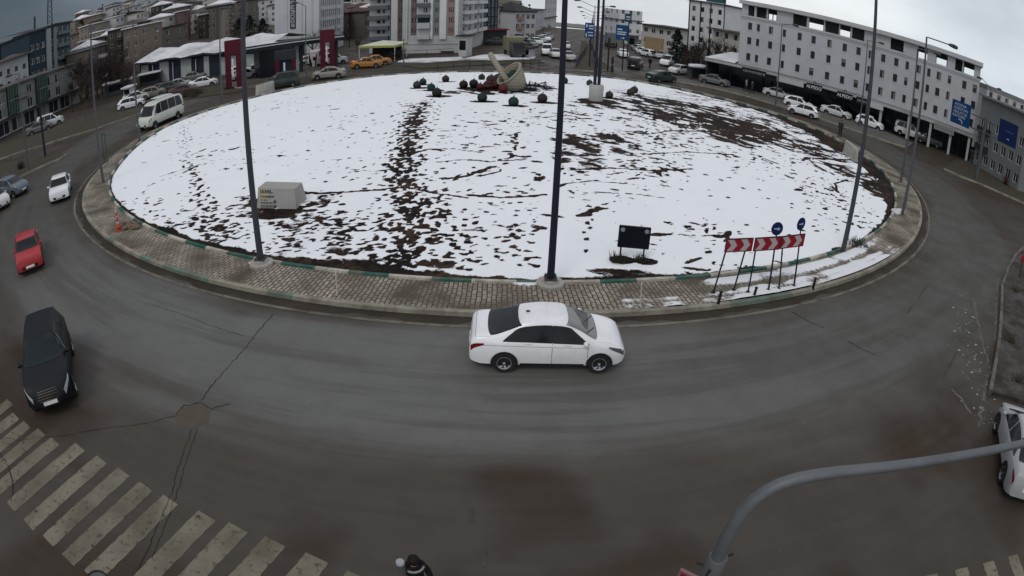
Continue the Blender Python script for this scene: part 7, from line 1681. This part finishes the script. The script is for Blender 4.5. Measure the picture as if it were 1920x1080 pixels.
# a domed roof and hilltop masts that break the skyline
c = pt(393, 22, 330); tag(MB().sphere((c.x, c.y, c.z-1.5), 4.6, 18, 10, (1, 1, .62)).build('dome', SROOF, smooth='all'), 'pale snow dusted dome on the left skyline', 'dome')
for u, vb, vt, D, lab in [(266, 18, -8, 300, 'left antenna mast of the pair on the tall hill house'), (275, 18, -8, 300, 'right antenna mast of the pair on the tall hill house'), (192, 27, 7, 330, 'thin antenna on the left skyline')]:
    A, B = pt(u, vb, D), pt(u, vt, D); t = empty('antenna_mast', A, 0, lab, 'mast', 'antenna masts'); MB().tube([(0, 0, -6), B-A], .22, 6).build('pole', DARKW, t); q = MB(); 
    for s_ in (.3, .6, .9): P_ = (B-A)*s_; q.box(P_.x-.8, P_.x+.8, P_.y-.1, P_.y+.1, P_.z-.1, P_.z+.1)
    q.build('crossarm', DARKW, t)
# ================================================================== trees, bushes, fences
BARK = mat('bark', (.045, .036, .030), .95, 0, .3, 3, .3); TWIG = mat('twig_brown', (.060, .044, .038), .95, 0, .3, 2); TWIGD = mat('twig_dark', (.028, .022, .022), .95, 0, .3, 2); NEEDLE = mat('needle_dark', (.010, .018, .020), .9, 0, .5, .9)
def bare_tree(p, h, label, spread=.35, n=3, m=TWIG, dens=5, seed=0, group=None, name='bare_tree'):
    random.seed(seed); t = empty(name, p, 0, label, 'tree', group); tr = MB(); tw = MB()
    def grow(mb, a, d, L, r, lev):
        b = a+d*L; mid = (a+b)/2+Vector((random.gauss(0, .04), random.gauss(0, .04), 0))*L; mb.tube([a, mid, b], [r, r*.8, r*.6], 5 if lev < 2 else 3, False)
        if lev >= n: return
        for k in range(dens if lev else dens+2):
            q = (Vector((random.gauss(0, 1), random.gauss(0, 1), random.gauss(0, .6)))).normalized(); nd = (d*.75+q*spread*2+Vector((0, 0, .18))).normalized(); s = a+(b-a)*random.uniform(.4, 1)
            grow(tw, s, nd, L*random.uniform(.5, .78), max(r*.5, .012), lev+1)
    grow(tr, Vector((0, 0, -.1)), Vector((random.gauss(0, .04), random.gauss(0, .04), 1)).normalized(), h*.42, h*.022, 0)
    tr.build('trunk', BARK, t); tw.build('crown', m, t)
    return t
def conifer(p, h, r, label, seed=1, name='conifer'):
    random.seed(seed); t = empty(name, p, 0, label, 'tree'); MB().tube([(0, 0, 0), (0, 0, h*.5), (0, 0, h*.98)], [.16, .1, .02], 8).build('trunk', BARK, t); mb = MB()
    for k in range(1500):
        f = random.random()**.75; z = h*(.05+.95*f); rr = r*(1-f)**.8*(.8+.35*math.sin(z*5+k % 3)); a = random.uniform(0, 2*PI); q = rr*math.sqrt(random.random()); x, y = q*math.cos(a), q*math.sin(a); s = random.uniform(.12, .30); dx, dy = math.cos(a)*s*1.6, math.sin(a)*s*1.6; nx, ny = -math.sin(a)*s*.5, math.cos(a)*s*.5
        mb.poly([(x-nx, y-ny, z), (x+dx, y+dy, z-s*.6), (x+nx, y+ny, z)]); mb.poly([(x, y, z+s*.3), (x+dx*.8, y+dy*.8, z-s*.3), (x+nx, y+ny, z-s*.4)])
    mb.build('crown', NEEDLE, t)
def bush(p, r, h, label, m, n=260, seed=0, name='bush', cat='bush', group=None):
    random.seed(seed); mb = MB()
    for k in range(n):
        a = random.uniform(0, 2*PI); q = r*math.sqrt(random.random()); z = h*random.random()*(1-(q/r)**2*.5); x, y = q*math.cos(a), q*math.sin(a); s = random.uniform(.10, .24)*max(.7, h/2); b = random.uniform(0, PI)
        mb.poly([(x, y, z), (x+s*math.cos(b), y+s*math.sin(b), z+s*.9), (x+s*.3*math.sin(b), y-s*.3*math.cos(b), z+s*.3)])
        if k % 4 == 0: mb.tube([(x*.2, y*.2, 0), (x*.7, y*.7, z*.6), (x, y, z+s)], [.03, .02, .008], 3, False)
    return tag(mb.build(name, m, loc=p), label, cat, group)
P = pt(1271, 60, 101); P.z = 0; conifer(P, toppx(P, 1271, 57)+.3, 2.5, 'tall dark conifer in front of the white block', 3); P = pt(1284, 85, 99); P.z = 0; conifer(P, toppx(P, 1284, 84), 1.8, 'shorter dark conifer close beside the tall one', 4)
for k, (u, D, vt, lab) in enumerate([(1303, 94, 66, 'bare brown tree left of the bus shelter'), (1320, 92, 72, 'bare brown tree behind the bus shelter'), (1340, 90, 52, 'tall bare tree right of the bus shelter'), (1355, 90, 66, 'bare tree at the corner of the shop wing'), (1310, 96, 52, 'tall bare tree against the white block')]):
    P = pt(u, 120, D); P.z = 0; bare_tree(P, toppx(P, u, vt)*1.05, lab, .32, 3, TWIG if k % 2 else TWIGD, 6, 40+k, 'bare trees by the bus shelter')
for k, (u, D, r, h, lab) in enumerate([(1312, 93, 2.6, 3.6, 'dense reddish brown thicket behind the bus shelter'), (1296, 94, 1.8, 4.2, 'dense brown thicket left of the bus shelter'), (1345, 90, 2.2, 4.0, 'dense brown thicket right of the bus shelter')]):
    P = pt(u, 120, D); P.z = 0; bush(P, r, h, lab, mat('thicket', (.045, .030, .030), .95, 0, .4, 1.2), 700, 60+k, 'thicket', 'bush', 'brown thickets by the bus shelter')
# brown bare trees in front of the left flats
for k, (u, D, vt) in enumerate([(150, 100, 95), (165, 97, 110), (182, 101, 92), (200, 98, 100), (214, 103, 84), (228, 100, 98), (242, 104, 108), (160, 108, 84), (190, 109, 88), (222, 111, 82), (172, 94, 118), (236, 96, 118)]):
    P = pt(u, 150, D); P.z = 0; names = ['first', 'second', 'third', 'fourth', 'fifth', 'sixth', 'seventh', 'eighth', 'ninth', 'tenth', 'eleventh', 'twelfth']
    bare_tree(P, toppx(P, u, vt)*1.08, 'leafless brown tree in the belt above the blue containers, %s built up from its left' % names[k] if False else 'leafless brown tree in the belt between the shop terrace and the hall', .34, 3, TWIG if k % 3 else TWIGD, 6, 80+k, 'leafless trees above the blue containers')
for k, (u, D, vt, lab) in enumerate([(468, 135, 28, 'dark evergreen mass left of the grey office'), (492, 132, 34, 'dark round evergreen beside the grey office'), (448, 140, 34, 'dark evergreen behind the first red gate')]):
    P = pt(u, 60, D); P.z = zhill(P.x, P.y); h = toppx(P, u, vt)-P.z; conifer(P, h, 4.0, lab, 120+k)
for k, (u, D, vt, lab) in enumerate([(586, 108, 48, 'bare shrubby tree at the foot of the grey office'), (655, 118, 42, 'bare tree behind the right red gate'), (670, 112, 62, 'bare tree above the left edge of the green tent'), (752, 90, 78, 'thin bare sapling left of the apartment garage wall'), (735, 88, 86, 'thin bare sapling by the taxis'), (1017, 165, 46, 'dark bare tree at the end of flats row'), (1028, 185, 42, 'bare tree by the far terrace')]):
    P = pt(u, 90, D); P.z = zhill(P.x, P.y); bare_tree(P, toppx(P, u, vt)-P.z, lab, .36, 3, TWIGD, 5, 140+k)
P = at(105, 205); bare_tree(P+Vector((-4, 2, 0)), 5.5, 'dark bare tree in front of the shop terrace', .3, 3, TWIGD, 5, 170)
P = at(98, 195); bare_tree(Vector((-62, 68, 0)), 6.0, 'dark trunked bare tree at right end of the shop terrace', .25, 3, TWIGD, 5, 171)
P = at(1885, 346, .12); bush(P, .55, 1.3, 'reddish brown dry shrub on the right-hand verge', mat('shrub_red', (.05, .022, .016), .95, 0, .4, 4), 260, 9)
P = at(40, 316, .12); bush(P, .5, .8, 'small dark shrub on the left road island', TWIGD, 200, 10); P = at(1905, 296, .0); bush(P, 1.4, 1.6, 'dark rounded shrub by the far right railing', TWIGD, 320, 11)
for k, (u, v) in enumerate([(345, 183), (352, 178), (362, 182), (372, 176)]):
    P = at(u, v, .1); bush(P, .9, 1.0, 'drab shrub of the hedge behind the white minibus', mat('hedge_drab', (.05, .046, .032), .95, 0, .4, 2), 200, 20+k, group='hedge behind the minibus')
# weeds and litter on the near right verge
random.seed(77)
for k, (u, v) in enumerate([(1903, 545), (1896, 640), (1908, 715)]):
    P = at(u, v, .14); bush(P, .42, .2, 'patch of dead weeds %s on the muddy verge at the right edge' % ['farthest', 'halfway', 'nearest'][k], mat('weeds', (.05, .042, .03), .95, 0, .4, 4), 60, 30+k, 'weed_patch', 'weeds', 'weeds on the right verge')
def edge_sign():
    p = at(1912, 520, .14); t = empty('red_sign', p, 0, 'small red sign on thin black post at the right edge', 'road sign'); q = along(p, 1917, 485)-p; MB().tube([(0, 0, 0), q], .03, 6).build('pole', BLACKP, t); b = MB(); b.lathe([(.26, -.01), (.26, .01)], 8, (q.x+.1, q.y, q.z), 'y'); b.build('plate', RED, t)
edge_sign()
def railing(pix, h, label, name='railing', m=None, z=.12, step=1.6, rails=(.45, 1.0), r=.03):
    P = [at(u, v, z) for u, v in pix]; t = empty(name, P[0], 0, label, 'railing'); o = P[0]; rb = MB()
    for q in rails: rb.tube([p-o+Vector((0, 0, h*q)) for p in P], r, 5)
    rb.build('rail', m or POLED, t); n = 0
    for a, b in zip(P, P[1:]):
        k = max(1, int((b-a).length/step))
        for i in range(k):
            n += 1
            if n < 90: MB().tube([a+(b-a)*(i/k)-o, a+(b-a)*(i/k)-o+Vector((0, 0, h))], r*1.1, 5).build('post', m or POLED, t)
railing([(20, 300), (60, 286), (105, 268), (180, 243)], .9, 'low grey railing along the left verge', m=POLEM)
railing([(140, 232), (200, 212), (262, 190), (300, 184), (360, 180)], 1.0, 'snow flecked guard rail in front of the left car park', m=GREY if False else POLEM)
railing([(820, 133), (880, 130), (960, 129), (1005, 128)], 1.0, 'grey guard rail at the far edge of the snow behind the basket')
railing([(980, 128), (1010, 134), (1030, 135)], 1.5, 'taller mesh barrier right of the basket', rails=(.2, .5, 1.0))
railing([(765, 112), (800, 110), (850, 107)], 1.3, 'dark railing on the garage wall below the apartment block')
railing([(1860, 318), (1890, 335), (1925, 352)], 1.0, 'pale railing at the right edge by the parked cars', m=POLEM)
railing([(1080, 128), (1098, 100), (1100, 84)], 1.2, 'dark barrier along the avenue median')
railing([(1120, 128), (1112, 100), (1104, 84)], 1.2, 'dark barrier on the right side of the median')
# overhead wire across the left
A, B = pt(0, 171, 60), Vector((at(85, 294).x, at(85, 294).y, toppx(at(85, 294), 74, 172))); C1 = pt(150, 120, 62)
mb = MB(); mb.tube([A, (A+B)/2-Vector((0, 0, .25)), B], .02, 4); mb.tube([B, (B+C1)/2-Vector((0, 0, .25)), C1], .02, 4); tag(mb.build('overhead_wire', BLACKP), 'thin black overhead wire strung from the utility pole on the left', 'wire')
# traffic lights on the median nose
def traffic_light(u0, v0, u1, v1, label, heads=1, r=.07):
    a = at(u0, v0, .14); h = toppx(a, u1, v1); t = empty('traffic_light', a, 0, label, 'traffic light', 'traffic lights on the median'); MB().tube([(0, 0, 0), (0, 0, h)], r, 8).build('pole', BLACKP, t)
    for k in range(heads):
        z = h-.5-k*1.2; b = MB(); b.box(-.16, .16, -.30, -.08, z-.45, z+.45); hd_ = b.build('signal_head', BLACKP, t)
        for q in range(3): MB().lathe([(.09, -.302), (.09, -.32), (.04, -.33)], 10, (0, 0, z+.28-.28*q), 'y').build('lens', mat('lens_dark', (.05, .03, .02), .3), hd_)
traffic_light(1139, 134, 1137, 72, 'tall black traffic light pole right of the twin masts', 1, .11); traffic_light(1147, 133, 1146, 108, 'short black traffic light with two heads at the median nose', 2)
